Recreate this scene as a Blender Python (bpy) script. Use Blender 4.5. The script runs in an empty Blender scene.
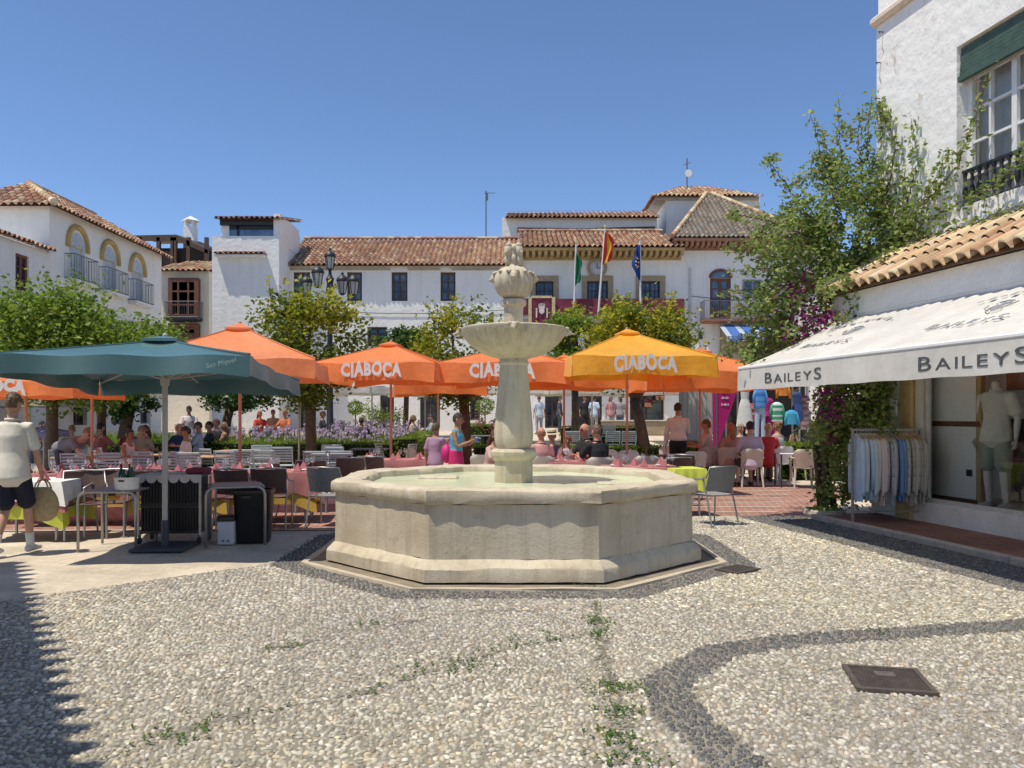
import bpy, bmesh, math, random
import numpy as np
from mathutils import Vector, Matrix, Euler

random.seed(7)
rnd = random.Random(11)
PI = math.pi
R = math.radians
scene = bpy.context.scene
COL = scene.collection

# ------------------------------------------------------------------ camera
CAMZ, HOR, F = 1.6, 415.0, 800.0
cam_d = bpy.data.cameras.new("camera")
cam_d.sensor_width = 36.0
cam_d.lens = 36.0 * F / 1024.0
cam_d.shift_y = (HOR - 384.0) / 1024.0
cam_d.clip_start, cam_d.clip_end = 0.05, 3000
cam = bpy.data.objects.new("camera", cam_d)
COL.objects.link(cam)
cam.location = (0, 0, CAMZ)
cam.rotation_euler = (PI / 2, 0, 0)
scene.camera = cam

# ------------------------------------------------------------------ light
SUN_EL = R(69)
SH = Vector((-0.85, -0.53, 0)).normalized()
SDIR = Vector((SH.x * math.cos(SUN_EL), SH.y * math.cos(SUN_EL), math.sin(SUN_EL)))
world = bpy.data.worlds.new("World")
scene.world = world
world.use_nodes = True
wn = world.node_tree
sky = wn.nodes.new("ShaderNodeTexSky")
sky.sky_type = 'NISHITA'
sky.sun_disc = False
sky.sun_elevation = SUN_EL
sky.sun_rotation = math.atan2(SH.x, SH.y)
sky.altitude = 2500
sky.air_density = 1.0
sky.dust_density = 0.0
sky.ozone_density = 5.5
bg = wn.nodes["Background"]
bg.inputs[1].default_value = 0.15
wn.links.new(sky.outputs[0], bg.inputs[0])
sun_d = bpy.data.lights.new("sun", 'SUN')
sun_d.energy = 4.3
sun_d.angle = R(0.5)
sun_d.color = (1.0, 0.925, 0.79)
sun = bpy.data.objects.new("sun", sun_d)
COL.objects.link(sun)
sun.location = (-20, -12, 50)
sun.rotation_euler = (-SDIR).to_track_quat('-Z', 'Y').to_euler()
scene.view_settings.view_transform = 'Standard'
scene.view_settings.look = 'None'
scene.view_settings.exposure = 0.2
scene.view_settings.gamma = 1.0
scene.view_settings.use_curve_mapping = False
try:
    scene.cycles.max_bounces = 6
    scene.cycles.transparent_max_bounces = 12
    scene.cycles.use_denoising = True
except Exception:
    pass

# ------------------------------------------------------------------ helpers
def W(px, py, Y):
    return Vector(((px - 512) / F * Y, Y, CAMZ + (HOR - py) / F * Y))
def XP(px, Y):
    return (px - 512) / F * Y
def ZP(py, Y):
    return CAMZ + (HOR - py) / F * Y
def gz(Y):
    return 0.75 * min(1.0, max(0.0, (Y - 22.0) / 15.0))

class MB:
    def __init__(s, M=None):
        s.v, s.f, s.c, s.m, s.M = [], [], [], [], M
    def add(s, vs, fs, col=None, mi=0):
        b = len(s.v)
        if s.M is not None:
            vs = [s.M @ Vector(p) for p in vs]
        s.v.extend([tuple(p) for p in vs])
        for q in fs:
            s.f.append(tuple(b + i for i in q)); s.c.append(col); s.m.append(mi)
        return s
    def box(s, c, d, col=None, mi=0, rz=0.0, bev=0.0):
        x, y, z = d[0] / 2, d[1] / 2, d[2] / 2
        if bev > 0:
            b = min(bev, x * .9, y * .9, z * .9)
            vs, idx = [], {}
            for sx in (-1, 1):
                for sy in (-1, 1):
                    for sz in (-1, 1):
                        for k in range(3):
                            p = [sx * (x - b), sy * (y - b), sz * (z - b)]
                            p[k] = (sx * x, sy * y, sz * z)[k]
                            idx[(sx, sy, sz, k)] = len(vs); vs.append(p)
            fs = []
            for k, (a, e) in enumerate(((1, 2), (0, 2), (0, 1))):
                for sg in (-1, 1):
                    q = []
                    for (u, w) in ((-1, -1), (1, -1), (1, 1), (-1, 1)):
                        t = [0, 0, 0]; t[k] = sg; t[a] = u; t[e] = w
                        q.append(idx[(t[0], t[1], t[2], k)])
                    fs.append(q)
            for k in range(3):          # edges along axis k
                a, e = [i for i in range(3) if i != k]
                for u in (-1, 1):
                    for w in (-1, 1):
                        q = []
                        for (t, ax) in ((-1, a), (1, a), (1, e), (-1, e)):
                            g = [0, 0, 0]; g[k] = t; g[a] = u; g[e] = w
                            q.append(idx[(g[0], g[1], g[2], ax)])
                        fs.append(q)
            for sx in (-1, 1):
                for sy in (-1, 1):
                    for sz in (-1, 1):
                        fs.append([idx[(sx, sy, sz, k)] for k in range(3)])
        else:
            vs = [(-x, -y, -z), (x, -y, -z), (x, y, -z), (-x, y, -z), (-x, -y, z), (x, -y, z), (x, y, z), (-x, y, z)]
            fs = [(0, 3, 2, 1), (4, 5, 6, 7), (0, 1, 5, 4), (1, 2, 6, 5), (2, 3, 7, 6), (3, 0, 4, 7)]
        if rz:
            ca, sa = math.cos(rz), math.sin(rz)
            vs = [(p[0] * ca - p[1] * sa, p[0] * sa + p[1] * ca, p[2]) for p in vs]
        return s.add([(p[0] + c[0], p[1] + c[1], p[2] + c[2]) for p in vs], fs, col, mi)
    def tube(s, pts, r, n=8, col=None, mi=0, cap=True):
        pts = [Vector(p) for p in pts]
        rs = list(r) if isinstance(r, (list, tuple)) else [r] * len(pts)
        vs, fs = [], []
        ref = None
        for i, p in enumerate(pts):
            a = pts[max(i - 1, 0)]; b = pts[min(i + 1, len(pts) - 1)]
            t = (b - a)
            t = t.normalized() if t.length > 1e-9 else Vector((0, 0, 1))
            if ref is None:
                ref = Vector((1, 0, 0)) if abs(t.x) < .9 else Vector((0, 1, 0))
            u = (ref - t * ref.dot(t)).normalized(); w = t.cross(u); ref = u
            for k in range(n):
                an = 2 * PI * k / n
                vs.append(p + u * (rs[i] * math.cos(an)) + w * (rs[i] * math.sin(an)))
        for i in range(len(pts) - 1):
            for k in range(n):
                k2 = (k + 1) % n
                fs.append((i * n + k, i * n + k2, (i + 1) * n + k2, (i + 1) * n + k))
        if cap:
            fs.append(tuple(range(n - 1, -1, -1)))
            fs.append(tuple((len(pts) - 1) * n + k for k in range(n)))
        return s.add(vs, fs, col, mi)
    def lathe(s, prof, n=24, c=(0, 0, 0), col=None, mi=0, mod=None):
        vs, fs = [], []
        for (r, z) in prof:
            for k in range(n):
                a = 2 * PI * k / n
                rr = r * (mod(a, r, z) if mod else 1)
                vs.append((c[0] + rr * math.cos(a), c[1] + rr * math.sin(a), c[2] + z))
        for i in range(len(prof) - 1):
            for k in range(n):
                k2 = (k + 1) % n
                fs.append((i * n + k, i * n + k2, (i + 1) * n + k2, (i + 1) * n + k))
        if prof[0][0] > 1e-4: fs.append(tuple(range(n - 1, -1, -1)))
        if prof[-1][0] > 1e-4: fs.append(tuple((len(prof) - 1) * n + k for k in range(n)))
        return s.add(vs, fs, col, mi)
    def ball(s, c, r, n=10, m=7, col=None, mi=0):
        rx, ry, rz = r if isinstance(r, (tuple, list)) else (r, r, r)
        vs = [(c[0], c[1], c[2] - rz)]
        for i in range(1, m):
            t = -PI / 2 + PI * i / m
            for k in range(n):
                a = 2 * PI * k / n
                vs.append((c[0] + rx * math.cos(t) * math.cos(a), c[1] + ry * math.cos(t) * math.sin(a), c[2] + rz * math.sin(t)))
        vs.append((c[0], c[1], c[2] + rz))
        fs = []
        for k in range(n):
            fs.append((0, 1 + (k + 1) % n, 1 + k))
            fs.append((len(vs) - 1, 1 + (m - 2) * n + k, 1 + (m - 2) * n + (k + 1) % n))
        for i in range(m - 2):
            for k in range(n):
                a, b = 1 + i * n + k, 1 + i * n + (k + 1) % n
                fs.append((a, b, b + n, a + n))
        return s.add(vs, fs, col, mi)
    def prism(s, poly, z0, z1, col=None, mi=0):
        n = len(poly)
        vs = [(p[0], p[1], z0) for p in poly] + [(p[0], p[1], z1) for p in poly]
        fs = [tuple(range(n - 1, -1, -1)), tuple(range(n, 2 * n))]
        fs += [(i, (i + 1) % n, n + (i + 1) % n, n + i) for i in range(n)]
        return s.add(vs, fs, col, mi)
    def quad(s, a, b, c, d, col=None, mi=0):
        return s.add([a, b, c, d], [(0, 1, 2, 3)], col, mi)
    def sheet(s, fn, nu, nv, col=None, mi=0, closed=False):
        vs = [fn(i / nu, j / nv) for j in range(nv + 1) for i in range(nu + 1)]
        fs = [(j * (nu + 1) + i, j * (nu + 1) + i + 1, (j + 1) * (nu + 1) + i + 1, (j + 1) * (nu + 1) + i) for j in range(nv) for i in range(nu)]
        return s.add(vs, fs, col, mi)
    def build(s, name, mat, parent=None, smooth=False, loc=None, rz=0.0):
        me = bpy.data.meshes.new(name)
        me.from_pydata(s.v, [], s.f)
        mats = mat if isinstance(mat, (list, tuple)) else [mat]
        for m_ in mats: me.materials.append(m_)
        if len(mats) > 1:
            me.polygons.foreach_set("material_index", s.m)
        if any(c is not None for c in s.c):
            at = me.color_attributes.new("Col", 'FLOAT_COLOR', 'CORNER')
            arr = np.ones((len(me.loops), 4), dtype=np.float32); i = 0
            for q, c in zip(s.f, s.c):
                if c is not None: arr[i:i + len(q), :3] = c
                i += len(q)
            at.data.foreach_set("color", arr.ravel())
        if smooth:
            me.polygons.foreach_set("use_smooth", [True] * len(me.polygons))
            if smooth is not True:
                try: me.set_sharp_from_angle(angle=R(smooth))
                except Exception: pass
        me.update()
        o = bpy.data.objects.new(name, me)
        COL.objects.link(o)
        if parent is not None: o.parent = parent
        if loc is not None: o.location = loc
        if rz: o.rotation_euler = (0, 0, rz)
        return o

def tag(o, label=None, cat=None, group=None, kind=None):
    if label: o['label'] = label
    if cat: o['category'] = cat
    if group: o['group'] = group
    if kind: o['kind'] = kind
    return o
def thing(name, label, cat, loc=(0, 0, 0), rz=0.0, group=None):
    o = bpy.data.objects.new(name, None)
    COL.objects.link(o)
    o.empty_display_size = .2
    o.location = loc; o.rotation_euler = (0, 0, rz)
    return tag(o, label, cat, group)
def kids(o):
    return [x for x in bpy.data.objects if x.parent is o] if False else list(o.children)
def dup(o, loc, rz=None, label=None, scale=None):
    r = o.copy(); COL.objects.link(r); r.location = loc
    if rz is not None: r.rotation_euler = (0, 0, rz)
    if scale: r.scale = scale if isinstance(scale, tuple) else (scale,) * 3
    if label: r['label'] = label
    for ch in list(o.children):
        c = ch.copy(); COL.objects.link(c); c.parent = r
        for g in list(ch.children):
            d = g.copy(); COL.objects.link(d); d.parent = c
    return r

# ------------------------------------------------------------------ materials
_mats = {}
def NT(name):
    m = bpy.data.materials.new(name); m.use_nodes = True
    return m, m.node_tree, m.node_tree.nodes["Principled BSDF"]
def L(nt, a, b): nt.links.new(a, b)
def coords(nt, kind='Object'):
    if kind == 'World':
        g = nt.nodes.new("ShaderNodeNewGeometry"); return g.outputs['Position']
    return nt.nodes.new("ShaderNodeTexCoord").outputs[kind]
def noise(nt, vec, scale, detail=4, rough=.55):
    n = nt.nodes.new("ShaderNodeTexNoise")
    n.inputs['Scale'].default_value = scale; n.inputs['Detail'].default_value = detail; n.inputs['Roughness'].default_value = rough
    L(nt, vec, n.inputs['Vector']); return n.outputs[0]
def ramp(nt, fac, stops):
    r = nt.nodes.new("ShaderNodeValToRGB")
    e = r.color_ramp.elements
    while len(e) < len(stops): e.new(.5)
    for k, (p, c) in enumerate(stops):
        e[k].position = p; e[k].color = (*c, 1) if len(c) == 3 else c
    L(nt, fac, r.inputs[0]); return r.outputs[0]
def mix(nt, fac, a, b, mode='MIX'):
    n = nt.nodes.new("ShaderNodeMixRGB"); n.blend_type = mode
    for s_, v in ((n.inputs[0], fac), (n.inputs[1], a), (n.inputs[2], b)):
        if hasattr(v, 'links') or hasattr(v, 'is_linked'): L(nt, v, s_)
        elif isinstance(v, (int, float)): s_.default_value = v
        else: s_.default_value = (*v, 1)
    return n.outputs[0]
def bump(nt, bsdf, h, strength=.3, dist=.02):
    b = nt.nodes.new("ShaderNodeBump"); b.inputs['Strength'].default_value = strength; b.inputs['Distance'].default_value = dist
    L(nt, h, b.inputs['Height']); L(nt, b.outputs[0], bsdf.inputs['Normal']); return b
def mapping(nt, vec, sc=(1, 1, 1), rot=(0, 0, 0)):
    m = nt.nodes.new("ShaderNodeMapping"); m.inputs['Scale'].default_value = sc; m.inputs['Rotation'].default_value = rot
    L(nt, vec, m.inputs['Vector']); return m.outputs[0]

def M(name, col, rough=.6, var=.18, scale=6.0, bmp=0.0, bscale=None, metal=0.0, attr=False, trans=0.0, bdist=.01, spec=None):
    if name in _mats: return _mats[name]
    m, nt, b = NT(name)
    v = coords(nt)
    if attr:
        a = nt.nodes.new("ShaderNodeAttribute"); a.attribute_name = "Col"; base = a.outputs['Color']
    else:
        base = None
    n1 = noise(nt, v, scale)
    n2 = noise(nt, v, scale * 7.3, 3)
    f = ramp(nt, n1, [(.25, (1 - var,) * 3), (.75, (1 + var,) * 3)])
    f2 = ramp(nt, n2, [(.3, (1 - var * .5,) * 3), (.7, (1 + var * .5,) * 3)])
    c = mix(nt, 1.0, f, f2, 'MULTIPLY')
    c = mix(nt, 1.0, base if base is not None else col, c, 'MULTIPLY')
    L(nt, c, b.inputs['Base Color'])
    b.inputs['Roughness'].default_value = rough; b.inputs['Metallic'].default_value = metal
    if spec is not None: b.inputs['Specular IOR Level'].default_value = spec
    if bmp: bump(nt, b, noise(nt, v, bscale or scale * 4, 5), bmp, bdist)
    if trans:
        t = nt.nodes.new("ShaderNodeBsdfTranslucent"); L(nt, c, t.inputs[0])
        x = nt.nodes.new("ShaderNodeMixShader"); x.inputs[0].default_value = trans
        L(nt, b.outputs[0], x.inputs[1]); L(nt, t.outputs[0], x.inputs[2])
        L(nt, x.outputs[0], nt.nodes["Material Output"].inputs[0])
    if name in ('canvas_attr', 'teal_canvas'):
        b.inputs['Sheen Weight'].default_value = .32 if name == 'canvas_attr' else .30; b.inputs['Sheen Roughness'].default_value = .35; b.inputs['Sheen Tint'].default_value = (1, .9, .75, 1) if name == 'canvas_attr' else (.55, .85, 1, 1); b.inputs['IOR'].default_value = 1.6
    _mats[name] = m
    return m

def m_whitewash(name, col=(.80, .79, .77), dirt=.10, flake=False):
    if name in _mats: return _mats[name]
    m, nt, b = NT(name)
    p = coords(nt, 'World')
    big = noise(nt, p, .45, 5, .6); streak = noise(nt, mapping(nt, p, (2.2, 2.2, .25)), 1.6, 4)
    c = mix(nt, ramp(nt, big, [(.35, (0, 0, 0)), (.75, (1, 1, 1))]), col, tuple(x * (1 - dirt * q) for x, q in zip(col, (1, 1.1, 1.35))))
    spot = noise(nt, p, 2.7, 7, .68)
    c = mix(nt, ramp(nt, spot, [(.60, (0, 0, 0)), (.70, (.35, .35, .35))]), c, tuple(x * .72 for x in col))
    c = mix(nt, ramp(nt, streak, [(.52, (0, 0, 0)), (.80, (.6, .6, .6))]), c, (col[0] * .80, col[1] * .77, col[2] * .72))
    if flake:
        fl = noise(nt, mapping(nt, p, (1, 1, .6)), 3.4, 8, .7)
        gate = noise(nt, p, .8, 2)
        k = mix(nt, 1.0, ramp(nt, fl, [(.60, (0, 0, 0)), (.66, (1, 1, 1))]), ramp(nt, gate, [(.42, (0, 0, 0)), (.62, (1, 1, 1))]), 'MULTIPLY')
        c = mix(nt, k, c, (.50, .44, .36))
    L(nt, c, b.inputs['Base Color']); b.inputs['Roughness'].default_value = .85
    h = mix(nt, .5, noise(nt, p, 5.5, 5), noise(nt, p, 1.3, 3))
    bump(nt, b, h, .75, .06)
    _mats[name] = m; return m

def m_stone():
    m, nt, b = NT("limestone")
    p = coords(nt)
    big = noise(nt, p, 1.6, 6, .62); fine = noise(nt, p, 40, 4, .7)
    st = noise(nt, mapping(nt, p, (9, 9, .55)), 1.0, 5)
    c = ramp(nt, big, [(.25, (.42, .345, .24)), (.5, (.54, .465, .34)), (.78, (.62, .56, .44))])
    c = mix(nt, ramp(nt, st, [(.50, (0, 0, 0)), (.72, (.6, .6, .6))]), c, (.33, .27, .185))
    c = mix(nt, ramp(nt, fine, [(.55, (0, 0, 0)), (.8, (.5, .5, .5))]), c, (.30, .26, .20))
    blot = noise(nt, p, 5.5, 6, .7)
    c = mix(nt, ramp(nt, blot, [(.58, (0, 0, 0)), (.68, (.42, .42, .42))]), c, (.27, .225, .155))
    drip = noise(nt, mapping(nt, p, (16, 16, .35), (0, 0, .4)), 1.0, 4)
    c = mix(nt, ramp(nt, drip, [(.58, (0, 0, 0)), (.78, (.5, .5, .5))]), c, (.60, .55, .46))
    alg = noise(nt, p, 2.6, 4)
    c = mix(nt, ramp(nt, alg, [(.60, (0, 0, 0)), (.78, (.3, .3, .3))]), c, (.34, .33, .19))
    pale = noise(nt, p, 3.1, 5)
    c = mix(nt, ramp(nt, pale, [(.62, (0, 0, 0)), (.75, (.55, .55, .55))]), c, (.63, .60, .53))
    L(nt, c, b.inputs['Base Color']); b.inputs['Roughness'].default_value = .82
    bump(nt, b, mix(nt, .5, fine, noise(nt, p, 9, 6, .65)), .6, .015)
    return m

def m_bricks(name, c1, c2, mort, w, h, msize=.006, rot=0, rough=.75, off=.5):
    m, nt, b = NT(name)
    p = mapping(nt, coords(nt, 'World'), (1, 1, 1), (0, 0, rot))
    t = nt.nodes.new("ShaderNodeTexBrick"); L(nt, p, t.inputs['Vector'])
    t.inputs['Scale'].default_value = 1; t.inputs['Brick Width'].default_value = w; t.inputs['Row Height'].default_value = h
    t.inputs['Mortar Size'].default_value = msize; t.offset = off
    t.inputs['Color1'].default_value = (*c1, 1); t.inputs['Color2'].default_value = (*c2, 1); t.inputs['Mortar'].default_value = (*mort, 1)
    f = ramp(nt, noise(nt, p, 1.3, 5), [(.3, (.75,) * 3), (.7, (1.2,) * 3)])
    c = mix(nt, 1, t.outputs[0], f, 'MULTIPLY')
    f2 = ramp(nt, noise(nt, p, 22, 4), [(.3, (.85,) * 3), (.7, (1.12,) * 3)])
    L(nt, mix(nt, 1, c, f2, 'MULTIPLY'), b.inputs['Base Color']); b.inputs['Roughness'].default_value = rough
    bump(nt, b, t.outputs[1], -.4, .006)
    return m

def m_attr(name, rough=.8, var=.12, scale=9, bmp=.25, trans=0.0, spec=None):
    return M(name, (1, 1, 1), rough, var, scale, bmp, scale * 5, 0, True, trans, .01, spec)

def m_glass_dark(name="window_glass", col=(.035, .045, .06)):
    if name in _mats: return _mats[name]
    m, nt, b = NT(name)
    n = noise(nt, coords(nt), 1.2, 3)
    L(nt, ramp(nt, n, [(.35, tuple(x * .5 for x in col)), (.7, tuple(x * 1.9 for x in col))]), b.inputs['Base Color'])
    b.inputs['Roughness'].default_value = .06
    _mats[name] = m; return m

def m_clear_glass():
    m, nt, b = NT("clear_glass")
    t = nt.nodes.new("ShaderNodeBsdfTransparent"); g = nt.nodes.new("ShaderNodeBsdfGlossy"); g.inputs['Roughness'].default_value = .02
    fr = nt.nodes.new("ShaderNodeFresnel"); fr.inputs[0].default_value = 1.5
    x = nt.nodes.new("ShaderNodeMixShader"); L(nt, fr.outputs[0], x.inputs[0]); L(nt, t.outputs[0], x.inputs[1]); L(nt, g.outputs[0], x.inputs[2])
    t.inputs[0].default_value = (.93, .96, .95, 1)
    L(nt, x.outputs[0], nt.nodes["Material Output"].inputs[0])
    return m

def m_water():
    m, nt, b = NT("basin_water")
    p = coords(nt)
    c = ramp(nt, noise(nt, p, 2.2, 4), [(.3, (.50, .56, .36)), (.7, (.68, .71, .51))])
    L(nt, c, b.inputs['Base Color'])
    b.inputs['Roughness'].default_value = .12; b.inputs['IOR'].default_value = 1.12
    bump(nt, b, noise(nt, p, 9, 3, .5), .22, .03)
    return m

WHITE = m_whitewash("whitewash", (.80, .785, .755))
WHITE_OLD = m_whitewash("old_whitewash", (.82, .80, .76), .13, True)
CREAMW = m_whitewash("cream_whitewash", (.72, .67, .58), .12)
STONE = m_stone()
TILE = m_attr("clay_roof_tile", .85, .22, 4, .4)
WOOD_D = M("dark_wood", (.075, .040, .022), .6, .3, 5, .3)
WOOD_R = M("red_brown_wood", (.15, .055, .03), .6, .3, 5, .3)
WOOD_P = M("pale_wood", (.42, .27, .14), .55, .25, 6)
OCHRE = M("ochre_stone", (.44, .31, .14), .8, .22, 4, .4)
TAN = M("tan_stone", (.36, .28, .18), .85, .2, 3, .4)
IRON = M("black_iron", (.022, .022, .026), .5, .3, 8)
GREYIRON = M("grey_iron", (.10, .11, .12), .5, .3, 8)
ALU = M("aluminium", (.42, .42, .42), .42, .08, 10, metal=.8)
POLE_G = M("grey_pole_paint", (.42, .40, .37), .5, .1, 8)
POLE_P = M("salmon_pole_paint", (.52, .25, .19), .55, .1, 8)
GLASS = m_glass_dark()
GLASS_B = m_glass_dark("blue_window_glass", (.07, .11, .16))
CLEAR = m_clear_glass()
LEAF = m_attr("leaf", .5, .1, 9, 0, .5, .3)
BARK = M("bark", (.10, .065, .04), .9, .35, 9, .8, 30)
BLACKP = M("black_plastic", (.012, .012, .014), .4, .2, 12)
WHITEP = M("white_plastic", (.72, .71, .69), .4, .06, 8)
SHADEDWP = M("shade_tinted_plastic", (.55, .49, .42), .45, .08, 8)  # white chair plastic with the orange parasols' shade mixed into its colour
CREAMC = M("cream_canvas", (.70, .67, .60), .8, .06, 3, .15, 30, trans=.25)
FADEW = M("white_paint", (.78, .77, .75), .5, .06, 8)

def text_mesh(body, size, bold=0.0, ext=.004, space=1.12):
    cu = bpy.data.curves.new("text", 'FONT'); cu.body = body; cu.size = size
    cu.align_x = 'CENTER'; cu.align_y = 'CENTER'; cu.extrude = ext; cu.offset = bold; cu.space_character = space
    cu.resolution_u = 4
    o = bpy.data.objects.new("text", cu); COL.objects.link(o)
    dg = bpy.context.evaluated_depsgraph_get()
    me = bpy.data.meshes.new_from_object(o.evaluated_get(dg))
    bpy.data.objects.remove(o); bpy.data.curves.remove(cu)
    return me
def text_obj(name, body, size, mat, parent, matrix, bold=0.0, ext=.004, width=None, fn=None):
    me = text_mesh(body, size, bold, ext)
    xs = [v.co.x for v in me.vertices]
    k = width / (max(xs) - min(xs)) if width else 1.0
    for v in me.vertices:
        v.co.x *= k
        if fn: v.co = fn(v.co)
    me.transform(matrix)
    me.materials.clear(); me.materials.append(mat)
    o = bpy.data.objects.new(name, me); COL.objects.link(o); o.parent = parent
    return o
# text lies in local XY; this turns it upright facing -Y
UP = Matrix.Rotation(PI / 2, 4, 'X')
# ------------------------------------------------------------------ ground
PAVE = m_bricks("beige_paving", (.53, .45, .345), (.57, .49, .38), (.46, .385, .29), .6, .4, .008, R(11))
BRICK = m_bricks("red_brick_paving", (.26, .10, .07), (.32, .14, .095), (.38, .31, .25), .26, .13, .014, R(11))
SIDEW = m_bricks("red_tile_sidewalk", (.22, .10, .07), (.27, .125, .09), (.24, .19, .15), .3, .3, .008, R(11.2), off=0)
KERB = M("kerb_stone", (.42, .36, .29), .8, .2, 5, .4)
def m_mortar():
    m, nt, b = NT("pebble_mortar")
    p = coords(nt, 'World')
    c = ramp(nt, noise(nt, p, 1.1, 6, .65), [(.3, (.19, .165, .125)), (.7, (.29, .255, .195))])
    c = mix(nt, ramp(nt, noise(nt, p, 60, 3), [(.4, (0, 0, 0)), (.7, (.6, .6, .6))]), c, (.20, .18, .145))
    L(nt, c, b.inputs['Base Color']); b.inputs['Roughness'].default_value = .9
    bump(nt, b, noise(nt, p, 90, 4), .5, .006)
    return m
MORTAR = m_mortar()
FX, FY = 0.02, 9.58                       # fountain centre
ED = Vector((.9806, .196, 0)); DD = Vector((-.196, .9806, 0))   # axes of the shop front
SO = Vector((5.95, 11.53, 0))             # a point on the shop wall
SRZ = math.atan2(.196, .9806)
def SP(x, y, z=0.0):
    return SO + ED * x + DD * y + Vector((0, 0, z))

g = MB()
ys = [-40, 0, 22, 25, 28, 31, 34, 37, 60, 400, 2500]
for i in range(len(ys) - 1):
    for (x0, x1) in ((-2500, -60), (-60, 60), (60, 2500)):
        g.quad((x0, ys[i], gz(ys[i]) - .012), (x1, ys[i], gz(ys[i]) - .012), (x1, ys[i + 1], gz(ys[i + 1]) - .012), (x0, ys[i + 1], gz(ys[i + 1]) - .012))
tag(g.build("ground", PAVE), kind="structure")
g = MB()
lb = [(-9, 2.2), (-4.4, 6.9), (-2.5, 8.75), (-2.2, 10.5)]
poly = [(-9, -4), (9.5, -4)] + [tuple(SP(-1.15, y)[:2]) for y in (-9, .9)] + [(4.65, 12.65), (2.2, 12.75), (2.2, 10.5)] + lb[::-1]
g.add([(x, y, -.006) for x, y in poly], [tuple(range(len(poly)))])
tag(g.build("pavement", MORTAR), kind="structure")
g = MB()
for poly, z in (([(-14, 10.9), (-2.3, 11.2), (-1.9, 14.2), (-14, 16.5)], -.004), ([(1.8, 12.75), (4.6, 12.66), (5.2, 13.9), (8.6, 18.2), (1.6, 18.6)], -.004)):
    g.add([(x, y, z) for x, y in poly], [tuple(range(len(poly)))])
tag(g.build("brick_pavement", BRICK), kind="structure")
g = MB()
for k in range(8):
    y0 = 13.1 + k * .72
    g.quad((1.9, y0, 0), (4.4 + k * .3, y0 + .12, 0), (4.4 + k * .3, y0 + .24, 0), (1.9, y0 + .12, 0))
g.quad((-14, 10.85, 0), (-2.3, 11.15, 0), (-2.3, 11.27, 0), (-14, 10.97, 0))
tag(g.build("pavement_line", KERB), kind="structure")
g = MB(Matrix.Translation(SO) @ Matrix.Rotation(SRZ, 4, 'Z'))
g.box((-.52, -4.6, .025), (1.05, 11.4, .07))
tag(g.build("sidewalk", SIDEW), kind="structure")
g = MB(Matrix.Translation(SO) @ Matrix.Rotation(SRZ, 4, 'Z'))
for k in range(12):
    g.box((-1.1, .6 - k * .95, .03 + rnd.uniform(-.003, .003)), (.11, .94, .09), bev=.012)
tag(g.build("kerb", KERB), kind="structure")

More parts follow.
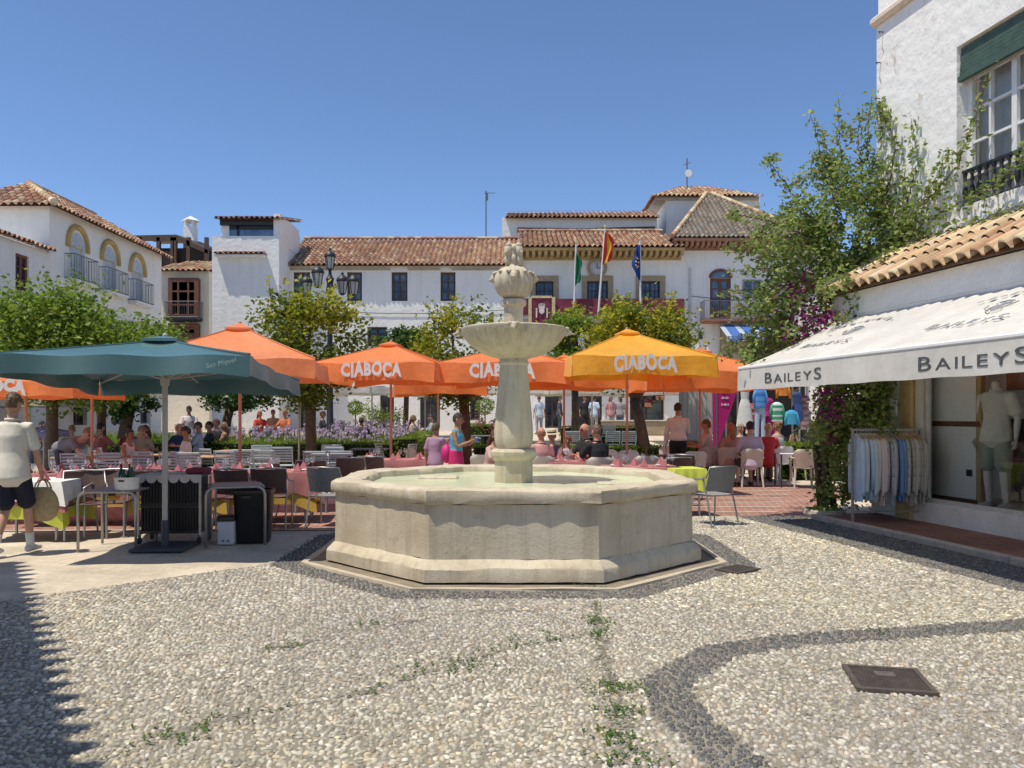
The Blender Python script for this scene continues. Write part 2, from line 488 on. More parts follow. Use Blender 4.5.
# pebble mosaic, every stone modelled
band = [(6.5, 6.5), (3.9, 6.12), (1.98, 5.69), (1.43, 5.45), (.93, 4.83), (.90, 4.3), (1.06, 3.55), (1.3, 2.7)]
def seg_d(X, Y, pl):
    d = np.full(X.shape, 1e9)
    for (a, b) in zip(pl[:-1], pl[1:]):
        ax, ay = a; bx, by = b
        t = np.clip(((X - ax) * (bx - ax) + (Y - ay) * (by - ay)) / ((bx - ax) ** 2 + (by - ay) ** 2), 0, 1)
        d = np.minimum(d, np.hypot(X - ax - t * (bx - ax), Y - ay - t * (by - ay)))
    return d
def oct_ap(X, Y):
    dx, dy = np.abs(X - FX), np.abs(Y - FY)
    return np.maximum(np.maximum(dx, dy), (dx + dy) / math.sqrt(2))
def pebbles():
    rs = np.random.RandomState(3)
    P = []
    y = 2.3; row = 0
    while y < 12.7:
        sp = .0355 if y < 6.5 else .043
        n = int((1.66 * y + 2.4) / sp)
        x = -(.83 * y + 1.2) + (np.arange(n) + .5 * (row % 2)) * sp
        P.append(np.stack([x + rs.uniform(-.013, .013, n), y + rs.uniform(-.012, .012, n)], 1))
        y += sp * .87; row += 1
    P = np.concatenate(P); X, Y = P[:, 0], P[:, 1]
    lx = (X - SO.x) * ED.x + (Y - SO.y) * ED.y
    ap = oct_ap(X, Y)
    lefty = np.interp(X, [-9, -4.4, -2.5, -2.2, 2.2], [2.2, 6.9, 8.75, 10.5, 10.5]); lefty = np.where(X > 2.2, 12.7, lefty)
    keep = (ap > 2.325) & (lx < -1.17) & ((Y < lefty) | (ap < 2.66)) & (X < 8.5)
    keep &= ~((np.abs(X - 2.33) < .22) & (np.abs(Y - 8.26) < .15))
    gr = (np.abs((X - 2.265) * .978 - (Y - 4.82) * .208) < .225) & (np.abs((X - 2.265) * .208 + (Y - 4.82) * .978) < .235); keep &= ~gr
    X, Y, lx, ap = X[keep], Y[keep], lx[keep], ap[keep]
    n = len(X)
    dark = (seg_d(X, Y, band) < .145 + rs.uniform(-.02, .02, n)) | (ap < 2.60) | (lx > -2.15) & (lx > -2.15 + rs.uniform(-.03, .03, n))
    size = np.where(Y < 6.5, .0142, .0172) * rs.uniform(.66, 1.22, n)
    el = rs.uniform(1.0, 1.7, n); ang = rs.normal(.5, .9, n) + np.sin(X * .9) * .8 + np.cos(Y * 1.3) * .7
    el[dark] = rs.uniform(.95, 1.25, dark.sum())
    h = rs.uniform(.005, .011, n)
    pal = np.array([(.56, .53, .47), (.64, .61, .55), (.48, .45, .385), (.52, .47, .37), (.42, .40, .36), (.60, .52, .39), (.33, .31, .28), (.46, .36, .26)])
    pr = np.array([.24, .16, .18, .14, .12, .07, .06, .03])
    C = pal[rs.choice(8, n, p=pr)] * np.where(rs.uniform(0, 1, (n, 1)) < .10, 1.18, rs.uniform(.56, 1.0, (n, 1))) * np.array([[1.0, .97, .905]])
    # worn, dirtier patches of the mosaic
    dirt = .5 + .5 * np.sin(X * 1.7 + 2 * np.sin(Y * 1.1)) * np.sin(Y * 1.9 + np.sin(X * 2.3))
    C *= (1 - .16 * dirt)[:, None]
    dp = np.array([(.095, .092, .088), (.13, .125, .12), (.07, .07, .072), (.18, .165, .145)])
    C[dark] = dp[rs.choice(4, dark.sum(), p=[.4, .3, .2, .1])] * rs.uniform(.8, 1.2, (dark.sum(), 1))
    def gp2(L_): return [((px - 512) / F * 1280 / (py - 415), 1280 / (py - 415)) for px, py in L_]
    seam = np.minimum(seg_d(X, Y, gp2([(60, 752), (150, 742), (240, 715), (370, 692), (415, 676), (512, 647), (600, 632)])), np.minimum(seg_d(X, Y, gp2([(594, 594), (600, 625), (606, 668), (618, 705), (630, 766)])), seg_d(X, Y, gp2([(185, 655), (290, 646), (380, 626), (470, 612), (545, 610)]))))
    wob = .018 * np.sin(X * 9) + .014 * np.sin(Y * 13)
    inseam = (seam + wob < .034) & (rs.uniform(0, 1, n) < .75)
    h[inseam] *= .25; C[inseam & ~dark] *= .55
    tone = np.sin(X * .8 + 1.3 * np.sin(Y * .7 + 1)) * np.cos(Y * .9 - .6 * np.sin(X * 1.1))
    C *= (1 + .10 * tone)[:, None]; C[:, 2] *= 1 - .06 * np.clip(tone, -1, 1)
    miss = rs.uniform(0, 1, n) < .03
    h[miss] *= .2
    K = 7
    a = np.arange(K) * 2 * PI / K
    rr = 1 + rs.uniform(-.13, .13, (n, K))
    tx = np.concatenate([np.cos(a)[None] * rr, np.cos(a)[None] * rr * .74, np.zeros((n, 1))], 1)
    ty = np.concatenate([np.sin(a)[None] * rr, np.sin(a)[None] * rr * .74, np.zeros((n, 1))], 1)
    tz = np.concatenate([np.full(K, -.35), np.full(K, .72), [1.0]])
    lx_, ly_ = tx * (size * el)[:, None], ty * (size / np.sqrt(el))[:, None]
    ca, sa = np.cos(ang)[:, None], np.sin(ang)[:, None]
    VX = X[:, None] + lx_ * ca - ly_ * sa; VY = Y[:, None] + lx_ * sa + ly_ * ca
    VZ = h[:, None] * tz[None] + rs.uniform(-.002, .002, n)[:, None] - .003 + (tx * rs.normal(0, .0012, (n, 1)))
    V = np.stack([VX, VY, VZ], 2).reshape(-1, 3).astype(np.float32)
    nv = 2 * K + 1
    q = np.array([(k, (k + 1) % K, K + (k + 1) % K, K + k) for k in range(K)]); t = np.array([(K + k, K + (k + 1) % K, 2 * K) for k in range(K)])
    off = (np.arange(n) * nv)[:, None]
    lq = (q.reshape(1, -1) + off).reshape(n, -1); lt = (t.reshape(1, -1) + off).reshape(n, -1)
    loops = np.concatenate([lq, lt], 1).ravel().astype(np.int32)
    tot = np.tile(np.array([4] * K + [3] * K), n)
    st = np.concatenate([[0], np.cumsum(tot)[:-1]]).astype(np.int32)
    me = bpy.data.meshes.new("pebble_pavement")
    me.vertices.add(n * nv); me.vertices.foreach_set("co", V.ravel())
    me.loops.add(len(loops)); me.loops.foreach_set("vertex_index", loops)
    me.polygons.add(len(tot)); me.polygons.foreach_set("loop_start", st)
    me.polygons.foreach_set("use_smooth", np.ones(len(tot), dtype=bool))
    me.update(calc_edges=True)
    at = me.color_attributes.new("Col", 'FLOAT_COLOR', 'POINT')
    cc = np.ones((n, nv, 4), dtype=np.float32); cc[:, :, :3] = C[:, None, :]
    at.data.foreach_set("color", cc.ravel())
    m = M("pebble", (1, 1, 1), .62, .16, 30, 0, None, 0, True)
    me.materials.append(m)
    o = bpy.data.objects.new("pebble_pavement", me); COL.objects.link(o)
    tag(o, "cream and dark pebble mosaic paving of the square", kind="stuff")
    return n
NPEB = pebbles()

# weeds between the stones
def weeds():
    b = MB(); r = random.Random(5)
    spots = []
    for L_ in ([(150, 742), (240, 715), (370, 692), (415, 676), (512, 647), (600, 632)], [(594, 594), (600, 625), (606, 668), (618, 705), (630, 766)]):
        for (p, q) in zip(L_[:-1], L_[1:]):
            for _ in range(9):
                f = r.random(); px, py = p[0] + (q[0] - p[0]) * f, p[1] + (q[1] - p[1]) * f; Y = 1280 / (py - 415); spots.append((XP(px, Y) + r.gauss(0, .02), Y + r.gauss(0, .03)))
    for (px, py, n, s) in ((600, 622, 60, .13), (598, 634, 50, .12), (612, 688, 70, .16), (622, 712, 60, .15), (627, 752, 90, .2), (612, 735, 40, .1), (520, 645, 18, .15), (545, 637, 18, .15),
                           (470, 664, 30, .25), (430, 672, 30, .3), (285, 648, 30, .12), (370, 625, 22, .12), (160, 742, 30, .25), (190, 732, 25, .25), (590, 588, 25, .12), (640, 690, 18, .1), (875, 632, 14, .1), (455, 662, 20, .2)):
        Y = 1280 / (py - 415); X = XP(px, Y)
        for _ in range(int(n * .8)):
            spots.append((X + r.gauss(0, s * .5), Y + r.gauss(0, s * .6)))
    for (x, y) in spots:
        for k in range(2):
            a = r.uniform(0, 2 * PI); l = r.uniform(.014, .032); w = r.uniform(.005, .009)
            d = Vector((math.cos(a), math.sin(a), 0)); s_ = Vector((-d.y, d.x, 0)) * w; p = Vector((x, y, .004))
            c = (r.uniform(.07, .13), r.uniform(.15, .22), r.uniform(.02, .05))
            b.add([p, p + d * l * .5 + s_ + Vector((0, 0, l * .45)), p + d * l + Vector((0, 0, l * .5)), p + d * l * .5 - s_ + Vector((0, 0, l * .45))], [(0, 1, 2, 3)], c)
    tag(b.build("weeds", LEAF), "small green weeds growing in the joints of the pebble paving", kind="stuff")
weeds()

# ------------------------------------------------------------------ fountain
def oct_ring(ap, z, cx=0, cy=0, sub=1, jit=0.0, r=None):
    Rr = ap / math.cos(PI / 8); out = []
    for k in range(8):
        a0 = PI / 8 + k * PI / 4; a1 = a0 + PI / 4
        p0 = Vector((Rr * math.cos(a0), Rr * math.sin(a0), z)); p1 = Vector((Rr * math.cos(a1), Rr * math.sin(a1), z))
        for j in range(sub):
            p = p0.lerp(p1, j / sub)
            if jit: p += Vector((r.gauss(0, jit), r.gauss(0, jit), r.gauss(0, jit)))
            out.append((p.x + cx, p.y + cy, p.z))
    return out
def oct_loft(b, prof, sub=1, jit=0.0, seed=1, closed=False):
    r = random.Random(seed); n = 8 * sub; vs, fs = [], []
    for (ap, z, j) in [(p + (jit,))[:3] for p in prof]:
        vs += oct_ring(ap, z, 0, 0, sub, j, r)
    m = len(prof)
    for i in range(m if closed else m - 1):
        for k in range(n):
            k2 = (k + 1) % n; i2 = (i + 1) % m
            fs.append((i * n + k, i * n + k2, i2 * n + k2, i2 * n + k))
    b.add(vs, fs)
fo = thing("fountain", "pale limestone fountain with octagonal basin and fluted bowl in the middle of the pebble paving", "fountain", (FX, FY, 0))
b = MB(); oct_loft(b, [(1.60, .3), (1.60, .02), (2.045, .02), (2.042, .135), (2.034, .152), (1.975, .206), (1.957, .222)], 10, .003, 2)
b.build("plinth", STONE, fo, smooth=24)
b = MB(); oct_loft(b, [(1.958, .222), (1.955, .5), (1.955, .742), (1.64, .742), (1.64, .3)], 10, .003, 3)
b.build("basin_wall", STONE, fo, smooth=40)
b = MB(); oct_loft(b, [(1.90, .743), (1.975, .746), (1.996, .765), (2.004, .79), (2.006, .855), (1.996, .877), (1.97, .888), (1.88, .892), (1.76, .89), (1.715, .87), (1.70, .82), (1.70, .73)], 12, .0045, 4)
b.build("basin_rim", STONE, fo, smooth=38)
b = MB(); b.add(oct_ring(1.705, .80, 0, 0, 1), [tuple(range(8))])
b.build("water", m_water(), fo)
b = MB()
for (x, y, dx, dy) in ((-.95, .55, .5, .3), (1.1, -.35, .28, .2)):
    b.box((x, y, .80), (dx, dy, .06), bev=.02)
b.build("water_outlet", STONE, fo)
b = MB(); oct8 = lambda r_, z: [(r_ / math.cos(PI / 8) * math.cos(PI / 8 + k * PI / 4), r_ / math.cos(PI / 8) * math.sin(PI / 8 + k * PI / 4), z) for k in range(8)]
vs, fs = [], []
pp = [(.225, .3), (.225, 1.06), (.24, 1.075), (.262, 1.10), (.27, 1.13), (.272, 1.165), (.255, 1.19), (.2, 1.20)]
for (r_, z) in pp: vs += oct8(r_, z)
for i in range(len(pp) - 1):
    for k in range(8): fs.append((i * 8 + k, i * 8 + (k + 1) % 8, i * 8 + 8 + (k + 1) % 8, i * 8 + 8 + k))
fs.append(tuple(range(len(vs) - 8, len(vs))))
b.add(vs, fs); b.build("pedestal", STONE, fo, smooth=35)
b = MB(); b.lathe([(.19, 1.19), (.205, 1.215), (.225, 1.27), (.234, 1.34), (.232, 1.44), (.222, 1.56), (.207, 1.72), (.192, 1.88), (.178, 2.05), (.168, 2.16), (.163, 2.19), (.178, 2.205), (.182, 2.225), (.17, 2.245), (.166, 2.30)], 32)
b.build("column", STONE, fo, smooth=45)
b = MB()
fl = lambda a, r, z: 1 + (.085 * (abs(math.sin(a * 13)) - .6) if (.2 < r and z < 2.585 and z > 2.29) else 0)
b.lathe([(.15, 2.265), (.20, 2.28), (.26, 2.295), (.36, 2.33), (.45, 2.39), (.53, 2.46), (.585, 2.53), (.61, 2.58), (.625, 2.592), (.632, 2.605), (.632, 2.63), (.615, 2.64), (.585, 2.635), (.56, 2.58), (.4, 2.50), (.0, 2.47)], 240, mod=fl)
bowl = b.build("bowl", STONE, fo, smooth=45)
for a in (0, .25, .5, .75):
    m_ = MB(); an = a * 2 * PI + .0
    m_.ball((.628 * math.cos(an), .628 * math.sin(an), 2.595), (.05, .05, .055), 10, 8)
    m_.ball((.67 * math.cos(an), .67 * math.sin(an), 2.58), (.03, .03, .026), 8, 6)
    for s_ in (-1, 1):
        m_.ball((.64 * math.cos(an) - s_ * .04 * math.sin(an), .64 * math.sin(an) + s_ * .04 * math.cos(an), 2.63), (.025, .025, .02), 8, 6)
    m_.tube([(.66 * math.cos(an), .66 * math.sin(an), 2.58), (.73 * math.cos(an), .73 * math.sin(an), 2.565)], .011, 6)
    m_.build("spout", STONE, bowl, smooth=True)
b = MB(); b.lathe([(.14, 2.50), (.14, 2.54), (.118, 2.56), (.113, 2.70), (.112, 2.88), (.118, 2.93), (.148, 2.95), (.152, 2.985), (.148, 3.01), (.11, 3.03), (.085, 3.04)], 28)
b.build("neck", STONE, fo, smooth=45, loc=(0, 0, -.04))
b = MB(); gl = lambda a, r, z: 1 + .10 * (abs(math.sin(a * 7)) - .6) * min(1, r / .15)
b.lathe([(.08, 3.03), (.13, 3.045), (.185, 3.09), (.222, 3.16), (.232, 3.23), (.222, 3.30), (.19, 3.355), (.14, 3.395), (.10, 3.41), (.09, 3.43)], 84, mod=gl)
globe = b.build("globe", STONE, fo, smooth=60, loc=(0, 0, -.04))
for k in range(4):
    an = PI / 4 * 0 + k * PI / 2 - PI / 2
    m_ = MB(); c, s_ = math.cos(an), math.sin(an)
    m_.ball((.232 * c, .232 * s_, 3.27), (.05, .05, .06), 10, 8)
    m_.ball((.27 * c, .27 * s_, 3.255), (.028, .028, .024), 8, 6)
    for e in (-1, 1): m_.ball((.235 * c - e * .045 * s_, .235 * s_ + e * .045 * c, 3.325), (.02, .02, .025), 8, 6)
    m_.build("carved_head", STONE, globe, smooth=True)
for k in range(12):
    an = k * PI / 6 + .2
    m_ = MB(); m_.ball((.212 * math.cos(an), .212 * math.sin(an), 3.335), (.026, .026, .022), 7, 5); m_.build("carved_boss", STONE, globe, smooth=True)
b = MB(); r_ = random.Random(8)
b.lathe([(.085, 3.41), (.10, 3.44), (.095, 3.5), (.105, 3.58), (.10, 3.65), (.05, 3.685), (0, 3.69)], 16)
for k in range(4):
    an = k * PI / 2 + PI / 4
    c, s_ = math.cos(an), math.sin(an)
    b.ball((.10 * c, .10 * s_, 3.595), (.055, .055, .075), 10, 8)      # head
    b.ball((.145 * c, .145 * s_, 3.575), (.025, .025, .03), 8, 6)      # muzzle
    b.ball((.095 * c, .095 * s_, 3.665), (.045, .045, .035), 8, 6)     # mane
    b.tube([(.085 * c, .085 * s_, 3.56), (.10 * c, .10 * s_, 3.49), (.125 * c, .125 * s_, 3.425)], [.045, .035, .03], 8)
    an += PI / 4; c, s_ = math.cos(an), math.sin(an)
    b.ball((.095 * c, .095 * s_, 3.50), (.035, .035, .055), 8, 6)
    b.ball((.10 * c, .10 * s_, 3.63), (.03, .03, .04), 8, 6)
b.build("carved_finial", STONE, fo, smooth=True, loc=(0, 0, -.045)).scale = (.88, .88, 1)
# stone kerb round the drain gutter
b = MB(); oct_loft(b, [(2.23, .0), (2.23, .018), (2.30, .018), (2.30, -.01)], 4, .003, 9)
tag(b.build("drain_kerb", M("pale_kerb", (.46, .40, .31), .8, .15, 6, .3), loc=(FX, FY, 0)), kind="structure")
b = MB(); b.add(oct_ring(2.25, -.001), [tuple(range(8))])
tag(b.build("gutter", M("gutter_floor", (.22, .18, .13), .9, .3, 6, .4), loc=(FX, FY, 0)), kind="structure")

# ------------------------------------------------------------------ metal covers
IRONC = M("cast_iron_cover", (.115, .095, .080), .55, .25, 14, .3, metal=.3)
def cover(name, label, loc, rz, w, d, nx, ny):
    t = thing(name, label, "drain cover", loc, rz)
    b = MB(); b.box((0, 0, .004), (w, d, .012)); b.build("cover_plate", IRONC, t)
    b = MB()
    for i in range(nx):
        for j in range(ny):
            if abs(i - nx / 2 + .5) < 3 and .55 * ny < j < .85 * ny and nx > 16: continue
            b.box((-w / 2 + w * (i + .5) / nx, -d / 2 + d * (j + .5) / ny, .0125), (w / nx * .55, d / ny * .55, .006), rz=PI / 4)
    tag(b.build("tread_pattern", IRONC, t), kind="stuff")
    b = MB()
    for (c, s) in (((0, d / 2, .008), (w + .03, .03, .02)), ((0, -d / 2, .008), (w + .03, .03, .02)), ((w / 2, 0, .008), (.03, d - .03, .02)), ((-w / 2, 0, .008), (.03, d - .03, .02))): b.box(c, s)
    b.build("cover_frame", IRONC, t)
    if nx > 16:
        b = MB(); b.box((0, d * .2, .013), (w * .28, d * .2, .007)); b.build("name_plate", M("worn_iron", (.16, .14, .12), .5, .3, 20, metal=.4), t)
cover("drain_cover", "rusty square cast iron cover with checker tread in the pebble paving at lower right", (2.265, 4.82, .0), R(-12), .41, .43, 22, 20)
cover("drain_cover", "small dark iron drain cover beside the right foot of the fountain", (2.33, 8.26, .0), R(38), .36, .26, 14, 10)

# ------------------------------------------------------------------ roof tiles
TP = [(.34, .17, .095), (.40, .22, .12), (.29, .135, .08), (.45, .29, .17), (.36, .20, .13), (.25, .12, .08), (.50, .37, .24), (.30, .19, .13)]
TP_GREY = [(.16, .135, .11), (.20, .165, .13), (.13, .11, .09), (.24, .19, .14), (.18, .14, .11), (.22, .20, .17)]
TP_TAN = [(.50, .37, .21), (.58, .45, .28), (.45, .30, .17), (.62, .50, .34), (.42, .21, .12), (.54, .40, .24)]
def tile_roof(parent, name, eL, eR, tR, tL, w=.24, course=.38, amp=.055, pal=TP, seed=1, scallop=.0, M_=None, nseg=6):
    r = random.Random(seed)
    eL, eR, tR, tL = map(Vector, (eL, eR, tR, tL))
    u = (eR - eL); Lu = u.length; u.normalize()
    sl = (tL - eL) - u * (tL - eL).dot(u)
    H = sl.length; v = sl.normalized(); nrm = u.cross(v).normalized()
    if nrm.z < 0: nrm = -nrm
    offL = (tL - eL).dot(u); offR = (eR - tR).dot(u)
    nc = max(1, round(Lu / w)); w = Lu / nc
    b = MB(M_)
    for i in range(nc):
        uc = (i + .5) * w; top = H
        if offL > 1e-3: top = min(top, H * uc / offL)
        if offR > 1e-3: top = min(top, H * (Lu - uc) / offR)
        if top < .06: continue
        sc_ = r.choice((.25, .6, 1.0, 1.4, .8)); nr = max(1, math.ceil(top / course)); dz = r.uniform(-.006, .006)
        for j in range(nr):
            v0, v1 = j * course, min((j + 1) * course + .02, top)
            if v1 <= v0: continue
            base = r.choice(pal); k_ = r.uniform(.8, 1.15)
            base2 = r.choice(pal)
            js = r.uniform(-.018, .018)
            vs = []
            for (vv, lift) in ((v0, .03), (v1, 0.0)):
                for s in range(nseg + 1):
                    t = s / nseg
                    hh = amp * (2 * math.sqrt(max(0.0, 1 - ((t - .5) / .36) ** 2)) - 1) if abs(t - .5) < .36 else -amp * (1 - .15 * (abs(t - .5) - .36) / .14)
                    vq = vv
                    if j == 0 and vv == v0 and scallop: vq = vv - scallop * sc_ * max(0, math.cos(2 * PI * (t - .5)))
                    elif vv == v0: vq = vv + js
                    vs.append(eL + u * (i * w + t * w) + v * vq + nrm * (hh + lift + dz))
            for s in range(nseg):
                cen = abs((s + .5) / nseg - .5) < .27
                c = base if cen else base2
                b.add([vs[s], vs[s + 1], vs[nseg + 1 + s + 1], vs[nseg + 1 + s]], [(0, 1, 2, 3)], tuple(min(1, q * k_) for q in c))
            if j == 0:
                lo = [p - nrm * (amp * .7 + .03) * 0 - Vector((0, 0, .02)) for p in vs[:nseg + 1]]
                for s in range(nseg):
                    b.add([vs[s], vs[s + 1], lo[s + 1], lo[s]], [(0, 1, 2, 3)], tuple(q * k_ for q in base))
    # backing sheet under the tiles
    q = [eL - nrm * (amp + .02), eR - nrm * (amp + .02), tR - nrm * (amp + .02), tL - nrm * (amp + .02)]
    b.add(q, [(0, 1, 2, 3)], pal[2])
    o = b.build(name, TILE, parent, smooth=50)
    return o
def ridge(parent, p0, p1, M_=None, r=.11, pal=TP, seed=3):
    rr = random.Random(seed); p0, p1 = Vector(p0), Vector(p1); n = max(1, round((p1 - p0).length / .4)); b = MB(M_)
    for i in range(n):
        a = p0.lerp(p1, i / n); c = p0.lerp(p1, (i + 1.06) / n)
        b.tube([a, c], [r * 1.08, r * .95], 8, rr.choice(pal))
    o = b.build("ridge_tiles", TILE, parent, smooth=50); return o

# walls with real openings; wall lies in local XZ at y=0, outward is -y
def wall_holes(b, x0, x1, z0, z1, holes, depth=.22):
    xs = sorted({x0, x1, *[h[0] for h in holes], *[h[1] for h in holes]}); zs = sorted({z0, z1, *[h[2] for h in holes], *[h[3] for h in holes]})
    for i in range(len(xs) - 1):
        for j in range(len(zs) - 1):
            cx, cz = (xs[i] + xs[i + 1]) / 2, (zs[j] + zs[j + 1]) / 2
            if any(h[0] < cx < h[1] and h[2] < cz < h[3] for h in holes): continue
            b.quad((xs[i], 0, zs[j]), (xs[i + 1], 0, zs[j]), (xs[i + 1], 0, zs[j + 1]), (xs[i], 0, zs[j + 1]))
    for (a, c, e, f) in [h[:4] for h in holes]:
        d = depth
        b.quad((a, 0, e), (a, d, e), (a, d, f), (a, 0, f)); b.quad((c, d, e), (c, 0, e), (c, 0, f), (c, d, f))
        b.quad((a, 0, f), (a, d, f), (c, d, f), (c, 0, f)); b.quad((a, d, e), (a, 0, e), (c, 0, e), (c, d, e))
def window(parent, M_, x0, x1, z0, z1, frame=WOOD_D, pane=GLASS, cols=2, rows=4, y=.15, fw=.07, grille=False, surround=None, sw=.2, name="window", curtain=None, sill=False):
    b = MB(M_); w, h = x1 - x0, z1 - z0
    for (c, s) in (((x0 + fw / 2, y, (z0 + z1) / 2), (fw, .07, h)), ((x1 - fw / 2, y, (z0 + z1) / 2), (fw, .07, h)), (((x0 + x1) / 2, y, z0 + fw / 2), (w - 2 * fw, .07, fw)), (((x0 + x1) / 2, y, z1 - fw / 2), (w - 2 * fw, .07, fw))): b.box(c, s)
    for i in range(1, cols): b.box((x0 + w * i / cols, y - .003, (z0 + z1) / 2), (fw * .9 if i * 2 == cols else fw * .4, .06, h - 2 * fw))
    for j in range(1, rows): b.box(((x0 + x1) / 2, y - .001, z0 + h * j / rows), (w - 2 * fw, .045, fw * .4))
    o = b.build(name, frame, parent)
    p = MB(M_); p.quad((x0 + fw * .5, y + .02, z0 + fw * .5), (x1 - fw * .5, y + .02, z0 + fw * .5), (x1 - fw * .5, y + .02, z1 - fw * .5), (x0 + fw * .5, y + .02, z1 - fw * .5))
    p.build("pane", pane, o)
    if curtain:
        p = MB(M_); n = 24
        for i in range(n):
            xa, xb = x0 + w * i / n, x0 + w * (i + 1) / n
            f_ = lambda q: .14 + y + .02 * math.sin(q * 34)
            p.quad((xa, f_(xa), z0), (xb, f_(xb), z0), (xb, f_(xb), z1), (xa, f_(xa), z1))
        p.build("curtain", curtain, o, smooth=True)
    if surround:
        b = MB(M_)
        for (c, s) in (((x0 - sw / 2, -.03, (z0 + z1) / 2), (sw, .07, h + 2 * sw)), ((x1 + sw / 2, -.03, (z0 + z1) / 2), (sw, .07, h + 2 * sw)), (((x0 + x1) / 2, -.03, z1 + sw / 2), (w, .07, sw)), (((x0 + x1) / 2, -.03, z0 - sw / 2), (w, .07, sw))): b.box(c, s)
        b.build("surround", surround, o)
    if sill:
        b = MB(M_); b.box(((x0 + x1) / 2, -.06, z0 - .04), (w + .2, .14, .07)); b.build("sill", frame, o)
    if grille:
        b = MB(M_); n = max(3, round(w / .14))
        for i in range(n + 1): b.tube([(x0 + w * i / n, -.05, z0 - .05), (x0 + w * i / n, -.05, z1)], .012, 5)
        for z in (z0, z0 + h * .33, z0 + h * .66, z1 - .05): b.box(((x0 + x1) / 2, -.05, z), (w + .06, .03, .025))
        b.build("grille", IRON, o)
    return o
def railing(parent, M_, x0, x1, z0, z1, proj, y0=0.0, step=.12, mat=GREYIRON, slab=None, belly=False, name="balcony_railing", th=.1):
    o = None
    if slab:
        b = MB(M_); b.box(((x0 + x1) / 2, y0 - proj / 2, z0 - th / 2), (x1 - x0, proj, th)); b.box(((x0 + x1) / 2, y0 - proj / 2 + .03, z0 - th - .03), (x1 - x0 - .12, proj - .06, .05)); o = b.build("balcony_slab", slab, parent)
    b = MB(M_)
    path = [(x0 + .02, y0), (x0 + .02, y0 - proj + .03), (x1 - .02, y0 - proj + .03), (x1 - .02, y0)]
    for (p, q) in zip(path[:-1], path[1:]):
        p, q = Vector((*p, 0)), Vector((*q, 0)); ln = (q - p).length
        if ln < .05: continue
        n = max(1, round(ln / step))
        for z in (z0 + .04, z1):
            b.tube([p + Vector((0, 0, z)), q + Vector((0, 0, z))], .018, 6)
        for i in range(n + 1):
            c = p.lerp(q, i / n)
            b.tube([c + Vector((0, 0, z0 + .0)), c + Vector((0, 0, z1))], .009, 5)
    b.build(name, mat, parent)
    return o
# ------------------------------------------------------------------ right building (shop)
SM = Matrix.Identity(4)
shop = thing("shop_building", "tall weathered whitewashed building above the shop, with a green blind over its upper window", "building", tuple(SO), SRZ)
# wall plane is local x=0 seen from -x: use a wall frame turned so its outward -y is local -x
WM = Matrix.Rotation(-PI / 2, 4, 'Z')      # wall x -> local -y ; wall -y -> local -x
# wall coordinate a = -local y
b = MB(WM)
holes_up = [(.62, 2.2, 4.42, 6.62)]
wall_holes(b, -1.08, 9.0, 3.2, 7.7, holes_up, .28)
b.build("upper_wall", WHITE_OLD, shop)
b = MB(WM); wall_holes(b, -1.04, 9.0, 7.86, 10.5, [], .2)
b.quad((-1.04, 0, 7.86), (-1.04, 6, 7.86), (-1.04, 6, 10.5), (-1.04, 0, 10.5)); b.quad((-1.04, 0, 10.5), (9, 0, 10.5), (9, 6, 10.5), (-1.04, 6, 10.5)); b.quad((9, 0, 3), (9, 6, 3), (9, 6, 10.5), (9, 0, 10.5))
b.quad((-1.08, 0, 0), (-1.08, 6, 0), (-1.08, 6, 7.7), (-1.08, 0, 7.7))
b.build("parapet_wall", WHITE_OLD, shop)
b = MB(WM); b.box((3.93, 3.0, 7.78), (10.2, 6.18, .16), bev=.05)
b.build("cornice", M("worn_cornice", (.62, .52, .42), .85, .25, 2, .5), shop)
# window with blind, curtains, baluster railing
wn_ = window(shop, WM, .62, 2.2, 4.42, 6.62, WHITEP, CLEAR, 4, 5, .2, .09, curtain=M("white_curtain", (.74, .74, .72), .9, .05, 4, trans=.3))
bb = MB(WM)
for k in range(7): bb.box((1.41, .07 - .004 * k, 6.57 - k * .055), (1.54, .03, .05))
bb.box((1.41, .03, 6.17), (1.55, .06, .07))
bb.build("roller_blind", M("green_slats", (.05, .088, .062), .6, .25, 7, .2), shop)
bb = MB(WM)
for k in range(13):
    x = .66 + k * .125
    bb.lathe([(.028, 4.43), (.032, 4.46), (.017, 4.51), (.035, 4.60), (.037, 4.66), (.017, 4.74), (.026, 4.79), (.019, 4.83), (.03, 4.87), (.03, 4.90)], 8, (x, .10, 0))
bb.box((1.41, .10, 4.91), (1.56, .06, .035)); bb.box((1.41, .10, 4.435), (1.56, .07, .03))
bb.build("window_railing", IRON, shop)
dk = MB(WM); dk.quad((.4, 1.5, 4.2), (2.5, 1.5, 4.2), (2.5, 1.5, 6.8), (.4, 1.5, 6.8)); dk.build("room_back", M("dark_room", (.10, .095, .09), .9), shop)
bb = MB(WM)
for (x, z) in ((-.98, 7.1), (-1.0, 6.55), (-.92, 7.55), (-.9, 6.0)):
    bb.tube([(x, .0, z), (x, -.08, z), (x + .05, -.1, z - .05)], .008, 5)
bb.build("wall_hook", IRON, shop)
# lean-to over the shop front
LT = MB()
LT.box((-.45, -3.6, 3.235), (.9, 9.0, .33)); LT.build("shop_fascia", WHITE, shop)
tile_roof(shop, "tile_roof", (-1.08, .98, 3.45), (-1.08, -8, 3.45), (0.0, -8, 4.10), (0.0, .98, 4.10), .205, .40, .056, TP_TAN[:4] + TP_TAN[:4] + TP_TAN[5:] + [TP[3], TP[1]], 21, .03, None, 10)
b = MB(); b.box((-.5, .93, 3.55), (1.0, .08, .3)); b.build("roof_end", WHITE, shop)
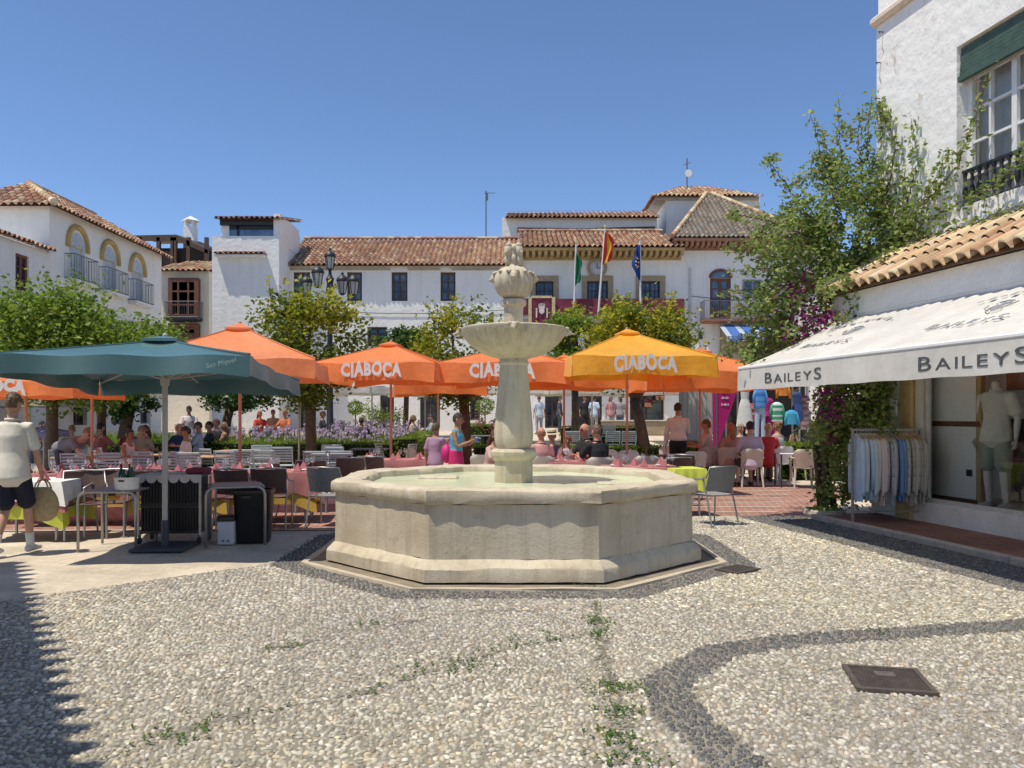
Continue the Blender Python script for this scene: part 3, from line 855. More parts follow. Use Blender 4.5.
# shop front
b = MB(); b.box((.25, -3.9, .17), (.5, 8.3, .34), bev=.01); b.build("shop_plinth", M("shop_plinth_paint", (.66, .63, .58), .7, .12, 3, .3), shop)
b = MB(); b.box((.14, .41, 1.54), (.30, .28, 3.05), bev=.02); b.box((.12, .41, .18), (.36, .34, .34), bev=.02); b.build("ochre_pillar", OCHRE, shop)
b = MB(); b.box((.2, .9, 1.55), (.36, .68, 3.1)); b.build("end_wall", WHITE, shop)
b = MB(); b.box((.10, .19, 1.7), (.12, .12, 2.72)); b.build("shop_post", M("cream_paint", (.60, .56, .48), .6, .08, 4), shop)
b = MB()
for y in (.07, -3.6, -7.9): b.box((.12, y, 1.7), (.06, .06, 2.7))
for z in (.37, 3.02): b.box((.12, -3.9, z), (.058, 7.9, .06))
fr = b.build("shop_window", M("pale_frame", (.5, .48, .44), .5), shop)
b = MB(); b.quad((.125, .05, .38), (.125, -8, .38), (.125, -8, 3.0), (.125, .05, 3.0)); b.build("pane", CLEAR, fr)
b = MB(); b.quad((2.6, .3, 0), (2.6, -8, 0), (2.6, -8, 3.2), (2.6, .3, 3.2)); b.quad((.2, .25, 0), (2.6, .25, 0), (2.6, .25, 3.2), (.2, .25, 3.2)); b.quad((.1, .3, 3.19), (2.6, .3, 3.19), (2.6, -8, 3.19), (.1, -8, 3.19)); b.quad((.1, .3, .345), (2.6, .3, .345), (2.6, -8, .345), (.1, -8, .345))
b.build("shop_interior", M("interior_wall", (.66, .60, .52), .9, .1, 2), shop)
PANELW = M("white_panel", (.80, .80, .78), .6, .04, 2)
b = MB(); b.box((.30, -.22, .94), (.05, .86, 1.00)); b.box((.30, -.22, 2.26), (.05, .86, 1.50)); b.build("display_panel", PANELW, shop)
b = MB(); b.box((.30, -.24, 1.475), (.06, .94, .075)); b.box((.30, -.22, .39), (.06, .9, .08)); b.box((.60, -2.2, 2.18), (.05, 2.7, .5)); b.build("panel_frame", WOOD_R, shop)
b = MB(); b.box((.32, -.69, 1.7), (.07, .07, 2.7)); b.build("panel_post", OCHRE, shop)
b = MB(); b.box((.265, -.54, .80), (.02, .09, .09)); b.build("socket", BLACKP, shop)
b = MB(); b.box((.75, -1.25, 1.0), (.5, .5, 1.1)); b.build("display_plinth", BLACKP, shop)
b = MB(); b.box((-.05, .62, 1.72), (.02, .17, .26)); b.build("wall_notice", FADEW, shop)
# awning
CANV = M("awning_canvas", (.76, .735, .68), .8, .12, 1.6, .35, 6, trans=.30)
aw = thing("awning", "white shop awning lettered in dark grey along its valance, over the shop front at right", "awning", tuple(SO), SRZ)
def awf(u, v):
    y = .77 - u * 9.2; x = -.82 - v * 1.68; z = 3.06 - v * .77 - (.03 + .022 * abs(math.sin(y * .62))) * math.sin(PI * v) + .005 * math.sin(y * 9) + .006 * math.sin(y * 3.1 + v * 4)
    return (x, y, z)
b = MB(); b.sheet(awf, 60, 10); b.build("canopy", CANV, aw, smooth=True)
def vaf(u, v):
    y = .775 - u * 9.2
    return (-2.515 - .003 * math.sin(y * 5) * v - .010 * v, y, 2.275 - .315 * v + .004 * math.sin(y * 7) * v)
b = MB(); b.sheet(vaf, 90, 4); val = b.build("valance", CANV, aw, smooth=True)
b = MB(); b.box((-2.5, -3.83, 2.285), (.05, 9.22, .045), bev=.012); b.build("front_bar", FADEW, aw)
b = MB(); b.tube([(-.84, .77, 3.06), (-.84, -8.4, 3.06)], .05, 8); b.build("roller_tube", FADEW, aw)
for y in (.55, -4.4):
    b = MB(); b.tube([(-.82, y, 2.9), (-1.6, y - .5, 2.62), (-2.46, y, 2.27)], .022, 6); b.build("folding_arm", ALU, aw)
INK = M("awning_ink", (.075, .08, .085), .8, .12, 9)
INKF = M("faded_awning_ink", (.31, .32, .32), .8, .2, 12)
# lettering: first and last letters taller than the middle ones
def aw_word(yc, width, h, mat, kind):
    if kind == 'val':
        X_ = Matrix(((0, 0, -1, -2.533), (-1, 0, 0, yc), (0, 1, 0, 2.10), (0, 0, 0, 1)))
        par = val
    word = "BAILEYS"; gl = []
    me = text_mesh("B", h * 1.2); 
    adv = 0; parts = []
    for i, ch in enumerate(word):
        s = h * (1.42 if ch in "BS" and i in (0, 6) else 1.12)
        m_ = text_mesh(ch, s, .0, .003)
        xs = [v.co.x for v in m_.vertices]; ysv = [v.co.y for v in m_.vertices]
        for v in m_.vertices:
            v.co.x += adv - min(xs); v.co.y -= min(ysv)
        adv += max(xs) - min(xs) + h * .22
        parts.append(m_)
    bm = bmesh.new()
    for m_ in parts: bm.from_mesh(m_)
    k = width / adv
    for v in bm.verts: v.co.x = (v.co.x - adv / 2) * k; v.co.y -= h * .5
    return bm
def put_word(yc, width, h, matrix, par, mat, kind='val'):
    bm = aw_word(yc, width, h, mat, kind)
    bmesh.ops.transform(bm, matrix=matrix, verts=bm.verts)
    me = bpy.data.meshes.new("lettering"); bm.to_mesh(me); me.materials.append(mat)
    o = bpy.data.objects.new("lettering", me); COL.objects.link(o); o.parent = par
def awt(yc):
    return Matrix(((0, 0, -1, -2.5250), (-1, 0, 0, yc), (0, 1, 0, 2.11), (0, 0, 0, 1)))
for t0 in (.80, 3.84, 6.9):
    put_word(0, 1.40, .145, awt(.77 - t0 - .70), val, INK)
# words and crest on the slope
sd = Vector((-1.68, 0, -.77)).normalized(); sn = Vector((-.77, 0, 1.68)).normalized()
def awsl(yc, v):
    p = Vector((-.82 - v * 1.68, yc, 3.06 - v * .77 - .03 * math.sin(PI * v) + .012)); up = -sd
    m_ = Matrix.Identity(4)
    for r_ in range(3): m_[r_][0] = (0, -1, 0)[r_]; m_[r_][1] = up[r_]; m_[r_][2] = sn[r_]; m_[r_][3] = p[r_]
    return m_
canopy = [c for c in aw.children if c.name.startswith("canopy")][0]
for yc in (-.45, -2.95, -5.2):
    put_word(0, 1.1, .14, awsl(yc, .62), canopy, INKF)
    bm = MB(awsl(yc, .40))
    for s_ in (-1, 1):
        bm.tube([(s_ * .02, -.12, 0), (s_ * .07, -.05, 0), (s_ * .03, .03, 0), (s_ * .10, .10, 0)], .010, 5)
        bm.tube([(s_ * .05, -.10, 0), (s_ * .16, -.02, 0), (s_ * .20, .08, 0)], .007, 5)
    bm.tube([(-.1, .13, 0), (0, .16, 0), (.1, .13, 0)], .008, 5); bm.tube([(0, -.1, 0), (0, .12, 0)], .008, 5)
    bm.build("crest", INKF, canopy)
    bm = MB(awsl(yc, .2))
    for k in range(9):
        a = (k - 4) / 4.0
        bm.box((a * .5, -.10 * a * a, 0), (.07, .02 + .05 * (k % 2), .004), rz=-a * .4)
    bm.build("arched_mark", INKF, canopy)

# ------------------------------------------------------------------ far buildings
BY = 42.0
def bx(px): return XP(px, BY)
def bz(py): return ZP(py, BY)
# --- town hall (long white building, two storeys)
th = thing("town_hall", "long white town hall with tiled roof, flags and burgundy balcony behind the square", "building", (0, BY, 0))
holes = []
main_w = [(293.5, 310, 272, 301), (347, 362, 272, 301), (391.5, 407.5, 272, 301), (440.5, 455.5, 272, 301), (368, 387, 327, 346)]
stone_w = [(535.5, 553.5, 281, 305), (587, 608, 281, 305), (641, 660, 281, 305)]
ground_o = [(380, 394, 392, 428), (300, 316, 394, 430), (470, 480, 396, 420), (498, 508, 396, 420), (545, 560, 390, 428), (578, 602, 396, 428), (630, 664, 391, 425), (420, 440, 392, 428)]
for (a, c, t, d) in main_w + ground_o: holes.append((bx(a), bx(c), bz(d), bz(t)))
for (a, c, t, d) in stone_w: holes.append((bx(a), bx(c), bz(d) - .75, bz(t)))
holes.append((bx(710), bx(731), bz(320), bz(278)))
b = MB(); x0, x1 = bx(274), bx(690)
wall_holes(b, x0, bx(840), 0, bz(264.5), [h for h in holes], .25)
b.quad((bx(519.5), 0, bz(264.5)), (bx(840), 0, bz(264.5)), (bx(840), 0, bz(249)), (bx(519.5), 0, bz(249)))
b.quad((bx(840), 0, 0), (bx(840), 12, 0), (bx(840), 12, bz(240)), (bx(840), 0, bz(240)))
b.build("wall", WHITE, th)
for i, (a, c, t, d) in enumerate(main_w): window(th, None, bx(a), bx(c), bz(d), bz(t), WOOD_D if i < 4 else IRON, GLASS_B, 2, 3, .14, .11, grille=(i == 4))
for (a, c, t, d) in stone_w: window(th, None, bx(a), bx(c), bz(d) - .75, bz(t), IRON, GLASS_B, 4, 4, .14, .09, surround=TAN, sw=.27)
for (a, c, t, d) in ground_o: window(th, None, bx(a), bx(c), bz(d), bz(t), WOOD_D, GLASS, 2, 3, .2, .1, name="doorway")
# lower eaves moulding
b = MB()
for (a, c) in ((322, 390), (408, 440), (452, 500), (280, 312)): b.box(((bx(a) + bx(c)) / 2, -.04, bz(269.5)), (bx(c) - bx(a), .08, .09))
b.build("eaves_moulding", M("stained_moulding", (.42, .36, .27), .85, .2, 2), th)
# main roof
tile_roof(th, "tile_roof", (bx(272), -.40, bz(265.8)), (bx(522), -.40, bz(265.8)), (bx(522) + .5, 4.2, 11.75), (bx(272) + .6, 4.2, 11.75), .27, .42, .06, TP, 31)
tile_roof(th, "tile_roof", (bx(519), -1.0, bz(250)), (bx(682), -1.0, bz(250)), (bx(672), 3.6, 12.05), (bx(519), 3.6, 12.05), .27, .42, .06, TP, 32)
ridge(th, (bx(272) + .6, 4.2, 11.8), (bx(519), 4.2, 11.8)); ridge(th, (bx(519), 3.6, 12.1), (bx(675), 3.6, 12.1), seed=5)
b = MB(); b.box(((bx(519) + bx(681)) / 2, -.45, bz(252.2)), (bx(681) - bx(519), .95, .14)); n = 27
for k in range(n): b.box((bx(521) + (bx(679) - bx(521)) * k / (n - 1), -.42, bz(255.5)), (.16, .8, .26))
b.box(((bx(519) + bx(681)) / 2, -.03, bz(257)), (bx(681) - bx(519), .06, .35))
b.build("bracketed_cornice", OCHRE, th)
b = MB(); b.quad((bx(519), -.9, bz(252)), (bx(519), 3.5, 11.95), (bx(519), 3.5, 9), (bx(519), -.2, 9)); b.build("gable_wall", WHITE, th)
for px in (519, 690):
    b = MB(); b.tube([(bx(px), -.08, bz(268)), (bx(px), -.08, .8)], .06, 8); b.build("downpipe", M("pipe_white", (.55, .54, .52), .6), th)
for (pa, pb, pyy, sg) in ((300, 520, 309, .25), (690, 790, 296, .2), (330, 470, 332, .15)):
    b = MB(); b.tube([(bx(pa) + (bx(pb) - bx(pa)) * k / 20, -.05, bz(pyy) - sg * math.sin(PI * k / 20)) for k in range(21)], .016, 5); b.build("wall_cable", IRON, th)
for px in (430, 560, 622, 700):
    b = MB(); b.box((bx(px), -.12, bz(336)), (.16, .24, .34)); b.tube([(bx(px), 0, bz(332)), (bx(px), -.12, bz(330))], .025, 5); b.build("wall_lamp", IRON, th)
# set-back upper storey
b = MB(); b.box(((bx(507) + bx(668)) / 2 + .0, 8.0, 11.42), (bx(662) - bx(500) + .6, 6, 3.6)); b.build("upper_storey_wall", WHITE, th)
YU = BY + 4.6
tile_roof(th, "tile_roof", (XP(505, YU), 4.6, ZP(216.5, YU)), (XP(660, YU), 4.6, ZP(216.5, YU)), (XP(660, YU), 7.4, ZP(216.5, YU) + 1.0), (XP(507, YU), 7.4, ZP(216.5, YU) + 1.0), .27, .4, .06, TP, 33)
b = MB(); b.tube([(XP(518, YU), 4.9, ZP(231, YU)), (XP(518, YU), 4.9, ZP(227, YU)), (XP(580, YU), 4.9, ZP(228, YU)), (XP(656, YU), 4.9, ZP(226, YU))], .05, 6); b.build("cable_duct", IRON, th)
# tower with hip roof and aerial
YT = BY + 6
b = MB(); b.box(((XP(660, YT) + XP(757, YT)) / 2 + .3, 9.2, 12.0), (XP(754, YT) - XP(660, YT), 6.2, 2 * (ZP(196, YT) - 12.0))); b.build("tower_wall", WHITE, th)
a0, a1, zt, zp = XP(652, YT), XP(762, YT), ZP(197, YT), ZP(180, YT)
tile_roof(th, "tower_roof", (a0, 5.6, zt), (a1, 5.6, zt), (a1 - 2.6, 8.6, zp + .35), (a0 + 2.4, 8.6, zp + .35), .27, .4, .06, TP_TAN[:3] + TP[:4], 34)
tile_roof(th, "tower_roof", (a0, 12.6, zt), (a0, 5.6, zt), (a0 + 2.4, 8.6, zp + .35), (a0 + 2.4, 9.6, zp + .35), .27, .4, .06, TP, 35)
b = MB(); b.box(((a0 + a1) / 2, 9.2, zt - .1), (a1 - a0 - .4, 6.6, .16)); b.build("tower_eaves", M("eaves_grey", (.45, .42, .38), .8), th)
# grey hip-roofed wing on the right
wz, pz_ = bz(240.5), bz(190)
tile_roof(th, "wing_roof", (bx(669), -.9, wz), (bx(812), -.9, wz), (bx(733), 4.5, 14.45), (bx(727), 4.5, 14.45), .25, .36, .05, TP_GREY, 36)
tile_roof(th, "wing_roof", (bx(669), 9.5, wz), (bx(669), -.9, wz), (bx(727), 4.5, 14.45), (bx(727), 4.6, 14.45), .25, .36, .05, TP_GREY, 37)
tile_roof(th, "wing_roof", (bx(812), -.9, wz), (bx(812), 9.5, wz), (bx(733), 4.6, 14.45), (bx(733), 4.5, 14.45), .25, .36, .05, TP_GREY, 38)
ridge(th, (bx(669), -.9, wz + .05), (bx(727), 4.5, 14.5), None, .12, TP_TAN, 6); ridge(th, (bx(812), -.9, wz + .05), (bx(733), 4.5, 14.5), None, .12, TP_TAN, 7)
b = MB(); b.box(((bx(671) + bx(810)) / 2, -.4, wz - .12), (bx(810) - bx(671), .9, .14)); n = 26
for k in range(n): b.box((bx(673) + (bx(808) - bx(673)) * k / (n - 1), -.38, wz - .3), (.15, .76, .24))
b.box(((bx(671) + bx(810)) / 2, -.03, wz - .36), (bx(810) - bx(671), .06, .35))
b.build("bracketed_cornice", M("red_ochre_stone", (.33, .17, .10), .8, .2, 2, .3), th)
# arched door with balcony
xa, xb_ = bx(710), bx(731); xm = (xa + xb_) / 2; zA = bz(278)
d_ = window(th, None, xa, xb_, bz(320), zA, WOOD_R, GLASS_B, 2, 4, .14, .14, name="arched_door")
b = MB(); b.add([(xm + (xb_ - xa) / 2 * math.cos(PI * k / 12), -.01, zA + (xb_ - xa) / 2 * .75 * math.sin(PI * k / 12)) for k in range(13)], [tuple(range(13))]); b.build("fanlight", GLASS_B, d_)
b = MB(); b.tube([(xm + (xb_ - xa) / 2 * math.cos(PI * k / 12), -.03, zA + (xb_ - xa) / 2 * .75 * math.sin(PI * k / 12)) for k in range(13)], .07, 6); b.build("arch_frame", WOOD_R, d_)
b = MB(); b.box((xm, .1, bz(316)), (xb_ - xa - .2, .06, .8)); b.build("door_panel", WOOD_R, d_)
xw = bx(752); w2 = .5
ww = window(th, None, xw - w2, xw + w2, bz(300), bz(280), M("mauve_frame", (.30, .25, .28), .6), GLASS_B, 2, 2, -.03, .08)
railing(th, None, bx(700), bx(782), bz(321), bz(303), .95, slab=M("balcony_red_tile", (.30, .13, .09), .8))
for px in (724, 754):
    pt = MB(); pt.lathe([(.10, 0), (.16, .26), (.17, .28), (.12, .28)], 10, (bx(px), -.75, bz(321) + .02)); pt.build("pot", M("terracotta", (.33, .14, .08), .8), th)
b = MB(); b.box((bx(752), -.3, bz(345)), (3.4, .5, 2.3)); 
b.build("porch_wall", TAN, th)
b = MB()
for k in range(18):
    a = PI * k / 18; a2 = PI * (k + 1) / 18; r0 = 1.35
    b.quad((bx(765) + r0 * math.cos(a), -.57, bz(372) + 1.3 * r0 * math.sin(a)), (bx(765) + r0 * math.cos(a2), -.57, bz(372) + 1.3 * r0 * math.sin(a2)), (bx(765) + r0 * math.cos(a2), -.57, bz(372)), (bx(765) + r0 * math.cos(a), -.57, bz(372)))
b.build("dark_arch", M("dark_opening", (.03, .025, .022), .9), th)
ba = thing("awning", "blue striped awning under the balcony behind the bougainvillea", "awning", (bx(748), BY - .55, bz(340)))
b = MB()
for k in range(14):
    x = -1.7 + k * .26
    b.quad((x, 0, .75 - .0 * k), (x + .26, 0, .75), (x + .26, -1.6, .0), (x, -1.6, .0), (.06, .16, .48) if k % 3 else (.45, .5, .6))
    b.quad((x, -1.6, 0), (x + .26, -1.6, 0), (x + .26, -1.61, -.25), (x, -1.61, -.25), (.06, .16, .48) if k % 3 else (.45, .5, .6))
b.build("awning_cloth", m_attr("cloth_attr", .85, .08, 4, .1, .2), ba)
# town-hall balcony, drape, clock
railing(th, None, bx(520), bx(681), bz(318.5), bz(303), 1.0, slab=M("balcony_grey", (.32, .30, .28), .8), th=.16)
BURG = M("burgundy_cloth", (.16, .022, .045), .85, .25, 2.5, .2)
def drf(u, v):
    x = bx(521) + (bx(680) - bx(521)) * u
    return (x, -1.03 - .02 * math.sin(x * 6) * v, bz(301.5) - v * (bz(301.5) - bz(317)) - .03 * abs(math.sin(x * 1.2)) * v)
b = MB(); b.sheet(drf, 120, 4)
b.build("balcony_drape", BURG, th, smooth=True)
ck = MB(); ck.M = Matrix.Translation((bx(597), -.06, bz(268))) @ Matrix.Rotation(PI / 2, 4, 'X')
ck.lathe([(.52, -.05), (.52, .06), (.38, .06), (.38, .0)], 24); cko = ck.build("clock", TAN, th)
ck = MB(); ck.M = Matrix.Translation((bx(597), -.08, bz(268))) @ Matrix.Rotation(PI / 2, 4, 'X'); ck.lathe([(.37, .03), (0, .036)], 24); ck.build("clock_face", M("clock_white", (.5, .52, .55), .5), cko)
ck = MB()
ck.box((bx(597), -.13, bz(268) + .12), (.035, .02, .26)); ck.box((bx(597) + .08, -.13, bz(268) - .03), (.18, .02, .035))
for k in range(12):
    a = k * PI / 6; ck.box((bx(597) + .31 * math.cos(a), -.12, bz(268) + .31 * math.sin(a)), (.035, .015, .035))
ck.build("clock_hands", IRON, cko)
# banner with crest
bn = thing("banner", "burgundy town hall banner with a pale embroidered crest hung over the balcony", "banner", (bx(541), BY - 1.08, bz(301)))
b = MB(); b.sheet(lambda u, v: (-.60 + 1.2 * u, -.02 - .02 * math.sin(u * 11), .02 - v * 1.28), 16, 8); b.build("banner_cloth", BURG, bn, smooth=True)
GOLD = M("gold_embroidery", (.52, .42, .22), .7, .3, 9)
b = MB()
for s in (-1, 1): b.box((s * .60, -.05, -.6), (.17, .03, 1.3))
b.box((0, -.05, .05), (1.03, .03, .12)); b.build("banner_border", GOLD, bn)
PALE = M("pale_embroidery", (.62, .55, .52), .8, .2, 9)
b = MB()
b.prism([(-.13, -.3), (.13, -.3), (.13, .02), (.0, .12), (-.13, .02)], 0, .015)
for v in range(len(b.v)): b.v[v] = (b.v[v][0], -.06 - b.v[v][2], -.72 - b.v[v][1] * -1 * -1)
for s in (-1, 1): b.box((s * .27, -.065, -.8), (.07, .02, .42)); b.box((s * .27, -.065, -.55), (.11, .02, .05))
for k in range(5): b.box((-.14 + k * .07, -.065, -.38 + .04 * (1 - abs(k - 2) / 2)), (.035, .02, .16))
b.box((0, -.067, -.47), (.34, .02, .05)); b.build("banner_crest", PALE, bn)
# flags
def flag(name, label, px, py_top, flag_top, flag_bot, lean, cols, dirx, stars=False):
    t = thing(name, label, "flag", (bx(px - 3 * lean), BY - 1.1, bz(317)), group="flags on the town hall balcony")
    h = bz(py_top) - bz(317); lx = lean * .16
    b = MB(); b.tube([(0, 0, 0), (lx, -.25, h)], [.055, .04], 8); pole_m = M("flag_pole_white", (.62, .62, .60), .5); b.build("flagpole", pole_m, t)
    b = MB(); b.ball((lx, -.25, h + .07), .07, 8, 6); b.build("finial", GOLD, t)
    zt, zb = bz(flag_top) - bz(317), bz(flag_bot) - bz(317); n = len(cols); nu, nv = 3 * n, 14
    def fn(u, v):
        zz = zt - v * (zt - zb) * (1 - .22 * u) - .15 * u
        f = zz / h
        w = .62 * dirx
        x = lx * f + w * u * (.55 + .45 * math.sin(v * 3)) + .06 * math.sin(v * 9 + u * 6) * u
        return (x, -.25 * f - .05 - .16 * math.sin(u * 9 + v * 2) * u, zz)
    b = MB()
    for k in range(n):
        b.sheet(lambda u, v: fn((k + u) / n, v), 6, nv, cols[k])
    fc = b.build("flag_cloth", m_attr("flag_cloth_attr", .8, .06, 4, .1, .3), t, smooth=True)
    if stars:
        b = MB()
        for k in range(8):
            a = k * PI / 4; p = Vector(fn(.5 + .22 * math.cos(a), .5 + .16 * math.sin(a))); b.box((p.x, p.y - .03, p.z), (.07, .02, .07), rz=0)
        b.build("star", M("flag_yellow", (.75, .55, .05), .7), fc)
flag("flag", "green and white regional flag drooping on the left balcony pole", 574, 249, 259, 290, .6, [(.02, .17, .08), (.5, .53, .5), (.02, .17, .08)][:1] + [(.02, .19, .10)], .55)
flag("flag", "red and yellow national flag on the tallest balcony pole by the clock", 602, 234, 238, 270, 2.0, [(.52, .02, .03), (.70, .42, .02), (.52, .02, .03)], .85)
flag("flag", "blue flag with yellow stars hanging on the right balcony pole", 636, 246, 250, 285, -.4, [(.02, .06, .30), (.025, .07, .34)], -.6, True)
# rooftop fittings
t = thing("aerial", "tall thin aerial mast standing above the long tiled roof ridge", "aerial", (XP(486, 47), 47, 10.5))
b = MB(); b.tube([(0, 0, 0), (0, 0, ZP(191, 47) - 10.5)], .035, 6); b.build("mast", GREYIRON, t)
b = MB(); b.tube([(-.1, 0, ZP(193, 47) - 10.5), (.55, 0, ZP(193, 47) - 10.5)], .02, 5); b.box((.05, 0, ZP(197, 47) - 10.5), (.14, .1, .4)); b.build("antenna", GREYIRON, t)
t = thing("aerial", "aerial with a small white dish on the tower roof", "aerial", (XP(687, 50), 50, ZP(184, 50)))
b = MB(); b.tube([(0, 0, -.5), (0, 0, 1.6)], .04, 6); b.tube([(-.2, 0, 1.2), (.25, 0, 1.35)], .02, 5); b.build("mast", GREYIRON, t)
b = MB(); b.M = Matrix.Translation((.05, -.1, .62)) @ Matrix.Rotation(PI / 2, 4, 'X'); b.lathe([(0, 0), (.15, .03), (.24, .1), (.25, .1)], 14); b.build("dish", WHITEP, t)
for (px, y0, w, h, lab) in ((482, 46.8, 1.0, .35, "low concrete chimney block on the long roof ridge"), (512, 46.8, .7, .5, "small flat white chimney beside the raised roof")):
    t = thing("chimney", lab, "chimney", (XP(px, y0), y0, 11.4)); b = MB(); b.box((0, 0, h / 2), (w, .5, h)); b.build("chimney_stack", CREAMW, t); b = MB(); b.box((0, 0, h + .04), (w + .15, .6, .08)); b.build("chimney_cap", TAN, t)
t = thing("roof_gable", "small white gable end showing above the long tiled roof", "roof gable", (XP(369, 49), 49, 11.4))
b = MB(); b.M = Matrix.Identity(4); b.add([(-.55, 0, 0), (1.3, 0, 0), (1.3, 0, .35), (-.55, 0, 1.15), (-.55, 3, 0), (1.3, 3, 0), (1.3, 3, .35), (-.55, 3, 1.15)], [(0, 1, 2, 3), (0, 3, 7, 4), (3, 2, 6, 7), (1, 5, 6, 2)]); b.build("gable_wall", WHITE, t)
b = MB(); b.tube([(-.6, 1.5, 1.2), (1.5, 1.5, .32)], .12, 6, TP[0]); b.build("roof_edge", TILE, t)
# --- white tower house on the left of the town hall
YW = 40.0
tw = thing("tower_house", "white tower house with glazed roof room left of the long tiled building", "building", (0, YW, 0))
def wx(px): return XP(px, YW)
def wz_(py): return ZP(py, YW)
b = MB(); b.box(((wx(212) + wx(279)) / 2, 2.0, wz_(236) / 2), (wx(279) - wx(212), 4.0, wz_(236))); b.build("wall", WHITE, tw)
b = MB(); zt_, zb_ = wz_(219), wz_(237)
b.box(((wx(219) + wx(227)) / 2, 2.0, (zt_ + zb_) / 2), (wx(227) - wx(219), 3.4, zt_ - zb_)); b.box(((wx(273) + wx(279.6)) / 2, 1.9, (zt_ + zb_) / 2 + .03), (wx(279.6) - wx(273), 3.62, zt_ - zb_ + .5)); b.box(((wx(219) + wx(279)) / 2, 3.9, (zt_ + zb_) / 2), (wx(279) - wx(219) - .02, .2, zt_ - zb_))
b.build("roof_room_wall", WHITE, tw)
b = MB(); b.box(((wx(219) + wx(277)) / 2, .25, zt_ - .12), (wx(277) - wx(219), .3, .3)); b.box(((wx(226) + wx(238)) / 2 + .18, .36, (zt_ + zb_) / 2), (.1, .1, zt_ - zb_)); b.box(((wx(227) + wx(273)) / 2, .36, zt_ - .33), (wx(273) - wx(227), .1, .2)); b.build("window_frame", IRON, tw)
b = MB(); b.quad((wx(227), .4, zb_), (wx(273), .4, zb_), (wx(273), .4, zt_), (wx(227), .4, zt_)); b.build("roof_window", m_glass_dark("sky_glass", (.10, .17, .26)), tw)
tile_roof(tw, "tile_roof", (wx(215), -.2, wz_(218.5)), (wx(281), -.2, wz_(218.5)), (wx(281), 4.4, wz_(218.5) + .95), (wx(215), 4.4, wz_(218.5) + .95), .26, .4, .06, TP, 41)
tile_roof(tw, "ledge_tiles", (wx(216), -.42, wz_(254.5)), (wx(266.5), -.42, wz_(254.5)), (wx(266.5), .02, wz_(252.5)), (wx(216), .02, wz_(252.5)), .25, .4, .05, TP, 42)
b = MB(); b.box(((wx(217) + wx(266)) / 2, -.18, wz_(256) - .04), (wx(266) - wx(217), .4, .1)); b.build("ledge", WHITE, tw)
# --- house with three arched windows, far left
ah = thing("arched_house", "white house with hip tiled roof and three arched balcony windows at the left", "building", (0, 0, 0))
HX, H0, H1, HZ = -17.0, 29.4, 38.8, 9.25
AM = Matrix.Translation((HX, H0, 0)) @ Matrix.Rotation(PI / 2, 4, 'Z')    # wall x -> +Y, outward -y -> +X
arch = []
for (p0, p1, pt, pb) in ((70, 84, 247, 282), (103, 116, 260, 293), (131, 143, 272, 303)):
    ya, yb = HX * F / (p0 - 512), HX * F / (p1 - 512)
    ym = (ya + yb) / 2; hw = .55
    arch.append((ym - H0, hw, ZP(pb, ym), ZP(pt, ym)))
lowh = [(1.6, 2.6, 1.2, 3.0), (4.6, 5.6, 1.2, 3.0), (7.2, 8.2, 1.2, 3.0)]
b = MB(AM); wall_holes(b, 0, H1 - H0, 0, HZ + .17, [(a - w, a + w, z0, z1) for (a, w, z0, z1) in arch] + lowh, .3)
b.M = None; b.quad((HX - 6.5, H0, 0), (HX, H0, 0), (HX, H0, HZ + .17), (HX - 6.5, H0, HZ + .17)); b.quad((HX, H1, 0), (HX - 6.5, H1, 0), (HX - 6.5, H1, HZ), (HX, H1, HZ))
b.build("wall", WHITE, ah)
for (a, w, z0, z1) in arch:
    wo = window(ah, AM, a - w, a + w, z0, z1, WHITEP, GLASS_B, 2, 4, .2, .08, curtain=None, name="arched_window")
    b = MB(AM); b.add([(a + w * math.cos(PI * k / 10), -.012, z1 + w * 1.0 * math.sin(PI * k / 10)) for k in range(11)], [tuple(range(11))]); b.build("fanlight", M("pale_blue_shutter", (.45, .50, .55), .6), wo)
    b = MB(AM); pts = [(a + (w + .16) * math.cos(PI * k / 12), -.02, z1 + .02 + (w + .16) * 1.05 * math.sin(PI * k / 12)) for k in range(13)]
    pts = [(a + w + .16, -.02, z1 - .12)] + pts + [(a - w - .16, -.02, z1 - .12)]
    b.tube(pts, .115, 8); b.build("arch_moulding", M("ochre_paint", (.48, .33, .11), .8, .2, 3), wo)
    b = MB(AM); b.box((a, .12, (z0 + z1) / 2), (w * 1.6, .03, z1 - z0 - .1)); b.build("shutter", M("pale_blue_shutter", (.45, .50, .55), .6), wo)
    railing(ah, AM, a - w - .33, a + w + .33, z0, z0 + .95, .4, slab=WHITE)
for h in lowh: window(ah, AM, *h, WOOD_D, GLASS, 2, 3, .2, .1)
b = MB(AM); b.box(((H1 - H0) / 2, -.04, 5.7), (H1 - H0, .09, .12)); b.build("string_course", WHITE, ah)
pk0, pk1 = (HX - 2.1, H0 + 2.2, 10.75), (HX - 2.1, H1 - 2.2, 10.75)
tile_roof(ah, "tile_roof", (HX + .4, H0 - .4, HZ), (HX + .4, H1 + .4, HZ), pk1, pk0, .28, .42, .06, TP, 51)
tile_roof(ah, "tile_roof", (HX - 4.6, H0 - .4, HZ), (HX + .4, H0 - .4, HZ), (HX - 2.08, H0 + 2.2, 10.75), pk0, .28, .42, .06, TP, 52)
ridge(ah, (HX + .4, H0 - .4, HZ + .08), pk0, None, .13, TP_TAN, 9); ridge(ah, pk0, pk1, None, .13, TP, 10)
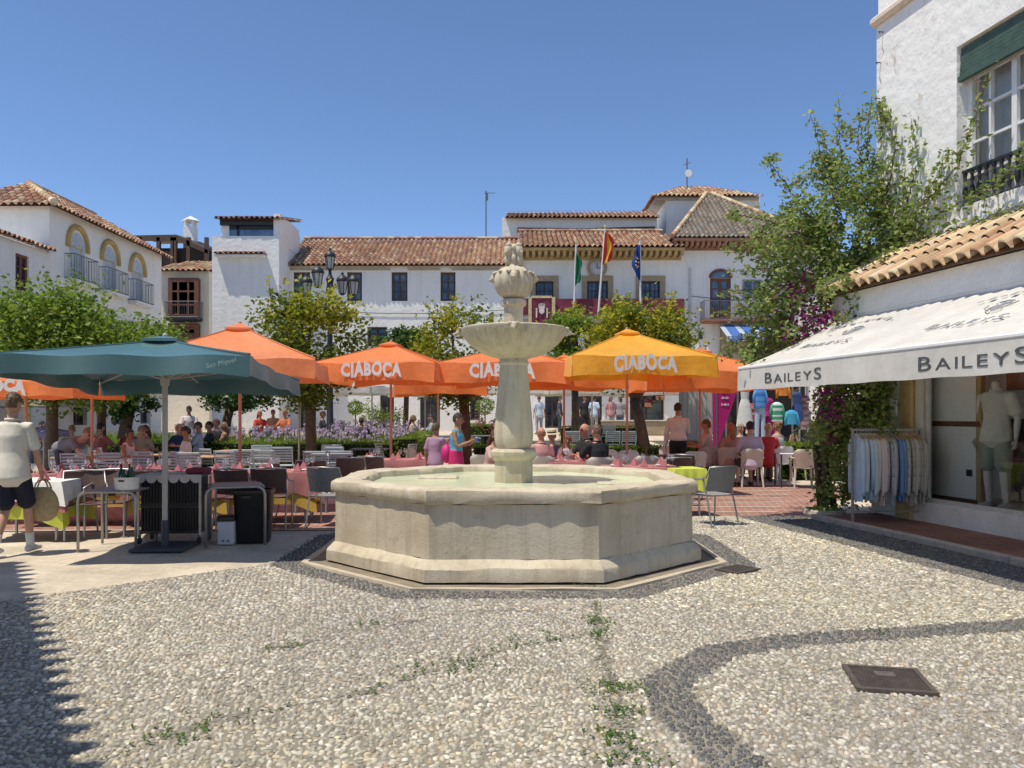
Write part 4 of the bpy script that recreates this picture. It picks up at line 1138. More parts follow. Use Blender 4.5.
# annex in front of it
an_ = thing("annex_house", "low white house with tiled coping and one dark wooden window at the left edge", "building", (0, 0, 0))
NM = Matrix.Translation((HX + .05, 22.0, 0)) @ Matrix.Rotation(PI / 2, 4, 'Z')
w0, w1 = HX * F / (14 - 512) - 22, HX * F / (27.5 - 512) - 22
b = MB(NM); wall_holes(b, 0, 7.35, 0, 7.55, [(w0, w1, 5.85, 7.15), (2.0, 3.2, .9, 3.2)], .25)
b.quad((0, 0, 0), (0, 4, 0), (0, 4, 7.55), (0, 0, 7.55)); b.quad((0, 0, 7.55), (7.35, 0, 7.55), (7.35, 4, 7.9), (0, 4, 7.9)); b.build("wall", WHITE, an_)
window(an_, NM, w0, w1, 5.85, 7.15, WOOD_R, GLASS, 2, 3, .1, .1); window(an_, NM, 2.0, 3.2, .9, 3.2, WOOD_D, GLASS, 2, 3, .2, .1)
tile_roof(an_, "coping_tiles", (HX + .3, 22, 7.6), (HX + .3, 29.35, 7.6), (HX - .5, 29.35, 7.85), (HX - .5, 22, 7.85), .26, .4, .06, TP, 53)
# brown bay-window house and timber roof terrace between
YB = 43.0
bh = thing("bay_window_house", "cream house with a brown wooden bay window beneath a small tiled roof", "building", (0, YB, 0))
def cx(px): return XP(px, YB)
def cz(py): return ZP(py, YB)
b = MB(); b.box(((cx(150) + cx(209)) / 2, 3.0, cz(271) / 2), (cx(209) - cx(150), 6, cz(271))); b.build("wall", CREAMW, bh)
tile_roof(bh, "tile_roof", (cx(152), -.5, cz(271.5)), (cx(211), -.5, cz(271.5)), (cx(200), 3.4, cz(271.5) + 1.2), (cx(164), 3.4, cz(271.5) + 1.2), .28, .4, .06, TP_TAN + TP, 54)
for (t_, d__) in ((279, 319), (324, 340)):
    o = window(bh, None, cx(171), cx(201), cz(d__), cz(t_), WOOD_R, GLASS, 3, 3, -.35, .22, name="bay_window")
    b = MB(); b.box(((cx(171) + cx(201)) / 2, -.16, (cz(d__) + cz(t_)) / 2), (cx(201) - cx(171) - .05, .34, cz(t_) - cz(d__) - .05)); b.build("bay_body", WOOD_D, o)
railing(bh, None, cx(169), cx(203), cz(319), cz(303), .7, slab=IRON)
rt = thing("roof_terrace", "dark timber roofed terrace standing above the cream bay window house", "roof terrace", (0, YB + 3, 0))
b = MB(); xa, xb2 = XP(132, YB + 3), XP(208, YB + 3); ya_ = ZP(238, YB + 3)
b.M = Matrix.Identity(4)
b.add([(xa, 0, ya_ + .15), (XP(176, 46), 0, ya_ + .2), (xb2, 0, ZP(250, 46)), (xb2, 4, ZP(250, 46) + .4), (XP(176, 46), 4, ya_ + .6), (xa, 4, ya_ + .5)], [(0, 1, 4, 5), (1, 2, 3, 4)])
b.add([(xa, 0, ya_ + .15), (XP(176, 46), 0, ya_ + .2), (xb2, 0, ZP(250, 46)), (xb2, 0, ZP(254, 46)), (XP(176, 46), 0, ya_ - .15), (xa, 0, ya_ - .2)], [(0, 1, 4, 5), (1, 2, 3, 4)]); b.build("timber_roof", WOOD_D, rt)
b = MB()
for px in (140, 158, 172, 174.5, 188, 206): b.box((XP(px, 46), .1, ZP(258, 46)), (.2, .2, 2.4))
b.build("timber_post", WOOD_D, rt)
b = MB(); b.box(((xa + xb2) / 2, 2.2, ZP(256, 46) - 2.6), (xb2 - xa - .1, 3, 6.4)); b.build("terrace_wall", M("dark_terrace", (.06, .05, .045), .8), rt)
b = MB(); b.box((XP(150, 46), .4, ZP(262, 46)), (2.6, .1, 1.4)); b.build("shade_screen", M("brown_screen", (.10, .07, .05), .8), rt)
t = thing("chimney", "white chimney with a pointed cap behind the timber roof terrace", "chimney", (XP(190.5, 48), 48, ZP(245, 48)))
b = MB(); b.box((0, 0, .3), (.62, .62, 1.5)); b.build("chimney_stack", WHITE, t); b = MB()
for k in range(4): b.box((.22 * (-1 if k % 2 else 1), .22 * (-1 if k > 1 else 1), 1.2), (.12, .12, .35))
b.build("chimney_vent", WHITE, t); b = MB(); b.lathe([(.55, 1.38), (.56, 1.45), (.0, 1.75)], 4); b.build("chimney_cap", WHITE, t)
# buildings that close the square further right and behind, seen only in gaps
rb = thing("corner_house", "white house closing the square behind the bougainvillea on the right", "building", (0, 0, 0))
b = MB(); b.box((17.5, 40, 4.0), (5, 14, 8.0)); b.build("wall", WHITE, rb)
tile_roof(rb, "tile_roof", (14.8, 33, 8.0), (14.8, 47, 8.0), (17.5, 47, 9.3), (17.5, 33, 9.3), .3, .42, .06, TP, 55)
# house outside the left edge whose scalloped tiled eave throws the jagged shade
sh_ = thing("eave_house", "white house beyond the left edge whose tiled eave casts the scalloped pebble shadow", "building", (-7.10, 7.80, 0), math.atan2(-.83, .56))
eh = 5.0
b = MB(); b.box((4.35, -2.3, eh / 2 - .05), (8.7, 3.6, eh - .1)); b.build("wall", WHITE, sh_)
tile_roof(sh_, "tile_roof", (8.8, 0, eh), (0, 0, eh), (0, -2.4, eh + 1.1), (8.8, -2.4, eh + 1.1), .27, .42, .07, TP, 56, .085)
# ------------------------------------------------------------------ parasols
ORANGE = M("canvas_attr", (1, 1, 1), .5, .13, 1.4, .5, 5.5, 0, True, .36, .03, .7)
INKW = M("white_lettering", (.80, .74, .68), .8, .05, 9)
def canopy_mesh(b, s, h, col, vh, seed=1, scal=.05):
    r = random.Random(seed); hs = s / 2; n = 10
    for k in range(4):
        a = k * PI / 2; ca, sa = math.cos(a), math.sin(a)
        def top(u, v, ca=ca, sa=sa):
            # v 0 apex .. 1 edge ; u along edge
            x = (u * 2 - 1) * hs * v; y = -hs * v
            bow = (1 - (2 * u - 1) ** 2) * v
            y += bow * scal * 1.2
            z = h * (1 - v) * (.90 + .10 * (1 - v)) - .05 * math.sin(PI * v) * (1 - (2 * u - 1) ** 2) + .012 * math.sin(u * 17 + k) * v * v
            return (x * ca - y * sa, x * sa + y * ca, z)
        def vl(u, v, ca=ca, sa=sa):
            x = (u * 2 - 1) * hs; y = -hs
            bow = 1 - (2 * u - 1) ** 2
            y += bow * scal * 1.2 - .03 * v * math.sin(u * 15 + seed + k) - .02 * v
            e = abs(2 * u - 1)
            z = .012 * math.sin(u * 17 + k) - v * vh * (1 + .10 * e ** 4 + .03 * math.sin(u * 9 + seed))
            return (x * ca - y * sa, x * sa + y * ca, z)
        hp = [top(0, q / 8) for q in range(9)]
        b.tube([(x_ * 1.002, y_ * 1.002, z_ + .004) for x_, y_, z_ in hp], .011, 5, tuple(q * .86 for q in col), cap=False)
        b.sheet(top, 14, 9, col); b.sheet(vl, 20, 3, col)
TEALC = M('teal_canvas', (.040, .122, .132), .42, .06, 2, .15, 30, trans=.03, spec=.8)
def parasol(name, label, base, s, zedge, zapex, rz, col, polemat, vh=.3, letter=None, group="orange parasols over the café terrace", seed=1, tilt=0.0, base_plate=False, pole_r=.028, lw=1.15, lh=.2, small=False, vent=True, letter2=False, canvas=None):
    CANVAS_ = canvas or ORANGE
    t = thing(name, label, "parasol", base, rz, group)
    h = zapex - zedge
    Mt = Matrix.Translation((0, 0, zedge)) @ Matrix.Rotation(tilt, 4, 'X')
    b = MB(Mt); canopy_mesh(b, s, h, col, vh, seed); cn = b.build("canopy", CANVAS_, t, smooth=35)
    if vent:
        b = MB(Mt); k = .15; v = s / 2 * k
        b.add([(-v, -v, h * (1 - k) + .05), (v, -v, h * (1 - k) + .05), (v, v, h * (1 - k) + .05), (-v, v, h * (1 - k) + .05), (0, 0, h + .055),
               (-v * 1.02, -v * 1.02, h * (1 - k) + .015), (v * 1.02, -v * 1.02, h * (1 - k) + .015), (v * 1.02, v * 1.02, h * (1 - k) + .015), (-v * 1.02, v * 1.02, h * (1 - k) + .015)],
              [(0, 1, 4), (1, 2, 4), (2, 3, 4), (3, 0, 4), (0, 5, 6, 1), (1, 6, 7, 2), (2, 7, 8, 3), (3, 8, 5, 0)], tuple(c * .93 for c in col))
        b.build("vent_cap", CANVAS_, cn)
    b = MB(); b.tube([(0, 0, 0), (0, 0, zapex - .06)], pole_r, 10); b.build("pole", polemat, t)
    b = MB(); b.lathe([(.02, zapex - .05), (.03, zapex + .03), (.03, zapex + .065), (.0, zapex + .09)], 8); b.build("finial", polemat, t)
    if not small:
        for k in range(8):
            a = k * PI / 4; R_ = s / 2 * (1.414 if k % 2 else .96) * .97
            a += -PI / 2 if k % 2 == 0 else -PI / 2
            b = MB(Mt); b.tube([(.03 * math.cos(a), .03 * math.sin(a), h - .16), (R_ * .6 * math.cos(a), R_ * .6 * math.sin(a), h * .36 - .09), (R_ * math.cos(a), R_ * math.sin(a), -.045)], .011, 5); rb = b.build("rib", polemat, t)
            b = MB(Mt); zs = -.02 - .10; b.tube([(.04 * math.cos(a), .04 * math.sin(a), zs), (R_ * .5 * math.cos(a), R_ * .5 * math.sin(a), h * .44 - .10)], .010, 5); b.build("strut", polemat, rb)
        b = MB(); b.lathe([(.05, zedge - .2), (.06, zedge - .12), (.05, zedge - .05)], 8); b.build("hub", polemat, t)
    if letter:
        X_ = Mt @ Matrix.Translation((0, -s / 2 + .06 - .046, -vh * .46)) @ UP
        k = lw / 2
        bow = lambda x: .06 * (1 - (x / (s / 2)) ** 2)
        rr = random.Random(seed)
        o = text_obj("lettering", letter, lh * 1.38, INKW, cn, Matrix.Identity(4), .018, .004, lw, None)
        for v in o.data.vertices:
            x, y, z = v.co
            yy = -s / 2 + bow(x) - .065 - z
            zz = -vh * .48 + y * (1 + .10 * math.sin(x * 11 + seed)) + .035 * (1 - (x / k) ** 2) + .012 * math.sin(x * 17 + seed)
            v.co = Mt @ Vector((x, yy, zz))
    if base_plate:
        b = MB(); b.box((0, 0, .02), (.62, .62, .04), bev=.012); b.tube([(0, 0, .04), (0, 0, .34)], pole_r * 1.35, 10); b.build("base_plate", M("dark_base", (.055, .06, .075), .6), t)
    return t
OR1, OR2, YEL = (.92, .27, .058), (.92, .31, .105), (.96, .49, .03)
TEAL = (.95, .95, .95)
RZP = R(9)
tl = parasol("parasol", "large teal green square parasol on a grey pole beside the black service cart", (XP(165, 9.6), 9.6, 0), 2.66, 2.15, 2.50, R(4), TEAL, POLE_G, .2, None, None, 3, base_plate=True, pole_r=.034, tilt=-R(3.2), canvas=TEALC)
# script mark on the teal valance
tc = [c for c in tl.children if c.name.startswith("canopy")][0]
o = text_obj("lettering", "San Miguel", .07, M("pale_teal_ink", (.30, .38, .38), .8), tc, Matrix.Identity(4), 0, .003, .30)
Mtl = Matrix.Translation((0, 0, 2.15)) @ Matrix.Rotation(-R(3.2), 4, 'X')
for v in o.data.vertices:
    x, y, z = v.co; x2 = x + 1.05; v.co = Mtl @ Vector((x2, -1.33 + .06 * (1 - (x2 / 1.33) ** 2) - .055 - z, -.085 + y + x * .22))
parasol("parasol", "orange parasol rising behind the teal one with no lettering showing", (XP(240, 14), 14, 0), 2.8, 2.50, 3.16, RZP, OR2, POLE_P, .28, None, seed=4)
parasol("parasol", "orange parasol with white lettering between the trees left of the fountain", (XP(391, 17.5), 17.5, 0), 2.65, 2.66, 3.16, R(-9), OR1, POLE_P, .36, "CIABOCA", seed=5, lw=1.28, lh=.27)
parasol("parasol", "orange lettered parasol directly behind the fountain bowl and column", (XP(508, 17.8), 17.8, 0), 2.75, 2.68, 3.12, R(-5), OR1, POLE_P, .40, "CIABOCA", seed=6, lw=1.36, lh=.27)
parasol("parasol", "bright yellow orange parasol with white lettering right of the fountain", (XP(627, 16.8), 16.8, 0), 2.85, 2.74, 3.36, R(6), YEL, POLE_P, .36, "CIABOCA", seed=7, lw=1.25, lh=.27)
parasol("parasol", "orange parasol partly hidden behind the yellow one, above the waiter", (XP(700, 18.6), 18.6, 0), 2.7, 2.55, 3.1, RZP, OR1, POLE_P, .38, None, seed=8)
parasol("parasol", "low orange lettered parasol cut by the left edge under the teal one", (XP(26, 12.5), 12.5, 0), 2.2, 2.09, 2.40, R(8), OR1, WOOD_P, .22, "CIABOCA", seed=9, lw=.95, lh=.17)
parasol("parasol", "orange parasol hidden above the teal one, its salmon pole standing right of the walking man", (XP(92, 15.6), 15.6, 0), 2.4, 2.35, 2.75, RZP, OR2, POLE_P, .2, None, seed=10)
parasol("parasol", "orange parasol on a pale pole just left of the thick tree trunk", (XP(299, 20.6), 20.6, 0), 2.5, 2.66, 3.05, RZP, OR2, M("pale_pole", (.55, .47, .40), .5), .3, None, seed=11)
parasol("parasol", "orange parasol on a grey pole beside the woman with the pink bag", (XP(438, 21), 21, 0), 2.3, 2.42, 2.75, RZP, OR1, POLE_G, .3, None, seed=12)
parasol("parasol", "orange parasol on a salmon pole just right of the fountain column, behind the yellow one", (XP(564, 20), 20, 0), 2.5, 2.55, 3.06, RZP, OR1, POLE_P, .3, None, seed=13)
CRE = (.66, .63, .56)
for (px, Y, ze, s, lab) in ((240, 31, 2.75, 3.6, "far cream parasol seen below the teal canopy, above the seated diners"), (300, 33, 2.75, 3.4, "far cream parasol behind the thick tree trunk left of the fountain"), (372, 30, 2.72, 3.6, "cream parasol behind the orange one left of the fountain, over the lilac flowers"),
                            (425, 32, 2.7, 3.0, "far cream parasol behind the grey pole left of the woman with the pink bag"), (520, 31, 2.75, 3.4, "far cream parasol behind the fountain column"), (592, 30, 2.70, 3.8, "white parasol below the yellow one, left of the leaning tree trunk"), (690, 31, 2.75, 3.6, "far white parasol behind the standing waiter"), (150, 31, 2.75, 3.4, "far cream parasol behind the seated woman in white at left")):
    parasol("parasol", lab, (XP(px, Y), Y, gz(Y) ), s, ze - gz(Y) - .13, ze - gz(Y) + .25, R(6), CRE, POLE_G, .22, None, "white parasols of the far restaurants", seed=int(px), small=True, vent=False)
for (px, Y, ze, s, lab) in ((8, 26, 2.6, 3.0, "blue parasol at the far left beyond the walking man"), (72, 31, 2.45, 3.2, "far blue parasol behind the bending man and the tree trunk")):
    parasol("parasol", lab, (XP(px, Y), Y, gz(Y)), s, ze - gz(Y) - .1, ze - gz(Y) + .3, R(6), (.06, .16, .42), POLE_G, .2, None, "blue parasols at the left of the square", seed=int(px), small=True, vent=False)
parasol('parasol', 'low beige parasol behind the walking man, left of the brown trunk', (XP(30, 25), 25, gz(25)), 3.0, 1.95, 2.3, R(6), (.42, .36, .27), POLE_G, .25, None, None, seed=78, small=True, vent=False)
parasol("parasol", "lilac parasol folded low beside the brown tree trunk at left", (XP(44, 20), 20, 0), 1.0, 1.15, 1.32, R(6), (.22, .19, .36), POLE_G, .1, None, None, seed=77, small=True, vent=False)

# ------------------------------------------------------------------ trees and plants
def leaf_quads(b, r, p, size, cols, up=.3, n=1, droop=0.0):
    for _ in range(n):
        d = Vector((r.gauss(0, 1), r.gauss(0, 1), r.gauss(0, .6) + up - droop)).normalized()
        s_ = d.cross(Vector((r.gauss(0, 1), r.gauss(0, 1), r.gauss(0, 1)))).normalized()
        nr = d.cross(s_)
        l = size * r.uniform(.7, 1.3); w = l * r.uniform(.24, .36)
        c = r.choice(cols); k = r.uniform(.8, 1.2)
        b.add([p, p + d * l * .45 + s_ * w + nr * l * .06, p + d * l, p + d * l * .45 - s_ * w + nr * l * .06], [(0, 1, 2, 3)], (c[0] * k, c[1] * k, c[2] * k))
def tree(name, label, base, trunk_top, crown, nclump, nleaf, lsize, cols, tips, seed, trunk_r=.13, lean=(0, 0), cgroup=None, holes=.0, shoots=6):
    r = random.Random(seed)
    t = thing(name, label, "tree", base, 0, cgroup)
    cc, cr = Vector(crown[0]), Vector(crown[1])
    b = MB()
    top = Vector((lean[0], lean[1], trunk_top))
    pts = [Vector((0, 0, -.05)), Vector((lean[0] * .15 + r.uniform(-.02, .02), lean[1] * .2, trunk_top * .3)), Vector((lean[0] * .55 + r.uniform(-.03, .03), lean[1] * .6, trunk_top * .68)), top]
    b.tube(pts, [trunk_r * 1.25, trunk_r, trunk_r * .9, trunk_r * .95], 12)
    b.build("trunk", BARK, t, smooth=True)
    clumps = []
    for k in range(nclump):
        for _ in range(30):
            d = Vector((r.uniform(-1, 1), r.uniform(-1, 1), r.uniform(-1, 1)))
            if .25 < d.length < 1: break
        rad = d.length ** .45
        d = d.normalized() * rad * r.uniform(.78, 1.08)
        clumps.append(cc + Vector((d.x * cr.x, d.y * cr.y, d.z * cr.z)))
    for k in range(5):
        q = clumps[k]; mid = top.lerp(q, .5) + Vector((r.uniform(-.1, .1), r.uniform(-.1, .1), .1))
        lb = MB(); lb.tube([top - Vector((0, 0, .1)), mid, q], [trunk_r * .6, trunk_r * .36, .02], 7); lb.build("limb", BARK, t, smooth=True)
    b = MB(); per = nleaf // nclump
    for q in clumps:
        g_ = r.uniform(.14, .28) * (cr.x + cr.z) * .5
        bright = r.random() < .45 and q.z > cc.z - .1 * cr.z
        for _ in range(per):
            p = q + Vector((r.gauss(0, g_), r.gauss(0, g_), r.gauss(0, g_ * .75)))
            leaf_quads(b, r, p, lsize, tips if (bright and r.random() < .75) else cols, .1)
    for k in range(shoots):
        q = r.choice([c for c in clumps if c.z > cc.z] or clumps); d = Vector((r.gauss(0, .4), r.gauss(0, .4), 1)).normalized()
        ln = r.uniform(.3, .6) * cr.z
        b.tube([q, q + d * (cr.z * .2 + ln)], [.012, .004], 4, (.12, .11, .05))
        for _ in range(26):
            leaf_quads(b, r, q + d * (cr.z * .2 + ln) * r.uniform(.2, 1) + Vector((r.gauss(0, .05), r.gauss(0, .05), 0)), lsize * .9, tips, .2)
    b.build("crown", LEAF, t)
    return t
G1 = [(.17, .255, .034), (.20, .30, .04), (.13, .21, .032), (.24, .325, .045)]
G1T = [(.22, .32, .04), (.18, .28, .035)]
G2 = [(.16, .21, .025), (.20, .245, .028), (.11, .16, .025)]
G2T = [(.40, .40, .03), (.45, .40, .03), (.32, .36, .03)]
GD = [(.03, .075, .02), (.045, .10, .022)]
def orange(label, px, Y, crown_px, crown_r, tt, n, cols, tips, seed, tr=.14, leanpx=0, lsz=.13, cl=34, shoots=6):
    X = XP(px, Y); g0 = gz(Y)
    cx_ = XP(crown_px[0], Y) - X; cz_ = ZP(crown_px[1], Y) - g0
    return tree("orange_tree", label, (X, Y, g0), tt, ((cx_, 0, cz_), (crown_r[0] / F * Y, crown_r[0] / F * Y * .9, crown_r[1] / F * Y)), cl, n, lsz, cols, tips, seed, tr, (XP(px + leanpx, Y) - X, 0), "orange trees of the square", shoots=shoots)
orange("dense green orange tree in front of the arched house at left", 52, 19, (62, 345), (82, 52), 2.3, 17000, G1, G1T, 61, .14, 0, .125, 50)
orange("leafy orange tree behind the teal parasol, its trunk right of the salmon pole", 100, 21, (118, 350), (54, 46), 2.3, 9500, G1, G1T, 62, .12, 4, .125, 34)
orange("yellow green orange tree with a thick trunk left of the fountain, by the lamp post", 311, 20.5, (307, 346), (55, 52), 2.1, 9000, G2, G2T, 63, .145, 0, .13, 36, 9)
orange("thin leaved orange tree behind the fountain bowl, left of its neck", 467, 22, (463, 354), (42, 45), 1.9, 6000, G2, G2T, 64, .15, -3, .12, 30, 10)
orange("bright yellow green orange tree under the flags with a leaning trunk", 647, 22.5, (640, 344), (45, 48), 2.0, 9000, G2, G2T, 65, .17, -12, .13, 34, 8)
orange("mid green orange tree between the fountain bowl and the yellow parasol", 575, 26, (574, 342), (30, 28), 2.2, 5000, G1, G2T, 66, .12, 0, .14, 22)
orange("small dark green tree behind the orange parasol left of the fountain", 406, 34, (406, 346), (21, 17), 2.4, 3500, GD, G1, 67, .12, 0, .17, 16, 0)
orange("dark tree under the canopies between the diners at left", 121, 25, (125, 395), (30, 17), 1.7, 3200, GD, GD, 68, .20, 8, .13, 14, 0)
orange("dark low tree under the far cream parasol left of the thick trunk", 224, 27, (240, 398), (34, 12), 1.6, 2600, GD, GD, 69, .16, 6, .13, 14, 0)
for (px, py, Y, rad, lab) in ((355.5, 408, 36, .22, "small round clipped bush by the white wall behind the lilac flowers"), (485, 406, 36, .26, "small round topiary bush by the white wall left of the fountain column")):
    r = random.Random(px); t = thing("topiary", lab, "plant", (XP(px, Y), Y, gz(Y))); z0 = ZP(py, Y) - gz(Y)
    b = MB(); b.tube([(0, 0, 0), (0, 0, z0)], .03, 6); b.build("stem", BARK, t)
    b = MB()
    for _ in range(700):
        d = Vector((r.gauss(0, 1), r.gauss(0, 1), r.gauss(0, 1))).normalized(); leaf_quads(b, r, Vector((0, 0, z0)) + d * rad * 1.6 * r.uniform(.7, 1), .09, G1, 0)
    b.build("foliage", LEAF, t)

def hedge(label, p0, p1, w, h, n, cols, seed):
    r = random.Random(seed); p0, p1 = Vector(p0), Vector(p1); d = (p1 - p0); ln = d.length; d.normalize(); s_ = Vector((-d.y, d.x, 0))
    b = MB(); z0 = min(p0.z, p1.z)
    M_ = Matrix.Translation((p0 + p1) / 2) @ Matrix.Rotation(math.atan2(d.y, d.x), 4, 'Z')
    b.M = M_; b.box((0, 0, h / 2 - .02), (ln - .08, w - .08, h - .04), (.02, .035, .01)); b.M = None
    for _ in range(n):
        k = r.random()
        u = r.uniform(0, ln)
        if k < .5: q = (r.uniform(-w / 2, w / 2), h + r.gauss(0, .025))
        else: q = ((-1 if k < .78 else 1) * w / 2 + r.gauss(0, .02), r.uniform(.02, h))
        if r.random() < .06: u = r.choice((0, ln)); q = (r.uniform(-w / 2, w / 2), r.uniform(0, h))
        p = p0 + d * u + s_ * q[0] + Vector((0, 0, q[1]))
        leaf_quads(b, r, p, .055, cols, .35)
    o = b.build("hedge", LEAF); o.name = "hedge"
    tag(o, label, "hedge", "clipped hedges round the flower beds")
HG = [(.20, .29, .03), (.25, .34, .035), (.15, .235, .03)]
def gp(px, Y): return (XP(px, Y), Y, gz(Y))
hedge("long low clipped hedge in front of the lilac flowers, left of the fountain", gp(96, 23), gp(398, 22.0), .7, .80, 9000, HG, 1)
hedge("hedge end returning away from the square, left of the woman with the pink bag", (XP(404, 22.2), 21.9, 0), (XP(419, 26), 26.4, gz(26)), .75, .86, 4500, HG, 2)
hedge("low hedge behind the seated diners, right of the fountain column", gp(474, 23), gp(668, 22.6), .7, .66, 5000, HG, 3)
hedge("short clipped hedge between the waiter and the pink banner", gp(676, 22.6), gp(712, 22.4), .7, .78, 2000, HG, 4)
hedge("clipped hedge behind the white table, left of the bougainvillea", gp(778, 20.4), gp(838, 19.6), .8, .86, 3600, HG, 5)
hedge("far hedge strip under the white parasol", gp(560, 30), gp(640, 30), .6, .75, 2200, HG, 6)
hedge("small far clipped hedge left of the fountain column", gp(470, 30), gp(492, 29), .7, .85, 1500, HG, 7)
hedge("far hedge beyond the souvenir stall", gp(800, 30), gp(850, 30), .7, .9, 1600, HG, 8)
# lawn inside the bed and agapanthus
b = MB(); rr = random.Random(12)
for _ in range(7000):
    px = rr.uniform(90, 415); Y = rr.uniform(22.6, 27.5); p = Vector((XP(px, Y), Y, gz(Y) + .5)); l = rr.uniform(.12, .4)
    a = rr.uniform(0, 2 * PI); d = Vector((math.cos(a) * .6, math.sin(a) * .6, 1)) * l; s_ = Vector((-math.sin(a), math.cos(a), 0)) * .02
    c = rr.choice(HG); b.add([p - s_, p + s_, p + d], [(0, 1, 2)], c)
tag(b.build("bed_grass", LEAF), "green strap leaves filling the raised flower bed behind the hedge", kind="stuff")
b = MB(); b.add([(XP(90, 22.6), 22.4, .45), (XP(415, 22.4), 22.3, .45), (XP(415, 27), 27, .70), (XP(90, 27), 27, .70)], [(0, 1, 2, 3)]); tag(b.build("flower_bed", M("bed_soil", (.08, .06, .04), .95)), kind="structure")
b = MB(); rr = random.Random(13); PUR = [(.46, .34, .48), (.54, .42, .54), (.40, .28, .44), (.58, .48, .56)]
for _ in range(430):
    if rr.random() < .72: px, Y = rr.uniform(175, 412), rr.uniform(23.6, 27)
    else: px, Y = rr.uniform(330, 420), rr.uniform(27, 30)
    h = rr.uniform(.70, 1.02); p = Vector((XP(px, Y), Y, gz(Y))); q = p + Vector((rr.gauss(0, .05), 0, h))
    b.tube([p + Vector((0, 0, .45)), q], .008, 4, (.10, .16, .05), cap=False)
    for _ in range(14):
        d = Vector((rr.gauss(0, 1), rr.gauss(0, 1), rr.gauss(0, 1))).normalized(); s_ = d.orthogonal().normalized() * .022
        c = rr.choice(PUR); b.add([q + d * .02, q + d * .065 + s_, q + d * .095, q + d * .065 - s_], [(0, 1, 2, 3)], c)
tag(b.build("agapanthus_flowers", LEAF), "lilac agapanthus flower heads on thin stems above the hedge", kind="stuff")
# red flowering shrubs seen in gaps
def shrub(label, px, Y, w, h, n, cols, seed, lsz=.09):
    r = random.Random(seed); t = thing("shrub", label, "plant", gp(px, Y)); b = MB()
    for _ in range(5): b.tube([(r.uniform(-.1, .1), r.uniform(-.1, .1), 0), (r.gauss(0, w * .4), r.gauss(0, w * .3), h * .7)], [.025, .01], 5)
    b.build("stem", BARK, t); b = MB()
    cl = [Vector((r.uniform(-w, w), r.uniform(-w, w) * .6, r.uniform(.2, 1) * h)) for _ in range(max(6, n // 120))]
    for _ in range(n):
        p = r.choice(cl) + Vector((r.gauss(0, w * .2), r.gauss(0, w * .2), r.gauss(0, h * .13))); p.z = max(.03, p.z); leaf_quads(b, r, p, lsz, cols, .2)
    b.build("foliage", LEAF, t)
shrub("pink flowering shrub left of the fountain column in the distance", 492, 29, .55, 1.0, 1200, [(.35, .10, .12), (.40, .16, .16), (.06, .10, .03)], 3)
shrub("green bush in front of the dark doorway behind the lilac flowers", 382, 33, .7, 1.5, 1500, G1, 4)
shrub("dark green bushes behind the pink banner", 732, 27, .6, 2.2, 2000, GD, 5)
shrub("leafy shrub filling the gap right of the souvenir stall", 822, 28, 1.0, 1.5, 2400, GD + G1, 6)

